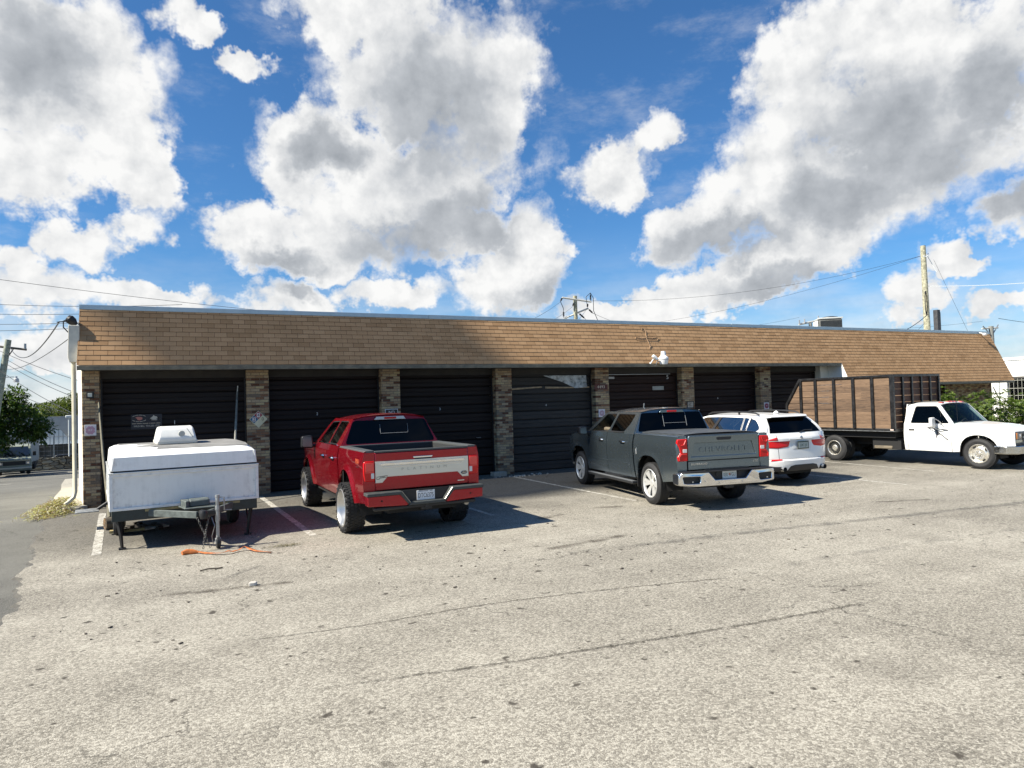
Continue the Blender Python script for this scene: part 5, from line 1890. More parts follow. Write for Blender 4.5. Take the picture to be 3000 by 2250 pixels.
    gl = P['backglass']
    mb = MB()
    mb.holed(wo, [gl], rw, .03)
    mb.build('cab_back', PT, root, smooth=30)
    mb = MB()
    mb.holed([(p[0] * 1.01, p[1]) for p in gl], [], lambda u, v, d: (rw(u, v, 0)[0] + .004, u, v))
    bgx = mb.build('back_window', TINT, root, smooth=0)
    mb = MB()
    for u in P['slider']:
        mb.tube([rw(u, gl[0][1] + .05 if P['slidefull'] else gl[0][1] + .13, -.004), rw(u, g['zt'] - .05 if P['slidefull'] else g['zt'] - .12, -.004)], .004, 5)
    mb.tube([rw(P['slider'][0], gl[0][1] + .12, -.004), rw(P['slider'][1], gl[0][1] + .12, -.004)], .004, 5)
    mb.build('slider_frame', pbr('seal_grey', (.22, .23, .24), .5), bgx)
    MB().bb(xr1 + .03, xr1 + .045, -.66, .66, belt - .3, g['zt'] - .02).build('cab_shade_sheet', pbr('cab_shade', (.004, .004, .005), .9), root, smooth=0)  # dark sheet added behind the back glass to stand for the cab's shade
    # third brake light
    mb = MB().prism([(-.30, g['zt'] - .035), (.30, g['zt'] - .035), (.26, g['zt'] + .022), (-.26, g['zt'] + .022)], 'x', xr1 - .075, xr1 - .03)
    hb = mb.build('high_lamp', P['lamp_body'], root, bevel=.006)
    MB().bb(xr1 - .082, xr1 - .0745, -.115, .115, g['zt'] - .025, g['zt'] + .012).build('brake_lens', REDLENS, hb, bevel=.004)
    # roof skin
    x0, x1, yt, zt = xr1 - .05, g['xf'], gy(g['zt']), g['zt']

    def roof(u, v):
        x = x0 + (x1 - x0) * u
        k = 2 * v - 1
        y = (yt + .012) * math.sin(k * math.pi / 2) if abs(k) > .0 else 0
        cr = .085 * (1 - abs(y / (yt + .012)) ** 2.4)
        fa = 1 - .35 * max(0, (u - .55) / .45) ** 2 - .25 * max(0, (.12 - u) / .12) ** 2
        return (x - .03 * (1 - (y / .8) ** 2) * (1 if u < .02 else 0), y, zt - .004 + cr * fa - .02 * max(0, (u - .7) / .3) ** 2)
    mb = MB()
    mb.grid(roof, 18, 20)
    mb.build('roof', PT, root, smooth=50)
    # windscreen, hood, nose
    ax, az = g['outer'][-1]
    mb = MB()

    def wsc(u, v):
        y0, y1 = gy(az) - .03, yt - .02
        y = (y0 + (y1 - y0) * v) * (2 * u - 1)
        return (ax + (x1 - ax) * v + .10 * (1 - (2 * u - 1) ** 2), y, az - .02 + (zt + .035 - az) * v)
    mb.grid(wsc, 10, 6)
    mb.build('windscreen', SMOKE, root)
    mb = MB()
    hx1 = wb + .84

    def hood(u, v):
        x = ax - .1 + (hx1 - ax + .1) * u
        k = 2 * v - 1
        yy = (B.y(min(x, wb + .8), 1.1) - .02) * k
        zz = lerp([(3.0, belt - .0), (3.4, belt - .03), (wb + .5, belt - .10), (wb + .9, belt - .24)], x)
        return (x, yy, zz + .045 * (1 - k ** 4) + (.03 if abs(k) < .55 else 0) * min(1, 4 * u))
    mb.grid(hood, 14, 16)
    mb.build('hood', PT, root, smooth=50)
    mb = MB().bb(wb + .68, wb + .88, -.62, .62, .66, belt - .26)
    mb.build('grille', BLACK, root, bevel=.04)
    for s in (1, -1):
        MB().bb(wb + .66, wb + .86, s * .62, s * .90, .82, 1.06).build('headlight', CLEARLENS, root, bevel=.03)
    MB().prism(rounded([(wb + .6, -.96), (wb + .92, -.85), (wb + .97, 0), (wb + .92, .85), (wb + .6, .96)], .1), 'z', .46, .70).build('front_bumper', P['bumper_mat'], root, bevel=.04)
    # interior
    seats(root, [(1.2, 1), (1.98, 0)], z=.74)
    mb = MB().bb(2.75, 3.2, -.82, .82, .85, belt - .03)
    mb.build('dashboard', SEATM, root, bevel=.05)
    pts = [(2.55 + .06 * math.sin(a), .38 + .19 * math.cos(a), 1.16 + .18 * math.sin(a)) for a in [2 * math.pi * k / 24 for k in range(25)]]
    mb = MB().tube(pts, .016, 6, False)
    mb.tube([(2.9, .38, 1.05), (2.56, .38, 1.16)], .03, 6)
    mb.tube([(2.55, .2, 1.16), (2.55, .56, 1.16)], .015, 5)
    mb.build('steering_wheel', BLACK, root)
    # mirrors
    for s in (1, -1):
        x, z, sx_, sz_ = P['mirror']
        yb = gy(belt) + .02
        m_ = MB().prism(rounded([(s * (yb + P['mo']), z - sz_ / 2), (s * (yb + P['mo'] + sx_), z - sz_ / 2 + .02), (s * (yb + P['mo'] - .01 + sx_), z + sz_ / 2 - .02), (s * (yb + P['mo'] + .02), z + sz_ / 2)], .04), 'x', x - .06, x + .10)
        mo = m_.build('wing_mirror', P['mirror_mat'], root, bevel=.02)
        MB().prism(rounded([(s * (yb + P['mo'] + .02), z - sz_ / 2 + .03), (s * (yb + P['mo'] - .02 + sx_), z - sz_ / 2 + .04), (s * (yb + P['mo'] - .03 + sx_), z + sz_ / 2 - .04), (s * (yb + P['mo'] + .04), z + sz_ / 2 - .03)], .03), 'x', x - .064, x - .0605).build('mirror_glass', pbr('dim_mirror_glass', (.16, .19, .19), .15, .6), mo, smooth=0)
        MB().tube([(x + .04, s * (yb - .03), z - sz_ * .32), (x + .02, s * (yb + .16), z - sz_ * .30)], .035, 6).build('mirror_arm', BLACK, mo)
    # wheels
    for xx, tn in ((0, 0), (wb, P.get('turn', 0))):
        for s in (1, -1): make_wheel(root, xx, s * P['wy'], s, P['R'], P['W'], P['rim'], P['style'], tn, P.get('rim_mat'))
    # axle, exhaust, hitch
    mb = MB().tube([(0, -.8, P['R']), (0, .8, P['R'])], .06, 8)
    mb.lathe([(.02, -.12), (.14, -.06), (.14, .06), (.02, .12)], (0, 0, P['R']), 'x', 14)
    mb.tube([(wb - .5, -.35, .48), (.6, -.4, .5), (-.5, -.62, .52), (-.95, -.68, .47)], .04, 8)
    mb.build('rear_axle', DARK, root)
    mb = MB().bb(-1.3, -1.0, -.035, .035, P['hitch'] - .035, P['hitch'] + .035)
    mb.bb(-1.28, -1.2, -.09, .09, P['hitch'] - .06, P['hitch'] + .05)
    mb.build('tow_hitch', BLACK, root, bevel=.008)
    return B


# ------------------------------------------------------------------ grey pickup
gp = vehicle('grey_pickup', 9.43, 11.08, .167, 'grey crew cab pickup with chrome rear bumper and covered bed', 'pickup truck')
GREY = paint('paint_grey', (.145, .185, .21), .85, .26, .07)
wins = [(rounded([(2.08, 1.405), (3.10, 1.375), (2.86, 1.53), (2.52, 1.80), (1.98, 1.805)], .05), CLEARG), (rounded([(1.28, 1.405), (2.00, 1.405), (1.90, 1.805), (1.03, 1.80), (1.10, 1.60)], .06), DTINT)]
PG = dict(root=gp, paint=GREY, wb=3.745, yz=[(.40, .93), (.55, .97), (.8, 1.0), (1.0, 1.005), (1.16, 1.015), (1.22, 1.005), (1.32, .985), (1.42, .95)], arch=(.525, .565, .42), pw=2.5,
          rocker=[(-1.2, .58), (-.5, .50), (.5, .47), (3.2, .45), (4.2, .5), (4.7, .6)], flare=.022, belt=1.385, rail=1.40, dr=.865, df=2.045, dn=3.13, hz=1.205, chrome_mould=False,
          bed_mat=BLACK, rail_mat=GREY, lamp_body=GREY,
          green=dict(y0=.935, y1=.70, zt=1.85, outer=[(.76, 1.375), (.89, 1.85), (2.46, 1.85), (2.74, 1.75), (3.32, 1.35)], windows=wins, belt_trim=[(1.26, .01), (2.05, .0), (3.1, -.025)], trim_mat=pbr('seal_black', (.02, .02, .02), .4), xr=(.72, .86), xf=2.48),
          backglass=rounded([(-.845, 1.425), (.845, 1.425), (.71, 1.82), (-.71, 1.82)], .05), slider=(-.33, .22), slidefull=True, mo=.12, mirror=(3.05, 1.40, .21, .22), mirror_mat=BLACK, bumper_mat=CHROME,
          wy=.865, R=.42, W=.27, rim=.285, style='spoke', rim_mat=pbr('silver_rim', (.68, .68, .66), .32, .55), turn=.0, hitch=.47)
BG = pickup(PG)
# tailgate
T0 = -1.14
tg = MB()
tg.holed([(-.775, .775), (.775, .775), (.775, 1.35), (.755, 1.41), (-.755, 1.41), (-.775, 1.35)], [], lambda u, v, d: (T0 + .03, u, v))
tg.bb(T0 + .0, T0 + .05, -.774, .774, .775, .93)
tgo = tg.build('tailgate', GREY, gp, smooth=30)
mb = MB()
mb.holed([(-.773, .935), (.773, .935), (.773, 1.34), (.75, 1.405), (-.75, 1.405), (-.773, 1.34)], [[(-.70, 1.02), (.70, 1.02), (.62, 1.265), (-.62, 1.265)]], lambda u, v, d: (T0 - .012 * max(0, (v - 1.3) / .1) + d, u, v), .045)
mb.build('tailgate_frame', GREY, tgo, smooth=25, bevel=.012)
MB().prism([(-.70, 1.015), (.70, 1.015), (.62, 1.27), (-.62, 1.27)], 'x', T0 + .022, T0 + .04).build('tailgate_recess', GREY, tgo, smooth=0)
text('lettering', 'CHEVROLET', .135, GREY, tgo, (T0 + .018, 0, 1.135), 'rear', .006, sx=1.28, spacing=1.15)
text('badge', 'SILVERADO', .052, CHROME, tgo, (T0 - .002, .545, .875), 'rear', .003, sx=1.2, spacing=1.1)
text('badge', 'LTZ', .048, CHROME, tgo, (T0 - .002, -.68, .875), 'rear', .003, sx=1.2, spacing=1.1)
MB().prism(rounded([(-.14, 1.31), (.14, 1.31), (.17, 1.365), (-.17, 1.365)], .015), 'x', T0 - .016, T0 + .02).build('tailgate_handle', INK, tgo, bevel=.004)
MB().bb(T0 - .006, T0 + .0, -.772, .772, .926, .935).build('tailgate_seam', DARK, tgo, smooth=0)
# folded soft cover over the bed
mb = MB()


def cov(u, v):
    return (-1.07 + 1.70 * u, -.80 + 1.60 * v, 1.43 + .022 * (1 - (2 * v - 1) ** 4) + .006 * math.sin(u * 18.8) ** 8)


mb.grid(cov, 30, 12)
mb.bb(-1.07, .63, -.8, .8, 1.37, 1.425)
mb.build('bed_cover', pbr('cover_vinyl', (.055, .06, .065), .55, var=.15, vscale=5, bump=.2, bscale=300), gp)
# lamps
for s in (1, -1):
    Lp = [(s * .785, .94), (s * .985, .94), (s * 1.0, 1.02), (s * .93, 1.10), (s * .955, 1.20), (s * 1.005, 1.28), (s * .985, 1.35), (s * .785, 1.355)]
    l_ = MB().prism(Lp, 'x', -1.150, -1.10).build('tail_lamp', REDLENS, gp, bevel=.012)
    MB().prism([(s * .80, 1.10), (s * .885, 1.10), (s * .885, 1.165), (s * .80, 1.165)], 'x', -1.156, -1.149).build('reverse_lens', CLEARLENS, l_, bevel=.004)
    HL = pbr('bright_red_lens', (.75, .03, .03), .2, coat=1)
    mb = MB().tube([(-1.153, s * .80, 1.075), (-1.153, s * .92, 1.07), (-1.153, s * .965, 1.02), (-1.153, s * .96, .96)], .006, 5)
    mb.tube([(-1.153, s * .82, 1.33), (-1.153, s * .86, 1.25), (-1.153, s * .93, 1.235), (-1.153, s * .96, 1.27)], .006, 5)
    mb.build('lens_rib', HL, l_)
# chrome bumper
bp = [(-1.02, .50), (-1.03, .66), (-.98, .735), (-.46, .735), (-.33, .585), (.33, .585), (.46, .735), (.98, .735), (1.03, .66), (1.02, .50), (.7, .475), (-.7, .475)]
mb = MB()
mb.holed(bp, [rounded([(s * .64, .535), (s * .94, .535), (s * .965, .66), (s * .62, .66)], .03) for s in (1, -1)], lambda u, v, d: (-1.335 + .16 * abs(u) ** 4 * .6 + d, u, v), .16)
bo = mb.build('rear_bumper', CHROME, gp, smooth=30, bevel=.012)
for s in (1, -1):
    MB().bb(-1.24, -1.2, s * .60, s * .98, .52, .68).build('bumper_step', BLACK, bo, bevel=.006)
    MB().prism(rounded([(-1.22, .5), (-1.0, .52), (-1.0, .70), (-1.22, .72)], .04), 'y', s * 1.0, s * 1.035).build('bumper_end', CHROME, bo, bevel=.01)
MB().prism([(-.47, .74), (-.33, .575), (.33, .575), (.47, .74), (.47, .772), (-.47, .772)], 'x', -1.235, -1.2).build('plate_recess', INK, bo)
MB().bb(-1.33, -1.12, -.98, .98, .735, .752).build('step_pad', BLACK, bo, bevel=.004)
for s in (.24, -.24): MB().lathe([(0, -.012), (.03, -.01), (.036, 0)], (-1.237, s, .68), 'x', 12).build('plate_lamp', BLACK, bo)
PW = pbr('plate_white', (.60, .62, .60), .45)
plate(bo, -1.243, -.03, .665, PW, '030 WGU', pbr('plate_green', (.02, .07, .06), .6), mid=True, size=.10)
mb = MB()
for u in (-.55, -.25, .25, .55, .8, -.8): mb.lathe([(0, -.004), (.012, -.003), (.014, 0)], (-1.332, u, .57 if abs(u) > .3 else .53), 'x', 8)
mb.build('parking_sensor', GALV, bo)
# running board, flap, antenna
for s in (1, -1):
    MB().bb(.60, 3.0, s * .93, s * 1.09, .345, .405).build('running_board', pbr('board_black', (.03, .032, .035), .4, .3), gp, bevel=.018)
    MB().bb(.60, 3.0, s * 1.0, s * 1.093, .403, .41).build('board_trim', pbr('board_grey', (.25, .26, .27), .4, .5), gp, smooth=0)
    MB().bb(.535, .56, s * .82, s * .99, .30, .62).build('mud_flap', BLACK, gp, smooth=0)
MB().tube([(1.9, .1, 1.92), (1.87, .1, 2.02)], .012, 6).build('antenna', GALV, gp)
mb = MB().lathe([(0, .002), (.085, .002), (.09, -.002)], (.58, .0, 0), 'y', 20)
fd = mb.build('fuel_door', GREY, gp)
fd.location = (-.0, BG.y(.58, 1.05) + .001, 1.05)
mb = MB().tube([(.54, BG.y(.6, 1.0) + .006, 1.09), (.53, BG.y(.6, 1.0) + .006, .98)], .004, 4)
mb.build('paint_scratch', pbr('bare_scratch', (.6, .6, .6), .5), gp)

# ------------------------------------------------------------------ red pickup
rp = vehicle('red_pickup', 3.49, 11.84, -.012, 'dark red crew cab pickup with silver tailgate band and open bed', 'pickup truck')
RED = paint('paint_red', (.30, .004, .013), .6, .26, .03)
wins = [(rounded([(1.78, 1.445), (2.70, 1.40), (2.80, 1.40), (2.62, 1.57), (2.32, 1.86), (1.70, 1.88)], .05), TINT), (rounded([(1.06, 1.45), (1.70, 1.445), (1.62, 1.88), (.92, 1.875)], .06), SMOKE)]
PR = dict(root=rp, paint=RED, wb=3.70, yz=[(.45, .93), (.6, .965), (.85, .99), (1.05, .985), (1.15, .995), (1.25, 1.0), (1.33, .985), (1.46, .945)], arch=(.56, .62, .45), pw=2.1,
          rocker=[(-1.2, .62), (-.55, .56), (.5, .54), (3.1, .53), (4.2, .58), (4.6, .66)], flare=.045, belt=1.435, rail=1.43, dr=.80, df=1.70, dn=2.86, hz=1.205,
          bed_mat=pbr('spray_liner', (.022, .024, .025), .75, var=.3, vscale=30, bump=.4, bscale=200), rail_mat=pbr('rail_cap', (.06, .065, .065), .55), lamp_body=pbr('lamp_white', (.6, .6, .58), .3),
          green=dict(y0=.935, y1=.675, zt=1.925, outer=[(.66, 1.42), (.76, 1.925), (2.26, 1.925), (2.50, 1.83), (3.08, 1.38)], windows=wins, belt_trim=[(.98, .01), (1.7, .0), (2.8, -.03)], trim_mat=CHROME, xr=(.62, .745), xf=2.28),
          backglass=rounded([(-.86, 1.46), (.86, 1.46), (.69, 1.885), (-.69, 1.885)], .06), slider=(-.33, .2), slidefull=False, mo=.07, mirror=(2.92, 1.44, .24, .27), mirror_mat=BLACK, bumper_mat=RED,
          wy=.935, R=.425, W=.32, rim=.318, style='dish', rim_mat=pbr('brushed_rim', (.55, .55, .54), .34, .85), turn=.0, hitch=.52)
BR = pickup(PR)
T0 = -1.14
tg = MB().bb(T0, T0 + .05, -.795, .795, .80, 1.40)
tgo = tg.build('tailgate', RED, rp, bevel=.014, seg=3)
MB().bb(T0 - .004, T0 + .06, -.80, .80, 1.402, 1.432).build('tailgate_cap', PR['rail_mat'], tgo, bevel=.008)
band = [(-.795, 1.265), (.795, 1.265), (.795, .925), (.685, .925), (.60, 1.015), (-.60, 1.015), (-.685, .925), (-.795, .925)]
SATIN, t, b = newmat('satin_silver')
oc = t.node('ShaderNodeTexCoord').outputs['Object']
t.put(b.inputs['Base Color'], t.mix(t.noise(t.vmath('MULTIPLY', oc, (1, 1, 60)), 3.0, 2.0, .5), (.60, .575, .50, 1), (.72, .69, .61, 1)))
b.inputs['Roughness'].default_value = .36
b.inputs['Metallic'].default_value = .55
tr_ = MB().prism(band, 'x', T0 - .014, T0 - .001).build('silver_band', SATIN, tgo, smooth=0, bevel=.004)
mb = MB().prism(rounded([(-.70, 1.195), (.70, 1.195), (.73, 1.215), (.70, 1.235), (-.70, 1.235), (-.73, 1.215)], .01), 'x', T0 - .030, T0 - .012)
mb.prism([(-.66, 1.165), (.66, 1.165), (.68, 1.178), (-.68, 1.178)], 'x', T0 - .022, T0 - .012)
mb.build('band_ridge', CHROME, tr_, bevel=.006)
text('lettering', 'PLATINUM', .062, pbr('band_letter', (.40, .385, .33), .4, .6), tr_, (T0 - .016, -.02, 1.118), 'rear', .002, sx=1.25, spacing=2.5)
mb = MB()
mb.grid(lambda u, v: (T0 - .0155, -.715 + .062 * v * math.cos(u * 6.2832), .993 + .029 * v * math.sin(u * 6.2832)), 24, 1)
ov = mb.build('oval_badge', pbr('badge_blue', (.012, .016, .03), .2, coat=1), tr_, smooth=0)
MB().tube([(T0 - .0165, -.715 + .056 * math.cos(a), .993 + .024 * math.sin(a)) for a in [6.2832 * k / 24 for k in range(25)]], .0022, 4, False).build('oval_rim', CHROME, ov)
text('script', 'Ford', .036, CHROME, ov, (T0 - .017, -.715, .993), 'rear', .001, shear=.35)
mb = MB().tube([(T0 - .015, .775, .985), (T0 - .015, .775, 1.02), (T0 - .015, .60, 1.035), (T0 - .015, .60, 1.012), (T0 - .015, .735, 1.0), (T0 - .015, .73, .985), (T0 - .015, .775, .985)], .004, 4)
lg = mb.build('model_badge', INK, tr_, smooth=0)
text('model_letters', 'F-150', .032, pbr('badge_grey', (.12, .12, .11), .4), lg, (T0 - .0165, .68, 1.012), 'rear', .001, sx=1.1)
MB().bb(T0 - .006, T0, -.72, -.60, .855, .872).build('engine_badge', CHROME, tgo, bevel=.003)
hd_ = MB().prism([(-.17, 1.315), (.17, 1.315), (.155, 1.285), (-.155, 1.285)], 'x', T0 - .02, T0 + .0).build('tailgate_handle', CHROME, tgo, bevel=.006)
MB().prism(rounded([(-.15, 1.284), (.15, 1.284), (.10, 1.235), (-.10, 1.235)], .02), 'x', T0 - .004, T0 + .0).build('handle_cup', INK, tgo, smooth=0)
for s in (1, -1):
    Lp = [(s * .805, .95), (s * .965, .96), (s * .985, 1.08), (s * .985, 1.24), (s * .96, 1.275), (s * .805, 1.275)]
    l_ = MB().prism(Lp, 'x', -1.155, -1.09).build('tail_lamp', REDLENS, rp, bevel=.012)
    MB().prism([(s * .815, 1.0), (s * .865, 1.0), (s * .865, 1.085), (s * .815, 1.085)], 'x', -1.160, -1.154).build('reverse_lens', CLEARLENS, l_, bevel=.003)
    MB().prism([(s * .82, 1.115), (s * .955, 1.115), (s * .955, 1.25), (s * .82, 1.25)], 'x', -1.160, -1.154).build('lens_rib', pbr('bright_red_lens', (.75, .03, .03), .2, coat=1), l_, bevel=.01)
    MB().bb(-1.158, -1.154, s * .815, s * .955, 1.092, 1.108).build('lens_bar', pbr('bright_red_lens', (.75, .03, .03), .2), l_)
y_ = BR.y(-.8, 1.27)
text('decal', 'FX4', .115, pbr('decal_red', (.60, .12, .05), .5), rp, (-.80, BR.y(-.8, 1.25) + .004, 1.255), 'left', .001, sx=1.05)
MB().bb(-.9, -.72, BR.y(-.8, 1.18) + .001, BR.y(-.8, 1.18) + .004, 1.165, 1.18).build('decal_line', pbr('decal_dark', (.05, .01, .012), .5), rp, smooth=0)
# bumper: red ends, dark step pad and plate pocket
bo = MB().prism([(-.97, .585), (-.975, .745), (-.45, .745), (-.32, .60), (-.33, .555)], 'x', -1.33, -1.14)
bo.prism([(.97, .585), (.975, .745), (.45, .745), (.32, .60), (.33, .555)], 'x', -1.33, -1.14)
bo.bb(-1.30, -1.16, -.34, .34, .562, .59)
bo = bo.build('rear_bumper', RED, rp, bevel=.02)
PAD = pbr('bumper_pad', (.045, .05, .048), .6, var=.2, vscale=30)
mb = MB()
for s in (1, -1):
    mb.prism([(s * .985, .738), (s * .985, .79), (s * .42, .79), (s * .28, .60), (s * .32, .575), (s * .455, .738)], 'x', -1.345, -1.12)
mb.prism([(-.32, .555), (-.28, .605), (.28, .605), (.32, .555)], 'x', -1.345, -1.12)
mb.build('step_pad', PAD, bo, bevel=.01)
MB().prism([(-.42, .788), (-.28, .60), (.28, .60), (.42, .788)], 'x', -1.24, -1.2).build('plate_recess', INK, bo)
for s in (1, -1): MB().tube([(-1.348, s * .29, .605), (-1.348, s * .425, .785)], .006, 5).build('pocket_trim', pbr('pocket_trim', (.3, .3, .28), .4, .8), bo)
plate(bo, -1.25, 0, .69, pbr('plate_bright', (.72, .72, .72), .4), 'DTC6375', INK, size=.105)
MB().bb(-1.256, -1.246, -.12, .12, .765, .788).build('plate_frame', BLACK, bo)
for s in (.75, -.75): MB().lathe([(0, -.004), (.014, -.003), (.016, 0)], (-1.33, s, .66), 'x', 10).build('parking_sensor', DARK, bo)
MB().bb(-1.29, -1.16, -.86, .86, .50, .56).build('valance', BLACK, rp, bevel=.02)
MB().tube([(-.9, -.70, .52), (-1.22, -.72, .50)], .045, 12).build('exhaust_tip', pbr('dull_pipe', (.35, .33, .3), .4, .8), rp)
MB().tube([(3.02, .90, 1.33), (3.08, .93, 1.33)], .03, 8).build('fender_lamp', CHROME, rp)


# ------------------------------------------------------------------ white estate SUV
sv = vehicle('white_suv', 13.02, 12.40, .04, 'white SUV with roof rails parked between grey pickup and stake truck', 'SUV')
SWHITE = paint('paint_white_suv', (.72, .72, .70), 0, .3, .06)
SB = Body([(.30, .86), (.45, .925), (.7, .955), (.9, .955), (1.02, .96), (1.10, .94), (1.22, .895)], (0, 2.93), (.40, .41, .36), [(-1, .36), (-.42, .34), (.42, .30), (2.5, .30), (3.4, .34), (3.9, .4)],
          (3.0, .35), .02, 2.0)
XE = -.78


def shood(x): return lerp([(2.1, 1.20), (2.6, 1.15), (3.3, 1.02), (3.75, .82)], x)


for s in (1, -1):
    for nm, a, b_, zt in (('rear_quarter', XE, .02, 1.22), ('rear_door', .028, 1.02, 1.22), ('front_door', 1.03, 2.2, 1.215), ('front_fender', 2.21, 3.74, shood)):
        mb = MB()
        SB.panel(mb, a, b_, zt, s, dx=.03)
        d = mb.build(nm, SWHITE, sv, smooth=40)
        if 'door' in nm:
            hx = a + .22
            MB().tube([(hx - .11, s * SB.y(hx, .98), .985), (hx - .08, s * (SB.y(hx, .98) + .03), .985), (hx + .09, s * (SB.y(hx, .98) + .03), .985), (hx + .11, s * SB.y(hx, .98), .985)], .014, 6).build('door_handle', SWHITE, d)
    for ax in (0, 2.93):
        mb = MB()
        mb.grid(lambda u, v, ax=ax, s=s: (ax + .42 * math.cos(math.pi * (1 - u)), s * (.5 + .40 * v), .28 + .5 * math.sin(math.pi * (1 - u))), 12, 2)
        mb.build('wheel_well', DARK, sv)
mb = MB().bb(XE + .05, 3.5, -.5, .5, .26, .6)
mb.bb(.45, 2.45, -.86, .86, .3, .62)
mb.bb(XE + .1, -.42, -.84, .84, .36, 1.0)
mb.build('chassis', DARK, sv, smooth=0)


def xr(z): return lerp([(.30, -.90), (.36, -1.0), (.50, -1.03), (.60, -1.03), (.64, -.985), (.80, -.97), (1.0, -.94), (1.10, -.955), (1.14, -.93), (1.22, -.86)], z)


def srear(y, z, off=0.0):
    w = SB.y(XE, z)
    k = min(1, abs(y) / w)
    return (XE + (xr(z) - off - XE) * (1 - k ** 3.6) - off * k ** 3.6, y, z)


def rpanel(name, z0, z1, y0, y1, mat, off=0.0, nz=10, ny=30, parent=None, smooth=40):
    mb = MB()
    mb.grid(lambda u, v: srear((lambda z: y0(z) + (y1(z) - y0(z)) * u)(z0 + (z1 - z0) * v) if callable(y0) else y0 + (y1 - y0) * u, z0 + (z1 - z0) * v, off), ny, nz)
    return mb.build(name, mat, parent or sv, smooth=smooth)


WY = lambda z: SB.y(XE, z)
rpanel('rear_bumper', .36, .635, lambda z: -WY(z), lambda z: WY(z), SWHITE, 0.0, 8, 40)
rpanel('tailgate', .641, 1.215, lambda z: -.66, lambda z: .66, SWHITE, 0.004, 22, 24)
for s in (1, -1): rpanel('rear_corner', .64, 1.222, (lambda z, s=s: min(s * .668, s * WY(z))), (lambda z, s=s: max(s * .668, s * WY(z))), SWHITE, 0.0, 16, 10)


def rpatch(name, poly, mat, off, parent, n=6, flip=False):
    """a patch of lens or trim laid on the curved rear, solid behind"""
    mb = MB()
    P2 = []
    N = len(poly)
    for i in range(N):
        a, b_ = poly[i], poly[(i + 1) % N]
        for k in range(n): P2.append((a[0] + (b_[0] - a[0]) * k / n, a[1] + (b_[1] - a[1]) * k / n))
    c = (sum(p[0] for p in P2) / len(P2), sum(p[1] for p in P2) / len(P2))
    rings = []
    for f, o in ((1.0, off - .03), (1.0, off), (.9, off + .006), (.6, off + .009), (.3, off + .01)):
        rings.append([mb.bm.verts.new(srear(c[0] + (p[0] - c[0]) * f, c[1] + (p[1] - c[1]) * f, o)) for p in P2])
    for A, B_ in zip(rings, rings[1:]):
        for i in range(len(A)): mb.face((A[i], A[(i + 1) % len(A)], B_[(i + 1) % len(A)], B_[i]))
    mb.face(rings[-1])
    return mb.build(name, mat, parent, smooth=40)


for s in (1, -1):
    l_ = rpatch('tail_lamp', [(s * .335, 1.045), (s * .36, .965), (s * .40, .915), (s * .66, .885), (s * .88, .90), (s * .945, .99), (s * .955, 1.05), (s * .66, 1.045)], REDLENS, .006, sv)
    rpatch('lamp_upper', [(s * .665, 1.062), (s * .93, 1.062), (s * .84, 1.10), (s * .665, 1.145)], pbr('red_lens_b', (.52, .02, .02), .12, coat=1), .006, l_)
    rpatch('lamp_strip', [(s * .34, 1.046), (s * .94, 1.05), (s * .94, 1.060), (s * .34, 1.056)], pbr('lamp_silver', (.6, .55, .54), .3), .010, l_)
    rpatch('reflector', [(s * .60, .615), (s * .86, .60), (s * .84, .635), (s * .60, .64)], REDLENS, .004, sv)
    mb = MB().tube([(-.80, s * .60, .415), (-1.055, s * .62, .41)], .055, 16, False)
    mb.tube([(-.80, s * .60, .415), (-1.05, s * .62, .41)], .047, 16, False)
    mb.build('exhaust_tip', CHROME, sv)
    rpatch('exhaust_recess', rounded([(s * .50, .35), (s * .78, .36), (s * .80, .47), (s * .56, .465)], .03), INK, .002, sv)
rpatch('diffuser', [(-.50, .36), (.50, .36), (.40, .475), (.28, .50), (-.28, .50), (-.40, .475)], BLACK, .004, sv)
p_ = rpatch('plate_panel', rounded([(-.30, .84), (.30, .84), (.34, 1.06), (-.34, 1.06)], .04), pbr('panel_white', (.62, .62, .60), .35, coat=.6), .002, sv)
q = plate(sv, -1.0, -.02, .945, pbr('plate_frame_dark', (.03, .05, .045), .5), '', INK, w=.34, h=.18)
for ch in list(q.children): bpy.data.objects.remove(ch)
q2 = MB().box(-1.0045, -.02, .94, .003, .29, .125).build('plate_face', pbr('plate_grey_green', (.36, .40, .37), .5), q)
text('plate_letters', 'ZAT JE', .085, pbr('plate_green', (.02, .07, .06), .6), q, (-1.007, -.02, .94), 'rear', .001, sx=.85)
bd = MB().lathe([(0, -.012), (.036, -.008), (.042, 0)], (-.965, -.01, 1.115), 'x', 24).build('round_badge', CHROME, sv)
mb = MB()
for a0 in (0, math.pi):
    mb.poly([(-.978, -.01, 1.115)] + [(-.978, -.01 + .026 * math.cos(a0 + math.pi / 2 * k / 6), 1.115 + .026 * math.sin(a0 + math.pi / 2 * k / 6)) for k in range(7)])
mb.build('badge_quarter', pbr('badge_blue2', (.03, .1, .25), .3), bd, smooth=0)
text('badge', 'X5', .05, CHROME, sv, (-.972, -.58, 1.13), 'rear', .003, shear=.2)
rpatch('handle_strip', [(-.36, 1.078), (.36, 1.078), (.36, 1.094), (-.36, 1.094)], SWHITE, .012, sv)
# greenhouse
SGB, SGT = 1.22, 1.635


def sgy(z): return .885 - (z - SGB) * .215 / (SGT - SGB)


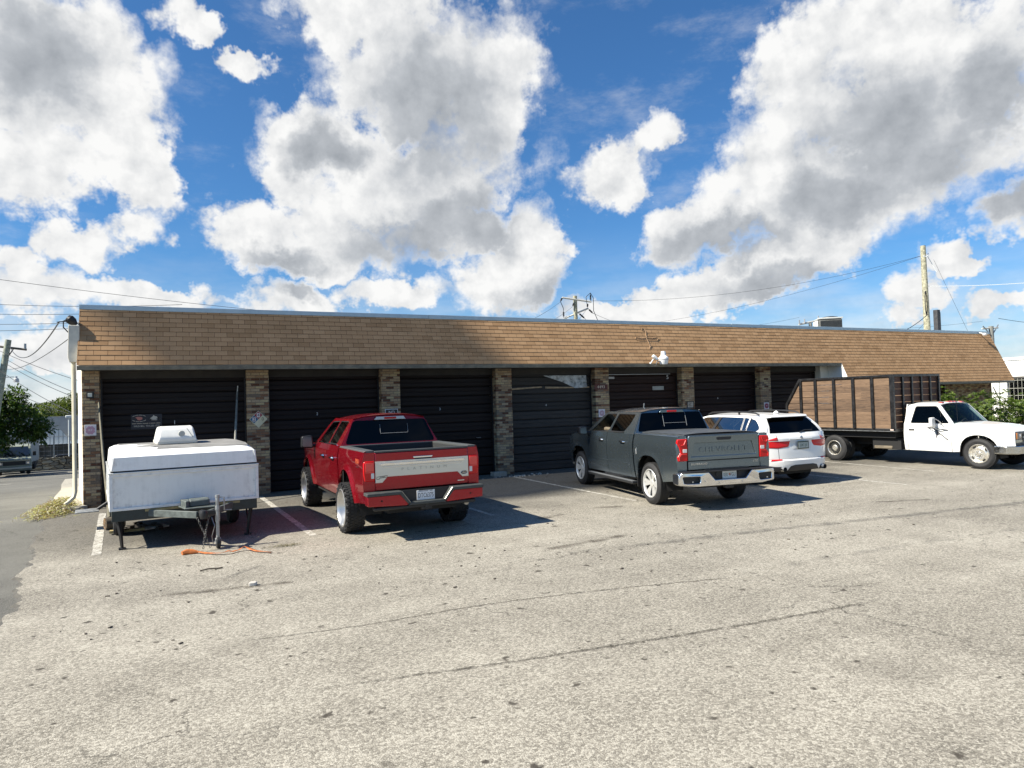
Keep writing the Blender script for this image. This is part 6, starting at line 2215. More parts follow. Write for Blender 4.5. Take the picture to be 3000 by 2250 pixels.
souter = rounded([(-.80, 1.20), (-.72, 1.38), (-.52, 1.575), (-.2, 1.625), (.6, 1.648), (1.45, 1.635), (1.7, 1.58), (2.62, 1.16)], .10)
swins = [(rounded([(-.10, 1.262), (-.44, 1.272), (-.53, 1.33), (-.46, 1.42), (-.30, 1.54), (-.12, 1.572)], .05), SMOKE), (rounded([(-.06, 1.262), (-.08, 1.575), (.08, 1.588), (.06, 1.262)], .015), SMOKE),
         (rounded([(.10, 1.262), (.12, 1.59), (.92, 1.602), (1.08, 1.26)], .03), SMOKE), (rounded([(1.14, 1.26), (.98, 1.602), (1.5, 1.59), (1.62, 1.55), (2.3, 1.225)], .04), SMOKE)]
for s in (1, -1):
    mb = MB()
    mb.holed(souter, [w for w, _ in swins], lambda u, v, d, s=s: (u, s * (sgy(v) + .012 * math.sin(max(0, min(1, (v - SGB) / (SGT - SGB))) * math.pi) - d), v), .03)
    mb.build('cab_side', SWHITE, sv, smooth=40)
    for px0, px1 in ((-.085, -.055), (.07, .092), (1.06, 1.16)):
        tp = -.07 if px0 < 0 else (.02 if px0 < .5 else -.155)
        mb = MB()
        mb.holed([(px0, 1.255), (px1, 1.255), (px1 + tp, 1.60), (px0 + tp, 1.60)], [], lambda u, v, d, s=s: (u, s * (sgy(v) + .012 * math.sin(max(0, min(1, (v - SGB) / (SGT - SGB))) * math.pi) + .004), v))
        mb.build('pillar_cover', INK, sv, smooth=0)
    for w, gm in swins:
        c = (sum(p[0] for p in w) / len(w), sum(p[1] for p in w) / len(w))
        mb = MB()
        mb.holed([((p[0] - c[0]) * 1.03 + c[0], (p[1] - c[1]) * 1.03 + c[1]) for p in w], [], lambda u, v, d, s=s: (u, s * (sgy(v) + .012 * math.sin(max(0, min(1, (v - SGB) / (SGT - SGB))) * math.pi) - .008), v))
        mb.build('side_window', gm, sv, smooth=0)
    MB().tube([(-.52, s * (sgy(1.25) + .006), 1.255), (.5, s * (sgy(1.25) + .008), 1.248), (2.35, s * (sgy(1.22) + .008), 1.215)], .009, 6).build('belt_trim', BLACK, sv)
    MB().tube([(-.32, s * .635, 1.655), (-.20, s * .635, 1.70), (.1, s * .64, 1.725), (.8, s * .64, 1.735), (1.35, s * .635, 1.715), (1.5, s * .635, 1.665)], .019, 8).build('roof_rail', BLACK, sv)
    MB().tube([(.35, s * .64, 1.66), (.35, s * .64, 1.73)], .025, 6).build('rail_foot', BLACK, sv)
    m_ = MB().prism(rounded([(s * .98, 1.18), (s * 1.17, 1.20), (s * 1.17, 1.32), (s * 1.0, 1.33)], .04), 'x', 2.0, 2.16).build('wing_mirror', SWHITE, sv, bevel=.03)
    for x in (0, 2.93): make_wheel(sv, x, s * .83, s, .37, .27, .25, 'spoke')
mb = MB()


def sroof(u, v):
    x = -.53 + 2.22 * u
    k = 2 * v - 1
    ze = lerp([(-.53, 1.575), (-.2, 1.625), (.6, 1.648), (1.45, 1.635), (1.7, 1.58)], x)
    return (x, (sgy(ze) + .004) * math.sin(k * math.pi / 2), ze - .004 + .058 * (1 - abs(math.sin(k * math.pi / 2)) ** 2.4) * lerp([(-.53, .75), (0, 1), (1.3, 1), (1.7, .7)], x))


mb.grid(sroof, 24, 18)
mb.build('roof', SWHITE, sv, smooth=50)
# hatch glass and spoiler


def hatch(y, z, off=0.0):
    f = (z - 1.20) / (1.60 - 1.20)
    w = sgy(max(z, 1.2)) + .002
    k = min(1, abs(y) / w)
    xc = -.87 + .36 * f - off
    xe = lerp([(1.2, -.79), (1.38, -.71), (1.575, -.52), (1.62, -.45)], z)
    return (xe + (xc - xe) * (1 - k ** 3), y, z)


mb = MB()
mb.grid(lambda u, v: hatch((2 * u - 1) * (sgy(1.2 + .40 * v)), 1.2 + .40 * v), 28, 12)
mb.build('tailgate_frame', SWHITE, sv, smooth=45)
mb = MB()
mb.grid(lambda u, v: hatch((2 * u - 1) * (sgy(1.235 + .335 * v) * (.90 - .02 * v)), 1.235 + .335 * v, .008), 24, 10)
hg = mb.build('back_window', TINT, sv, smooth=45)
MB().tube([hatch(-.05, 1.235, .03), hatch(-.25, 1.275, .025), hatch(-.5, 1.27, .02)], .014, 6).build('wiper', BLACK, hg)
mb = MB().prism([(-.64, 1.595), (-.60, 1.642), (-.3, 1.665), (-.3, 1.625), (-.55, 1.58)], 'y', -.57, .57)
so = mb.build('spoiler', SWHITE, sv, bevel=.012)
MB().prism([(-.635, 1.592), (-.56, 1.576), (-.52, 1.55), (-.50, 1.575)], 'y', -.56, .56).build('spoiler_underside', BLACK, so)
MB().tube([(-.15, 0, 1.69), (-.22, 0, 1.715), (-.27, 0, 1.69)], [.02, .03, .015], 8).build('antenna', SWHITE, sv)
mb = MB()
mb.grid(lambda u, v: (2.62 - .98 * v + .10 * (1 - (2 * u - 1) ** 2), (2 * u - 1) * (.86 - .26 * v), 1.17 + .44 * v), 10, 6)
mb.build('windscreen', SMOKE, sv)
mb = MB()
mb.grid(lambda u, v: (2.5 + 1.25 * u, (2 * v - 1) * (SB.y(2.5 + 1.2 * u, .95) - .02), shood(2.5 + 1.24 * u) + .05 * (1 - (2 * v - 1) ** 4)), 12, 12)
mb.build('hood', SWHITE, sv, smooth=50)
MB().prism(rounded([(3.5, -.86), (3.85, -.6), (3.9, 0), (3.85, .6), (3.5, .86)], .2), 'z', .36, .80).build('front_bumper', SWHITE, sv, bevel=.05)
seats(sv, [(.55, 1), (1.35, 0)], z=.60)
MB().bb(2.0, 2.5, -.8, .8, .7, 1.17).build('dashboard', SEATM, sv, bevel=.05)
MB().bb(-.6, .4, -.78, .78, .6, 1.18).build('cargo_cover', SEATM, sv, bevel=.02)

# ------------------------------------------------------------------ stake truck
kt = vehicle('stake_truck', 19.53, 15.03, 3.0608, 'white single cab truck with tall black framed wooden stake bed', 'truck')
KW = paint('paint_white_truck', (.75, .75, .73), 0, .35, .10)
KWB = 4.05
KB = Body([(.42, .90), (.55, .94), (.8, .965), (.95, .965), (1.05, .945), (1.19, .935)], (KWB,), (.475, .50, .40), [(2.0, .43), (3.4, .42), (4.4, .52), (4.9, .60)], (4.25, .30), .012, 2.3)


def khood(x): return lerp([(3.2, 1.185), (3.45, 1.17), (4.2, 1.10), (4.6, 1.03), (4.9, .99)], x)


for s in (1, -1):
    mb = MB()
    KB.panel(mb, 2.10, 2.192, 1.185, s, dx=.03)
    mb.build('cab_corner', KW, kt, smooth=40)
    mb = MB()
    KB.panel(mb, 2.207, 3.371, 1.185, s, dx=.03)
    d = mb.build('door', KW, kt, smooth=40)
    MB().bb(2.24, 2.40, s * (KB.y(2.3, 1.0) - .002), s * (KB.y(2.3, 1.0) + .008), .98, 1.03).build('door_handle', INK, d, bevel=.006)
    MB().bb(2.22, 3.36, s * (KB.y(2.8, .64) - .002), s * (KB.y(2.8, .64) + .003), .652, .657).build('door_crease', pbr('crease_grey', (.4, .4, .39), .6), d, smooth=0)
    # faded star decal: five straight strokes and a solid shard
    yy = s * (KB.y(2.9, .9) + .007)
    mb = MB()

    def stroke(a, b_, w):
        a, b_ = Vector(a), Vector(b_)
        dd = (b_ - a).normalized()
        nn = Vector((-dd.y, dd.x)) * w
        mb.prism([(a - nn).to_tuple(), (b_ - nn).to_tuple(), (b_ + nn).to_tuple(), (a + nn).to_tuple()], 'y', yy - .001 * s, yy + .001 * s)
    for a, b_, w in (((2.76, 1.09), (3.32, 1.02), .011), ((3.32, 1.02), (2.97, .95), .008), ((2.90, 1.08), (3.31, .74), .014), ((2.76, 1.09), (2.99, .95), .008)): stroke(a, b_, w)
    mb.prism([(2.985, .77), (3.02, 1.11), (3.06, .93), (3.10, .90), (3.03, .86)], 'y', yy - .001 * s, yy + .001 * s)
    mb.build('star_decal', pbr('decal_grey', (.07, .07, .075), .5, var=.3, vscale=20), d, smooth=0)
    mb = MB()
    KB.panel(mb, 3.385, 4.86, khood, s, dx=.03)
    mb.build('front_fender', KW, kt, smooth=40)
    mb = MB()
    mb.grid(lambda u, v, s=s: (KWB + .49 * math.cos(math.pi * (1 - u)), s * (.5 + .42 * v), .3 + .60 * math.sin(math.pi * (1 - u))), 14, 2)
    mb.build('wheel_well', DARK, kt)


def kgy(z): return .925 - (z - 1.17) * .175 / .56


kout = rounded([(2.10, 1.15), (2.13, 1.66), (2.24, 1.735), (2.94, 1.735), (3.04, 1.69), (3.46, 1.17)], .06)
kwin = rounded([(2.27, 1.19), (2.36, 1.68), (2.95, 1.68), (3.34, 1.19)], .05)
kvent = []
for s in (1, -1):
    mb = MB()
    mb.holed(kout, [kwin], lambda u, v, d, s=s: (u, s * (kgy(v) - d), v), .04)
    mb.build('cab_side', KW, kt, smooth=40)
    c = (2.75, 1.43)
    mb = MB()
    mb.holed([((p[0] - c[0]) * 1.02 + c[0], (p[1] - c[1]) * 1.02 + c[1]) for p in kwin], [], lambda u, v, d, s=s: (u, s * (kgy(v) - .012), v))
    w_ = mb.build('side_window', SMOKE, kt, smooth=0)
    mb = MB()
    mb.holed(kwin, [[((p[0] - c[0]) * .965 + c[0], (p[1] - c[1]) * .935 + c[1]) for p in kwin]], lambda u, v, d, s=s: (u, s * (kgy(v) - .004 - d), v), .008)
    mb.bb(3.07, 3.085, s * (kgy(1.4) - .02), s * (kgy(1.4) - .006), 1.2, 1.50)
    mb.build('window_seal', BLACK, w_, smooth=0)
    m_ = MB().prism(rounded([(s * 1.02, 1.10), (s * 1.22, 1.10), (s * 1.22, 1.36), (s * 1.04, 1.37)], .04), 'x', 2.94, 3.03).build('wing_mirror', pbr('mirror_shell', (.62, .61, .58), .35), kt, bevel=.02)
    MB().prism(rounded([(s * 1.04, 1.13), (s * 1.20, 1.13), (s * 1.20, 1.33), (s * 1.05, 1.34)], .03), 'x', 2.934, 2.939).build('mirror_glass', pbr('mirror_glass', (.32, .36, .36), .12, .9), m_, smooth=0)
    MB().tube([(3.0, s * 1.1, 1.36), (3.12, s * 1.06, 1.28), (3.2, s * .96, 1.12)], .012, 6).build('mirror_arm', CHROME, m_)
    MB().tube([(2.98, s * 1.1, 1.10), (3.05, s * 1.0, 1.04), (3.1, s * .95, 1.0)], .010, 6).build('mirror_stay', CHROME, m_)
mb = MB()


def kroof(u, v):
    x = 2.15 + .87 * u
    k = math.sin((2 * v - 1) * math.pi / 2)
    ze = lerp([(2.15, 1.69), (2.24, 1.735), (2.94, 1.735), (3.04, 1.69)], x)
    return (x, (kgy(1.73) + .005) * k, ze - .003 + .055 * (1 - abs(k) ** 2.6))


mb.grid(kroof, 16, 16)
mb.build('roof', KW, kt, smooth=50)
for y in (-.52, -.16, 0, .16, .52): MB().prism(rounded([(2.88, 1.775 - .02 * abs(y)), (3.0, 1.755 - .02 * abs(y)), (2.98, 1.80 - .03 * abs(y)), (2.9, 1.805 - .03 * abs(y))], .012), 'y', y - .055, y + .055).build('marker_lamp', pbr('marker_red', (.36, .06, .04), .25, coat=1), kt, bevel=.008)
mb = MB()
mb.grid(lambda u, v: (3.47 - .47 * v + .08 * (1 - (2 * u - 1) ** 2), (2 * u - 1) * (.90 - .16 * v), 1.16 + .56 * v), 12, 8)
kws = mb.build('windscreen', SCREENG, kt)
for y0, y1 in ((.05, -.58), (.62, .08)): MB().tube([(3.58, y0, 1.185), (3.53, (y0 + y1) / 2, 1.23), (3.49, y1, 1.225)], .012, 5).build('wiper', BLACK, kws)
MB().tube([(3.45, -.72, 1.2), (3.43, -.72, 1.95)], .004, 5).build('antenna', BLACK, kt)
mb = MB()
mb.grid(lambda u, v: (3.40 + 1.46 * u, (2 * v - 1) * (KB.y(3.4 + 1.44 * u, 1.0) - .012 - .06 * u * u), khood(3.4 + 1.46 * u) + .055 * (1 - abs(2 * v - 1) ** 5) - .05 * max(0, (u - .85) / .15) ** 2), 16, 16)
mb.build('hood', KW, kt, smooth=50)
mb = MB()
mb.prism([(-.80, .69), (.80, .69), (.80, 1.0), (-.80, 1.0)], 'x', 4.70, 4.86)
gk = mb.build('grille_frame', pbr('grille_grey', (.13, .135, .13), .5), kt, bevel=.01)
for z in (.775, .90): MB().bb(4.855, 4.868, -.46, .46, z - .05, z + .045).build('grille_mesh', INK, gk, smooth=0)
MB().bb(4.855, 4.885, -.47, .47, .825, .857).build('grille_bar', pbr('grille_bar', (.2, .21, .2), .4), gk, bevel=.006)
for k in range(9):
    MB().bb(4.866, 4.872, -.44 + k * .11, -.432 + k * .11, .72, .95).build('grille_rib', pbr('grille_grey', (.13, .135, .13), .5), gk, smooth=0)
for s in (1, -1):
    h_ = MB().bb(4.82, 4.868, s * .48, s * .70, .80, .96).build('headlight', pbr('lamp_chrome', (.25, .25, .25), .2, .8), kt, bevel=.006)
    MB().lathe([(0, .012), (.045, .004), (.05, -.02)], (4.87, s * .60, .885), 'x', 14).build('bulb', CLEARLENS, h_)
    MB().bb(4.78, 4.872, s * .705, s * .79, .80, .965).build('turn_lamp', pbr('amber_lens', (.75, .22, .02), .2, coat=1), h_, bevel=.006)
    MB().bb(4.82, 4.870, s * .48, s * .79, .715, .785).build('parking_lamp', pbr('old_lens', (.5, .47, .32), .25, coat=1), h_, bevel=.006)
MB().prism(rounded([(4.42, -.985), (4.72, -.97), (4.93, -.80), (4.98, 0), (4.93, .80), (4.72, .97), (4.42, .985), (4.42, .9), (4.8, .6), (4.8, -.6), (4.42, -.9)], .03), 'z', .42, .635).build('front_bumper', pbr('bumper_chrome', (.55, .55, .52), .18, 1.0, var=.1), kt, bevel=.03)
MB().bb(4.60, 4.8, -.86, .86, .637, .69).build('bumper_filler', pbr('filler_dark', (.05, .05, .06), .5), kt)
mb = MB().bb(2.10, 2.13, -.88, .88, .45, 1.2)
mb.build('cab_back', KW, kt, smooth=0)
MB().holed([(-.90, 1.19), (.90, 1.19), (.76, 1.735), (-.76, 1.735)], [[(-.62, 1.25), (.62, 1.25), (.58, 1.62), (-.58, 1.62)]], lambda u, v, d: (2.11 + d, u, v), .03).build('cab_back_frame', KW, kt, smooth=0)
MB().bb(2.118, 2.126, -.64, .64, 1.24, 1.63).build('back_window', SMOKE, kt, smooth=0)
seats(kt, [(2.42, 0)], z=.7, y=.36, wide=.6)
mb = MB().bb(3.15, 3.46, -.84, .84, .85, 1.15)
mb.build('dashboard', pbr('grey_dash', (.22, .22, .21), .7), kt, bevel=.05)
MB().tube([(3.05 + .06 * math.sin(a), .38 + .19 * math.cos(a), 1.10 + .18 * math.sin(a)) for a in [6.2832 * k / 24 for k in range(25)]], .016, 6, False).build('steering_wheel', BLACK, kt)
# chassis
mb = MB()
for s in (1, -1): mb.bb(-1.5, 4.7, s * .38, s * .46, .50, .72)
mb.bb(2.2, 3.4, -.86, .86, .46, .70)
mb.bb(1.15, 2.0, -.95, -.5, .42, .74)
mb.bb(-1.6, 1.9, -1.05, 1.05, .76, .93)
mb.tube([(0, -.8, .4), (0, .8, .4)], .08, 8)
mb.lathe([(.03, -.16), (.19, -.08), (.19, .08), (.03, .16)], (0, 0, .4), 'x', 14)
mb.build('chassis', DARK, kt, smooth=0)
MB().bb(1.2, 1.75, -.98, -.55, .43, .52).build('step_box', pbr('rusty_step', (.14, .115, .08), .7, var=.3), kt, bevel=.02)
SRIM = pbr('worn_chrome_rim', (.66, .63, .56), .3, .75, var=.12, vscale=20)
for s in (1, -1):
    make_wheel(kt, KWB, s * .85, s, .405, .23, .245, 'steel', rimmat=SRIM)
    make_wheel(kt, 0, s * 1.04, s, .405, .23, .225, 'dual', rimmat=SRIM)
    make_wheel(kt, 0, s * .78, s, .405, .23, .225, 'dual', rimmat=SRIM)
    MB().bb(-.62, -.59, s * .66, s * 1.16, .3, .9).build('mud_flap', BLACK, kt, smooth=0)
# bed
BLK = pbr('black_frame_steel', (.010, .010, .011), .42, var=.3, vscale=8)


def wood():
    m, t, b = newmat('weathered_planks')
    oc = t.node('ShaderNodeTexCoord').outputs['Object']
    x, y, z = t.xyz(oc)
    row = t.math('FLOOR', t.math('DIVIDE', z, .192))
    r = t.white(t.comb(row, t.math('FLOOR', t.math('DIVIDE', t.add(x, t.mul(row, 1.7)), 6.0)), 3.0))
    v = t.vmath('ADD', t.vmath('MULTIPLY', oc, (1.2, 1.2, 12.0)), t.comb(t.mul(r, 30.0), 0, 0))
    n = t.noise(v, 2.2, 7.0, .65, .8)
    knot = t.smooth(t.voro(t.vmath('MULTIPLY', oc, (2.2, 2.2, 5.0)), 1.2), .16, .03)
    grain = t.noise(t.vmath('MULTIPLY', oc, (3.0, 3.0, 90.0)), 2.0, 4.0, .6)
    f = t.add(t.add(t.mul(n, .7), t.mul(t.sub(r, .5), .2)), t.mul(t.sub(grain, .5), .25))
    c = t.ramp(f, [(.15, (.055, .033, .02)), (.38, (.145, .09, .053)), (.60, (.235, .152, .09)), (.85, (.39, .30, .20))])
    c = t.mix(t.mul(knot, .7), c, (.05, .025, .014, 1))
    t.put(b.inputs['Base Color'], c)
    b.inputs['Roughness'].default_value = .75
    t.put(b.inputs['Normal'], t.bump(grain, .3, .004))
    return m


WOOD = wood()
F0, F1, ZT, ZB, RB = -1.10, 1.98, 2.61, 1.04, -1.66
mb = MB().bb(RB - .1, F1 + .03, -1.22, 1.22, .94, 1.035)
mb.build('bed_floor', BLK, kt, bevel=.008)
MB().bb(RB - .1, F1 + .03, -1.228, -1.221, .955, .968).build('floor_lip', GALV, kt, smooth=0)
for s in (1, -1):
    MB().bb(F1 - .12, F1 - .02, s * 1.224, s * 1.232, .985, 1.02).build('side_marker', pbr('marker_white', (.6, .5, .45), .3), kt, bevel=.004)
    yo = s * 1.19
    # side wall of planks, a slanted tail and square posts outside
    mb = MB()
    n = 8
    for k in range(n):
        z0 = ZB + .005 + k * .192
        z1 = min(z0 + .184 - random.uniform(0, .009), ZT - .05)
        xa = RB + max(0, (z0 - 1.78)) * .68
        xb = RB + max(0, (z1 - 1.78)) * .68
        mb.prism([(xa + .03, z0), (F1 - .03, z0 + random.uniform(-.003, .003)), (F1 - .03, z1), (xb + .03, z1)], 'y', yo - .014, yo + .014)
    w_ = mb.build('side_planks', WOOD, kt, smooth=0)
    fr = MB()
    ya, yb = yo + s * .016, yo + s * .062
    for x in (F0 + .03, -.53, .12, .76, 1.36): fr.bb(x - .045, x + .045, ya, yb, ZB, ZT - .06)
    fr.bb(F1 - .085, F1, ya, yb, ZB, ZT - .06)
    fr.bb(F0, F1, ya, yb, ZT - .06, ZT)
    fr.prism([(RB, ZB), (RB + .07, ZB), (RB + .07, 1.76), (F0 + .06, ZT), (F0 - .02, ZT), (RB, 1.80)], 'y', ya + .001 * s, yb - .001 * s)
    fr.build('side_frame', BLK, kt, smooth=0, bevel=.004)
mb = MB()
for k in range(8):
    z0 = ZB + .005 + k * .192
    mb.bb(F1 - .05, F1 - .02, -1.17, 1.17, z0, min(z0 + .174, ZT - .06))
HBW = mb.build('headboard_planks', pbr('dark_planks', (.06, .028, .018), .75, var=.4, vscale=4), kt, smooth=0)
fr = MB().bb(F1 - .018, F1 + .035, -1.24, 1.24, ZT - .065, ZT + .002)
for y in (-1.21, -.73, -.25, .25, .73, 1.21): fr.bb(F1 - .018, F1 + .033, y - .035, y + .035, ZB, ZT - .065)
fr.build('headboard_frame', BLK, kt, smooth=0, bevel=.004)
mb = MB().bb(RB - .05, RB, -1.18, 1.18, ZB, 1.75)
mb.build('tail_board', WOOD, kt, smooth=0)


# ------------------------------------------------------------------ folding camper trailer (x forward to the tongue)
ct = vehicle('camper_trailer', .035, 12.42, math.pi - .10, 'white folded pop up camper trailer with grey tongue in front of first door', 'trailer')
CW = pbr('trailer_skin', (.50, .51, .50), .42, var=.10, vscale=2.2, bump=.25, bscale=420)


def grimy(name, col):
    m, t, b = newmat(name)
    oc = t.node('ShaderNodeTexCoord').outputs['Object']
    x, y, z = t.xyz(oc)
    n = t.noise(oc, 5.0, 7.0, .7)
    drip = t.noise(t.vmath('MULTIPLY', oc, (16, 16, 1.2)), 1.0, 5.0, .65)
    ed = t.mx(t.smooth(t.math('ABSOLUTE', y), .85, 1.12), t.smooth(z, .76, .64))
    f = t.mul(t.smooth(t.add(t.mul(n, .6), t.mul(drip, .4)), .46, .66), t.add(.16, t.mul(ed, .8)))
    t.put(b.inputs['Base Color'], t.mix(t.mul(f, .75), (*col, 1), (.12, .115, .10, 1)))
    b.inputs['Roughness'].default_value = .45
    t.put(b.inputs['Normal'], t.bump(t.noise(oc, 380.0, 2.0, .6), .12, .003))
    return m


PANEL = grimy('trailer_panel', (.80, .80, .76))
LID = grimy('trailer_lid', (.86, .86, .84))
TRIMW = pbr('trailer_trim', (.74, .74, .72), .35, var=.1, vscale=8)
L0 = -3.25
mb = MB().bb(L0, -.02, -1.09, 1.09, .635, 1.215)
mb.build('body_box', PANEL, ct, smooth=0, bevel=.01)
mb = MB()
mb.holed([(-1.11, .622), (1.11, .622), (1.11, 1.215), (-1.11, 1.215)], [[(-1.06, .665), (1.06, .665), (1.06, 1.15), (-1.06, 1.15)]], lambda u, v, d: (.004 - d, u, v), .03)
for s in (1, -1):
    mb.bb(L0, -.03, s * 1.092, s * 1.112, .622, .665)
    mb.bb(L0, -.03, s * 1.092, s * 1.112, 1.15, 1.215)
    for x in (-.06, -1.1, -2.2, -3.2): mb.bb(x - .03, x + .03, s * 1.092, s * 1.108, .67, 1.148)
mb.build('corner_trim', TRIMW, ct, smooth=0, bevel=.004)
MB().bb(L0 - .01, .018, -1.118, 1.118, 1.196, 1.222).build('drip_edge', pbr('bright_edge', (.66, .67, .66), .25, .4), ct, bevel=.006)
MB().bb(L0 + .02, -.03, -1.085, 1.085, 1.222, 1.244).build('lid_gasket', INK, ct, smooth=0)
# lid: bevelled front and ends, gently domed roof
sec = [(0.0, 1.245), (.0, 1.455), (-.05, 1.49), (-.5, 1.565), (-1.6, 1.585), (-2.75, 1.56), (-3.18, 1.49), (-3.23, 1.455), (-3.23, 1.245)]
mb = MB()


def lid(u, v):
    k = u * (len(sec) - 1)
    i = min(len(sec) - 2, int(k))
    f = k - i
    x = sec[i][0] + (sec[i + 1][0] - sec[i][0]) * f
    z = sec[i][1] + (sec[i + 1][1] - sec[i][1]) * f
    q = 2 * v - 1
    w = 1.085 - .025 * max(0, (z - 1.245) / .3)
    y = w * q
    zz = 1.245 + (z - 1.245) * (1 - .16 * abs(q) ** 16) if z > 1.46 else z
    return (x, y, zz)


gg = mb.grid(lid, 40, 26)
for j in (0, 26):
    s = -1 if j == 0 else 1
    col = [gg[i][j] for i in range(41)]
    bot = [mb.bm.verts.new((v.co.x, s * 1.085, 1.245)) for v in col]
    for i in range(40): mb.face((col[i], col[i + 1], bot[i + 1], bot[i]))
mb.build('lid', LID, ct, smooth=28)
mb = MB()
for s in (1, -1):
    mb.tube([(.002, s * 1.075, 1.25), (.002, s * 1.042, 1.45)], .014, 6)
mb.build('lid_moulding', TRIMW, ct)
# roof shade laid on as a grey sheet, ragged along the picture-left edge
rg = [(-.36, -.42), (-.33, .2), (-.30, 1.0), (-2.9, 1.0), (-2.9, -.9), (-2.1, -.95), (-1.9, -.6), (-1.5, -.66), (-1.35, -.35), (-1.0, -.72), (-.85, -.62), (-.75, -.35), (-.6, -.5), (-.5, -.38)]
mb = MB()


def roofz(x): return lerp([(-3.18, 1.49), (-2.75, 1.56), (-1.6, 1.585), (-.5, 1.565), (-.05, 1.49)], x)


bm_ = mb.bm
ed_ = []
vs_ = [bm_.verts.new((p[0], p[1], 0)) for p in rg]
for i in range(len(vs_)): ed_.append(bm_.edges.new((vs_[i], vs_[(i + 1) % len(vs_)])))
bmesh.ops.triangle_fill(bm_, use_beauty=True, edges=ed_, normal=(0, 0, 1))
for x in (-2.75, -2.2, -1.6, -1.05, -.5):
    bmesh.ops.bisect_plane(bm_, geom=bm_.verts[:] + bm_.edges[:] + bm_.faces[:], plane_co=(x, 0, 0), plane_no=(1, 0, 0))
for v in bm_.verts: v.co.z = roofz(v.co.x) + .006
mb.build('roof_sheet', pbr('grey_roof_shade', (.20, .195, .185), .85, var=.2, vscale=3), ct, smooth=0)
# rooftop cooler
ac = MB()
ac.prism(rounded([(-.98, 1.60), (-.96, 1.70), (-1.06, 1.89), (-1.22, 1.925), (-1.75, 1.91), (-1.86, 1.80), (-1.88, 1.60)], .05), 'y', -.37, .31)
for v in ac.bm.verts:
    k = .93 - .15 * max(0, (v.co.z - 1.62) / .3)
    v.co.y = -.05 + (v.co.y + .03) * k
    v.co.z = 1.60 + (v.co.z - 1.60) * .92
ao = ac.build('roof_cooler', pbr('cooler_shell', (.74, .73, .68), .35, var=.05, vscale=6), ct, bevel=.05, seg=3)
MB().bb(-1.9, -.975, -.37, .275, 1.58, 1.655).build('cooler_base', pbr('cooler_base', (.60, .57, .50), .45), ao, bevel=.02)
mb = MB().tube([(-.978, .10, 1.86), (-.972, .2, 1.69)], .006, 5)
mb.lathe([(0, .006), (.05, .004), (.055, -.004)], (-.978, .02, 1.76), 'x', 16)
mb.build('cooler_badge', pbr('cooler_grey', (.42, .42, .38), .5), ao)
# frame, legs and step
FR = pbr('trailer_frame_green', (.022, .030, .028), .5, var=.3, vscale=10)
mb = MB().bb(-.09, -.01, -1.08, 1.08, .455, .625)
mb.bb(L0, L0 + .08, -1.08, 1.08, .48, .625)
for s in (1, -1):
    mb.bb(L0 + .08, -.09, s * 1.0, s * 1.07, .46, .625)
    mb.bb(L0 + .08, -.09, s * .45, s * .52, .5, .625)
mb.bb(L0 + .1, -.1, -.98, .98, .585, .62)
mb.build('frame', FR, ct, smooth=0, bevel=.006)
YEL = pbr('raw_wood_edge', (.30, .24, .11), .7, var=.3, vscale=8)
MB().bb(-.008, .004, -.62, -.08, .578, .615).build('wood_strip', YEL, ct, smooth=0)
MB().bb(-.008, .004, .42, .80, .578, .615).build('wood_strip', YEL, ct, smooth=0)
for s in (1, -1):
    mb = MB().tube([(-.12, s * 1.0, .48), (-.10, s * .96, .25), (-.14, s * .94, .02)], [.035, .03, .022], 4)
    mb.tube([(-.5, s * .98, .5), (-.12, s * .95, .22)], .016, 6)
    mb.box(-.14, s * .94, .012, .12, .10, .024)
    mb.build('corner_leg', BLACK, ct, smooth=0)
mb = MB().bb(-3.0, -2.55, -1.62, -1.24, .33, .355)
mb.build('entry_step', GALV, ct, bevel=.006)
MB().tube([(-2.75, -1.05, .5), (-2.78, -1.3, .33)], .03, 6).build('step_arm', BLACK, ct)
# tongue
TG = pbr('tongue_grey', (.085, .10, .095), .55, var=.3, vscale=9)
for s in (1, -1):
    a, b_ = Vector((-.02, s * .62 + .06, .54)), Vector((.78, s * .07 + .12, .555))
    d = (b_ - a).normalized()
    m = Matrix.Rotation(math.atan2(d.y, d.x), 3, 'Z')
    c = (a + b_) / 2
    MB().box(c.x, c.y, c.z, (b_ - a).length, .045, .105, m).build('tongue_rail', TG, ct, bevel=.006)
MB().prism([(.08, -.16), (.52, -.10), (.58, .33), (.10, .40)], 'z', .615, .63).build('tongue_plate', TG, ct, bevel=.004)
MB().prism([(.08, -.12), (.46, -.08), (.42, -.02), (.08, 0)], 'z', .60, .73).build('gas_locker', TG, ct, bevel=.01)
MB().prism([(.08, .0), (.42, -.02), (.40, .28), (.08, .30)], 'z', .63, .735).build('locker_lid', TG, ct, bevel=.02)
mb = MB().tube([(.70, .12, .56), (.92, .12, .56)], .055, 10)
mb.lathe([(0, -.07), (.05, -.07), (.065, 0), (.05, .05), (0, .06)], (.92, .12, .57), 'z', 14)
mb.build('coupler', BLACK, ct)
mb = MB().tube([(.80, .335, .10), (.80, .335, .83)], .028, 12)
mb.tube([(.80, .335, .42), (.80, .335, .66)], .036, 12)
mb.lathe([(0, .835), (.034, .835), (.034, .80)], (.80, .335, 0), 'z', 12)
jk = mb.build('jack_post', GALV, ct)
MB().tube([(.80, .36, .79), (.82, .43, .79), (.82, .43, .59), (.82, .54, .585)], .011, 6).build('jack_crank', GALV, jk)
MB().bb(.74, .82, .14, .31, .535, .60).build('jack_bracket', BLACK, jk, bevel=.008)
MB().prism([(.77, .16), (.84, .17), (.86, .08), (.78, .07)], 'y', .295, .375).build('caster_fork', GALV, jk, bevel=.006)
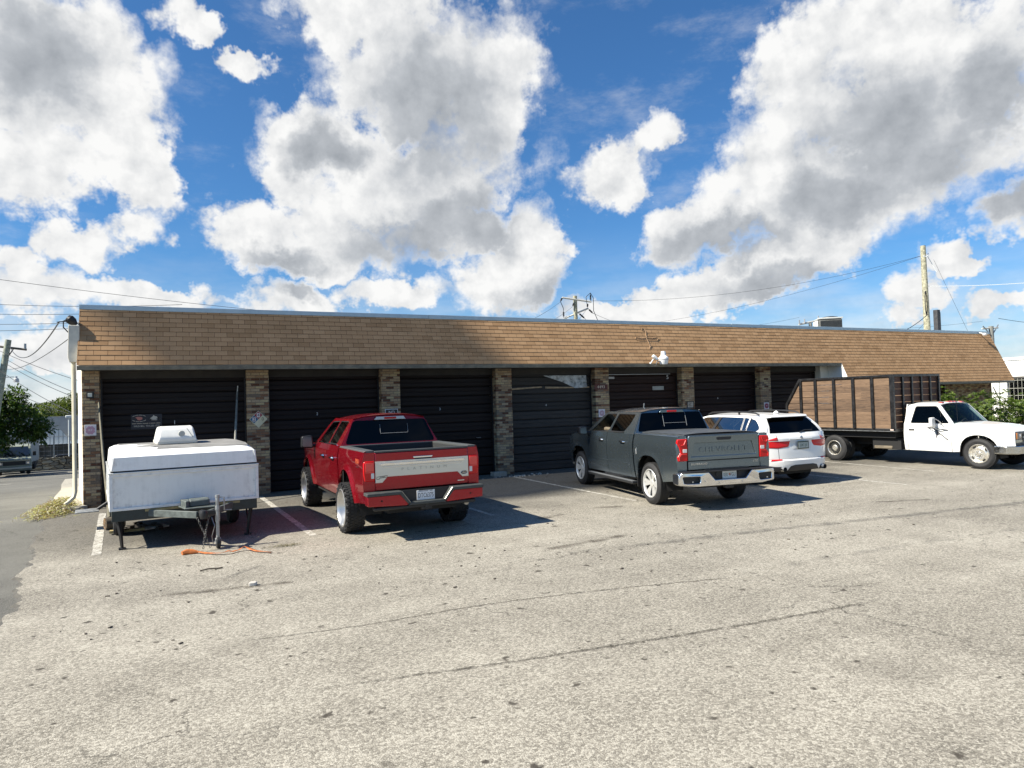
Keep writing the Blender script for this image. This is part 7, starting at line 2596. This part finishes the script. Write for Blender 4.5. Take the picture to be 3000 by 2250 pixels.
MB().lathe([(0, -.03), (.07, -.03), (.088, -.018), (.088, .018), (.07, .03), (0, .03)], (.82, .335, .089), 'y', 18).build('caster', BLACK, jk)
for y, dx in ((.04, .0), (.19, .03)):
    mb = MB()
    for k in range(15):
        p = Vector((.88 + dx + .012 * math.sin(k), y + .012 * k * (1 if y < .1 else -.5), .50 - k * .031))
        ax = Vector((1, 0, 0)) if k % 2 else Vector((0, 1, 0))
        mb.tube([p + ax * .013 * math.cos(a) + Vector((0, 0, .022 * math.sin(a))) for a in [6.2832 * j / 10 for j in range(11)]], .0042, 4, False)
    mb.build('safety_chain', pbr('chain_steel', (.12, .12, .115), .5, .6), ct)
mb = MB().tube([(.86, .24, .50), (.95, .27, .38), (.93, .23, .22), (.9, .25, .10), (.85, .30, .14)], .006, 5)
mb.build('light_lead', GALV, ct)
for s in (1, -1):
    hb = MB().lathe([(0, -.08), (.26, -.08), (.29, -.04), (.29, .04), (.26, .08), (0, .08)], (-1.7, s * .95, .29), 'y', 24).build('wheel', RUBBER, ct)
MB().tube([(-1.7, -.9, .29), (-1.7, .9, .29)], .03, 8).build('axle', DARK, ct)

# things lying under and beside the trailer
thing('ratchet_strap', MB().tube([(-.0, 0, .03), (.06, .03, .035), (.14, .02, .03), (.22, 0, .02)], [.03, .045, .042, .02], 8).build('ratchet_strap', pbr('strap_orange', (.44, .13, .03), .7, var=.35, vscale=14), loc=(-.06, 11.42, 0)), 'rolled bundle of orange ratchet strap under the tongue', 'strap')


def strap(name, pts, w, label):
    mb = MB()
    L = []
    R_ = []
    for i, p in enumerate(pts):
        a, b_ = Vector(pts[max(0, i - 1)]), Vector(pts[min(len(pts) - 1, i + 1)])
        d = (b_ - a).normalized()
        n = Vector((-d.y, d.x, 0)).normalized() * w / 2
        tw = .35 * math.sin(i * 1.7)
        L.append(mb.bm.verts.new(Vector(p) + n + Vector((0, 0, w * .3 * tw + .006))))
        R_.append(mb.bm.verts.new(Vector(p) - n + Vector((0, 0, -w * .3 * tw + .006))))
    for i in range(len(pts) - 1): mb.face((L[i], L[i + 1], R_[i + 1], R_[i]))
    o = mb.build(name, pbr('strap_orange', (.44, .13, .03), .7))
    sm = o.modifiers.new('thick', 'SOLIDIFY')
    sm.thickness = .004
    return thing(name, o, label, 'strap')


strap('ratchet_strap', [(.16, 11.42, .02), (.26, 11.3, .01), (.38, 11.18, .014), (.48, 11.1, .02), (.56, 11.08, .045), (.62, 11.12, .02), (.72, 11.2, .02), (.80, 11.22, .06), (.86, 11.16, .03), (.95, 11.0, .012), (1.05, 10.88, .012), (1.14, 10.78, .01)], .045,
      'twisted loose tail of orange ratchet strap lying on pavement')
e = empty('log', (-1.2, 14.75, .12), rad(20), 'short brown log with pale sawn end under the trailer corner', 'log')
MB().tube([(-.16, 0, 0), (.16, 0, .0)], .11, 12).build('bark_side', BARK, e)
MB().lathe([(0, .002), (.104, .002)], (-.162, 0, 0), 'x', 12).build('sawn_end', pbr('sawn_wood', (.42, .25, .12), .7, var=.2, vscale=12), e)
thing('plank', MB().box(0, 0, .05, .55, .14, .045).build('plank', YEL, smooth=0, loc=(-.95, 14.1, 0)), 'short pale board lying under the trailer left side', 'plank')
thing('plank', MB().box(0, 0, .03, .5, .2, .03, Matrix.Rotation(.5, 3, 'Z')).build('plank', pbr('pale_board', (.5, .48, .43), .7, var=.3), smooth=0, loc=(-.55, 14.3, 0)), 'whitish scrap board deeper under the trailer', 'plank')
mb = MB()
for k in range(26):
    s = random.uniform(.03, .09)
    mb.box(random.gauss(-.75, .22), random.gauss(14.5, .25), s * .4, s * 1.5, s, s * .7, Matrix.Rotation(random.uniform(0, 3), 3, 'Z'))
tag(mb.build('scrap_wood', pbr('dark_scrap', (.05, .042, .033), .9, var=.5, vscale=2), smooth=0), 'heap of dark scrap wood pieces under the trailer', 'scrap', kind='stuff')

# ------------------------------------------------------------------ driver in the grey pickup, elbow on the window sill
SKIN = pbr('skin', (.52, .33, .25), .5, var=.06, vscale=20)
SHIRT = pbr('dark_shirt', (.035, .04, .05), .85, var=.2, vscale=10)
pr = empty('person', gp.matrix_world.translation, gp.rotation_euler.z, 'person in dark shirt in the grey pickup resting a bare elbow on window sill', 'person')
pr.location = gp.location
pr.rotation_euler = gp.rotation_euler


def skin_mesh(name, V, E, mat, root=0, sub=2):
    bm = bmesh.new()
    sk = bm.verts.layers.skin.verify()
    vs = []
    for i, (p, r) in enumerate(V):
        v = bm.verts.new(p)
        v[sk].radius = r if isinstance(r, tuple) else (r, r)
        v[sk].use_root = (i == root)
        vs.append(v)
    for a, b_ in E: bm.edges.new((vs[a], vs[b_]))
    me = bpy.data.meshes.new(name)
    bm.to_mesh(me)
    bm.free()
    me.materials.append(mat)
    o = bpy.data.objects.new(name, me)
    COL.objects.link(o)
    o.parent = pr
    m = o.modifiers.new('skin', 'SKIN')
    m.use_smooth_shade = True
    m = o.modifiers.new('sub', 'SUBSURF')
    m.levels = sub
    m.render_levels = sub
    return o


V, E = [], []


def chain(start, pts):
    k = start
    for p, r in pts:
        V.append((p, r))
        i = len(V) - 1
        if k is not None: E.append((k, i))
        k = i
    return k


pelvis = chain(None, [((2.22, .38, 1.00), (.15, .12))])
chest = chain(pelvis, [((2.16, .38, 1.18), (.14, .11)), ((2.10, .38, 1.38), (.155, .11))])
neck = chain(chest, [((2.10, .38, 1.50), (.06, .06)), ((2.13, .38, 1.575), (.07, .075)), ((2.135, .38, 1.66), (.078, .095)), ((2.125, .38, 1.745), (.06, .075))])
# legs
for s in (1, -1):
    chain(pelvis, [((2.34, .38 + s * .10, .99), .085), ((2.70, .38 + s * .13, 1.02), .07), ((2.80, .38 + s * .13, .72), .05), ((2.84, .38 + s * .13, .58), .04), ((2.98, .38 + s * .13, .56), .035)])


def hand(wrist_i, w, d, up, side, curl):
    d, up, side = Vector(d).normalized(), Vector(up).normalized(), Vector(side).normalized()
    w = Vector(w)
    palm = chain(wrist_i, [(tuple(w + d * .05), (.036, .02))])
    for j, (o, L) in enumerate(((-.032, .072), (-.011, .082), (.011, .077), (.032, .06))):
        b0 = w + d * .085 + side * o
        c0 = b0 + d * L * .45 - up * L * .25 * curl
        c1 = c0 + d * L * .12 - up * L * .45 * curl
        chain(palm, [(tuple(b0), .010), (tuple(c0), .0095), (tuple(c1), .008)])
    t0 = w + d * .03 - side * .04
    chain(palm, [(tuple(t0 - up * .012), .011), (tuple(t0 + d * .035 - up * .03), .009)])


# near arm: elbow out on the sill, hand back on the wheel
sh = chain(chest, [((2.10, .57, 1.40), .066), ((2.28, .74, 1.425), .056), ((2.44, .865, 1.452), .050)])
wr = chain(sh, [((2.46, .74, 1.40), .043), ((2.50, .60, 1.33), .030)])
hand(wr, (2.50, .60, 1.33), (.35, -.7, -.25), (.9, .3, .2), (0, .3, 1), 1)
sh = chain(chest, [((2.10, .19, 1.40), .066), ((2.22, .11, 1.20), .052), ((2.30, .10, 1.10), .046)])
wr = chain(sh, [((2.42, .13, 1.14), .040), ((2.50, .18, 1.18), .030)])
hand(wr, (2.50, .18, 1.18), (.6, .3, .1), (.2, -.3, 1), (0, 1, .2), 1)
body = skin_mesh('body', V, E, SKIN, 0)
skin_mesh('shirt', [((2.22, .38, 1.00), (.17, .135)), ((2.16, .38, 1.18), (.16, .13)), ((2.10, .38, 1.39), (.172, .128)), ((2.10, .575, 1.395), .08), ((2.21, .675, 1.412), .074), ((2.10, .185, 1.395), .08), ((2.17, .135, 1.28), .074)],
          [(0, 1), (1, 2), (2, 3), (3, 4), (2, 5), (5, 6)], SHIRT, 0)
skin_mesh('trousers', [((2.22, .38, .985), (.165, .12)), ((2.34, .48, .985), .10), ((2.70, .51, 1.01), .083), ((2.80, .51, .70), .062), ((2.34, .28, .985), .10), ((2.70, .25, 1.01), .083), ((2.80, .25, .70), .062)],
          [(0, 1), (1, 2), (2, 3), (0, 4), (4, 5), (5, 6)], pbr('dark_trousers', (.03, .032, .04), .85), 0)
skin_mesh('hair', [((2.105, .38, 1.70), (.085, .10)), ((2.11, .38, 1.765), (.07, .085)), ((2.06, .38, 1.64), (.055, .075))], [(0, 1), (0, 2)], pbr('brown_hair', (.05, .032, .02), .7), 0)
mb = MB()
mb.tube([(2.215, .38, 1.675), (2.24, .38, 1.635), (2.215, .38, 1.628)], [.012, .018, .012], 8)
for s in (1, -1): mb.tube([(2.12, .38 + s * .082, 1.69), (2.115, .38 + s * .095, 1.66), (2.125, .38 + s * .082, 1.63)], [.012, .018, .01], 6)
mb.build('face', SKIN, pr)
mb = MB()
for s in (1, -1): mb.lathe([(0, .006), (.008, .004), (.012, 0)], (2.212, .38 + s * .032, 1.675), 'x', 8)
mb.build('eye', INK, pr)
MB().tube([(2.21, .355, 1.60), (2.218, .38, 1.598), (2.21, .405, 1.60)], .005, 5).build('mouth', pbr('lips', (.35, .14, .12), .5), pr)

# ------------------------------------------------------------------ unseen puff added high up to cast the shade on the left bays
S_ = SUN_DIR
C0 = Vector((7.6, 19.6, 0)) + S_ * 110
a1 = Vector((0, 1, 0))
a1 = (a1 - S_ * a1.dot(S_)).normalized()
a2 = S_.cross(a1)
bm = bmesh.new()
bmesh.ops.create_icosphere(bm, subdivisions=4, radius=1.0)
for v in bm.verts:
    d = v.co.copy()
    k = 1 + .06 * math.sin(d.x * 6 + 1) + .05 * math.sin(d.y * 9) + .04 * math.sin(d.z * 11 + d.x * 5)
    q = 4.5
    n_ = (abs(d.x) ** q + abs(d.y) ** q + abs(d.z) ** q) ** (1 / q)
    d = d / n_
    v.co = C0 + (a1 * d.x * 5.2 + a2 * d.y * 3.25 + S_ * d.z * 2.0) * k
me = bpy.data.meshes.new('added_shade_caster')
bm.to_mesh(me)
bm.free()
CM = pbr('shade_caster_white', (.85, .86, .88), 1.0)
t = NT(CM.node_tree)
tp = t.node('ShaderNodeBsdfTransparent')
mx = t.node('ShaderNodeMixShader')
mx.inputs[0].default_value = .62          # thin enough to let part of the sun through
t.l.new(tp.outputs[0], mx.inputs[1])
t.l.new(t.n['Principled BSDF'].outputs[0], mx.inputs[2])
t.l.new(mx.outputs[0], t.n['Material Output'].inputs[0])
me.materials.append(CM)
for p in me.polygons: p.use_smooth = True
o = bpy.data.objects.new('added_shade_caster', me)
COL.objects.link(o)
tag(o, kind='structure')
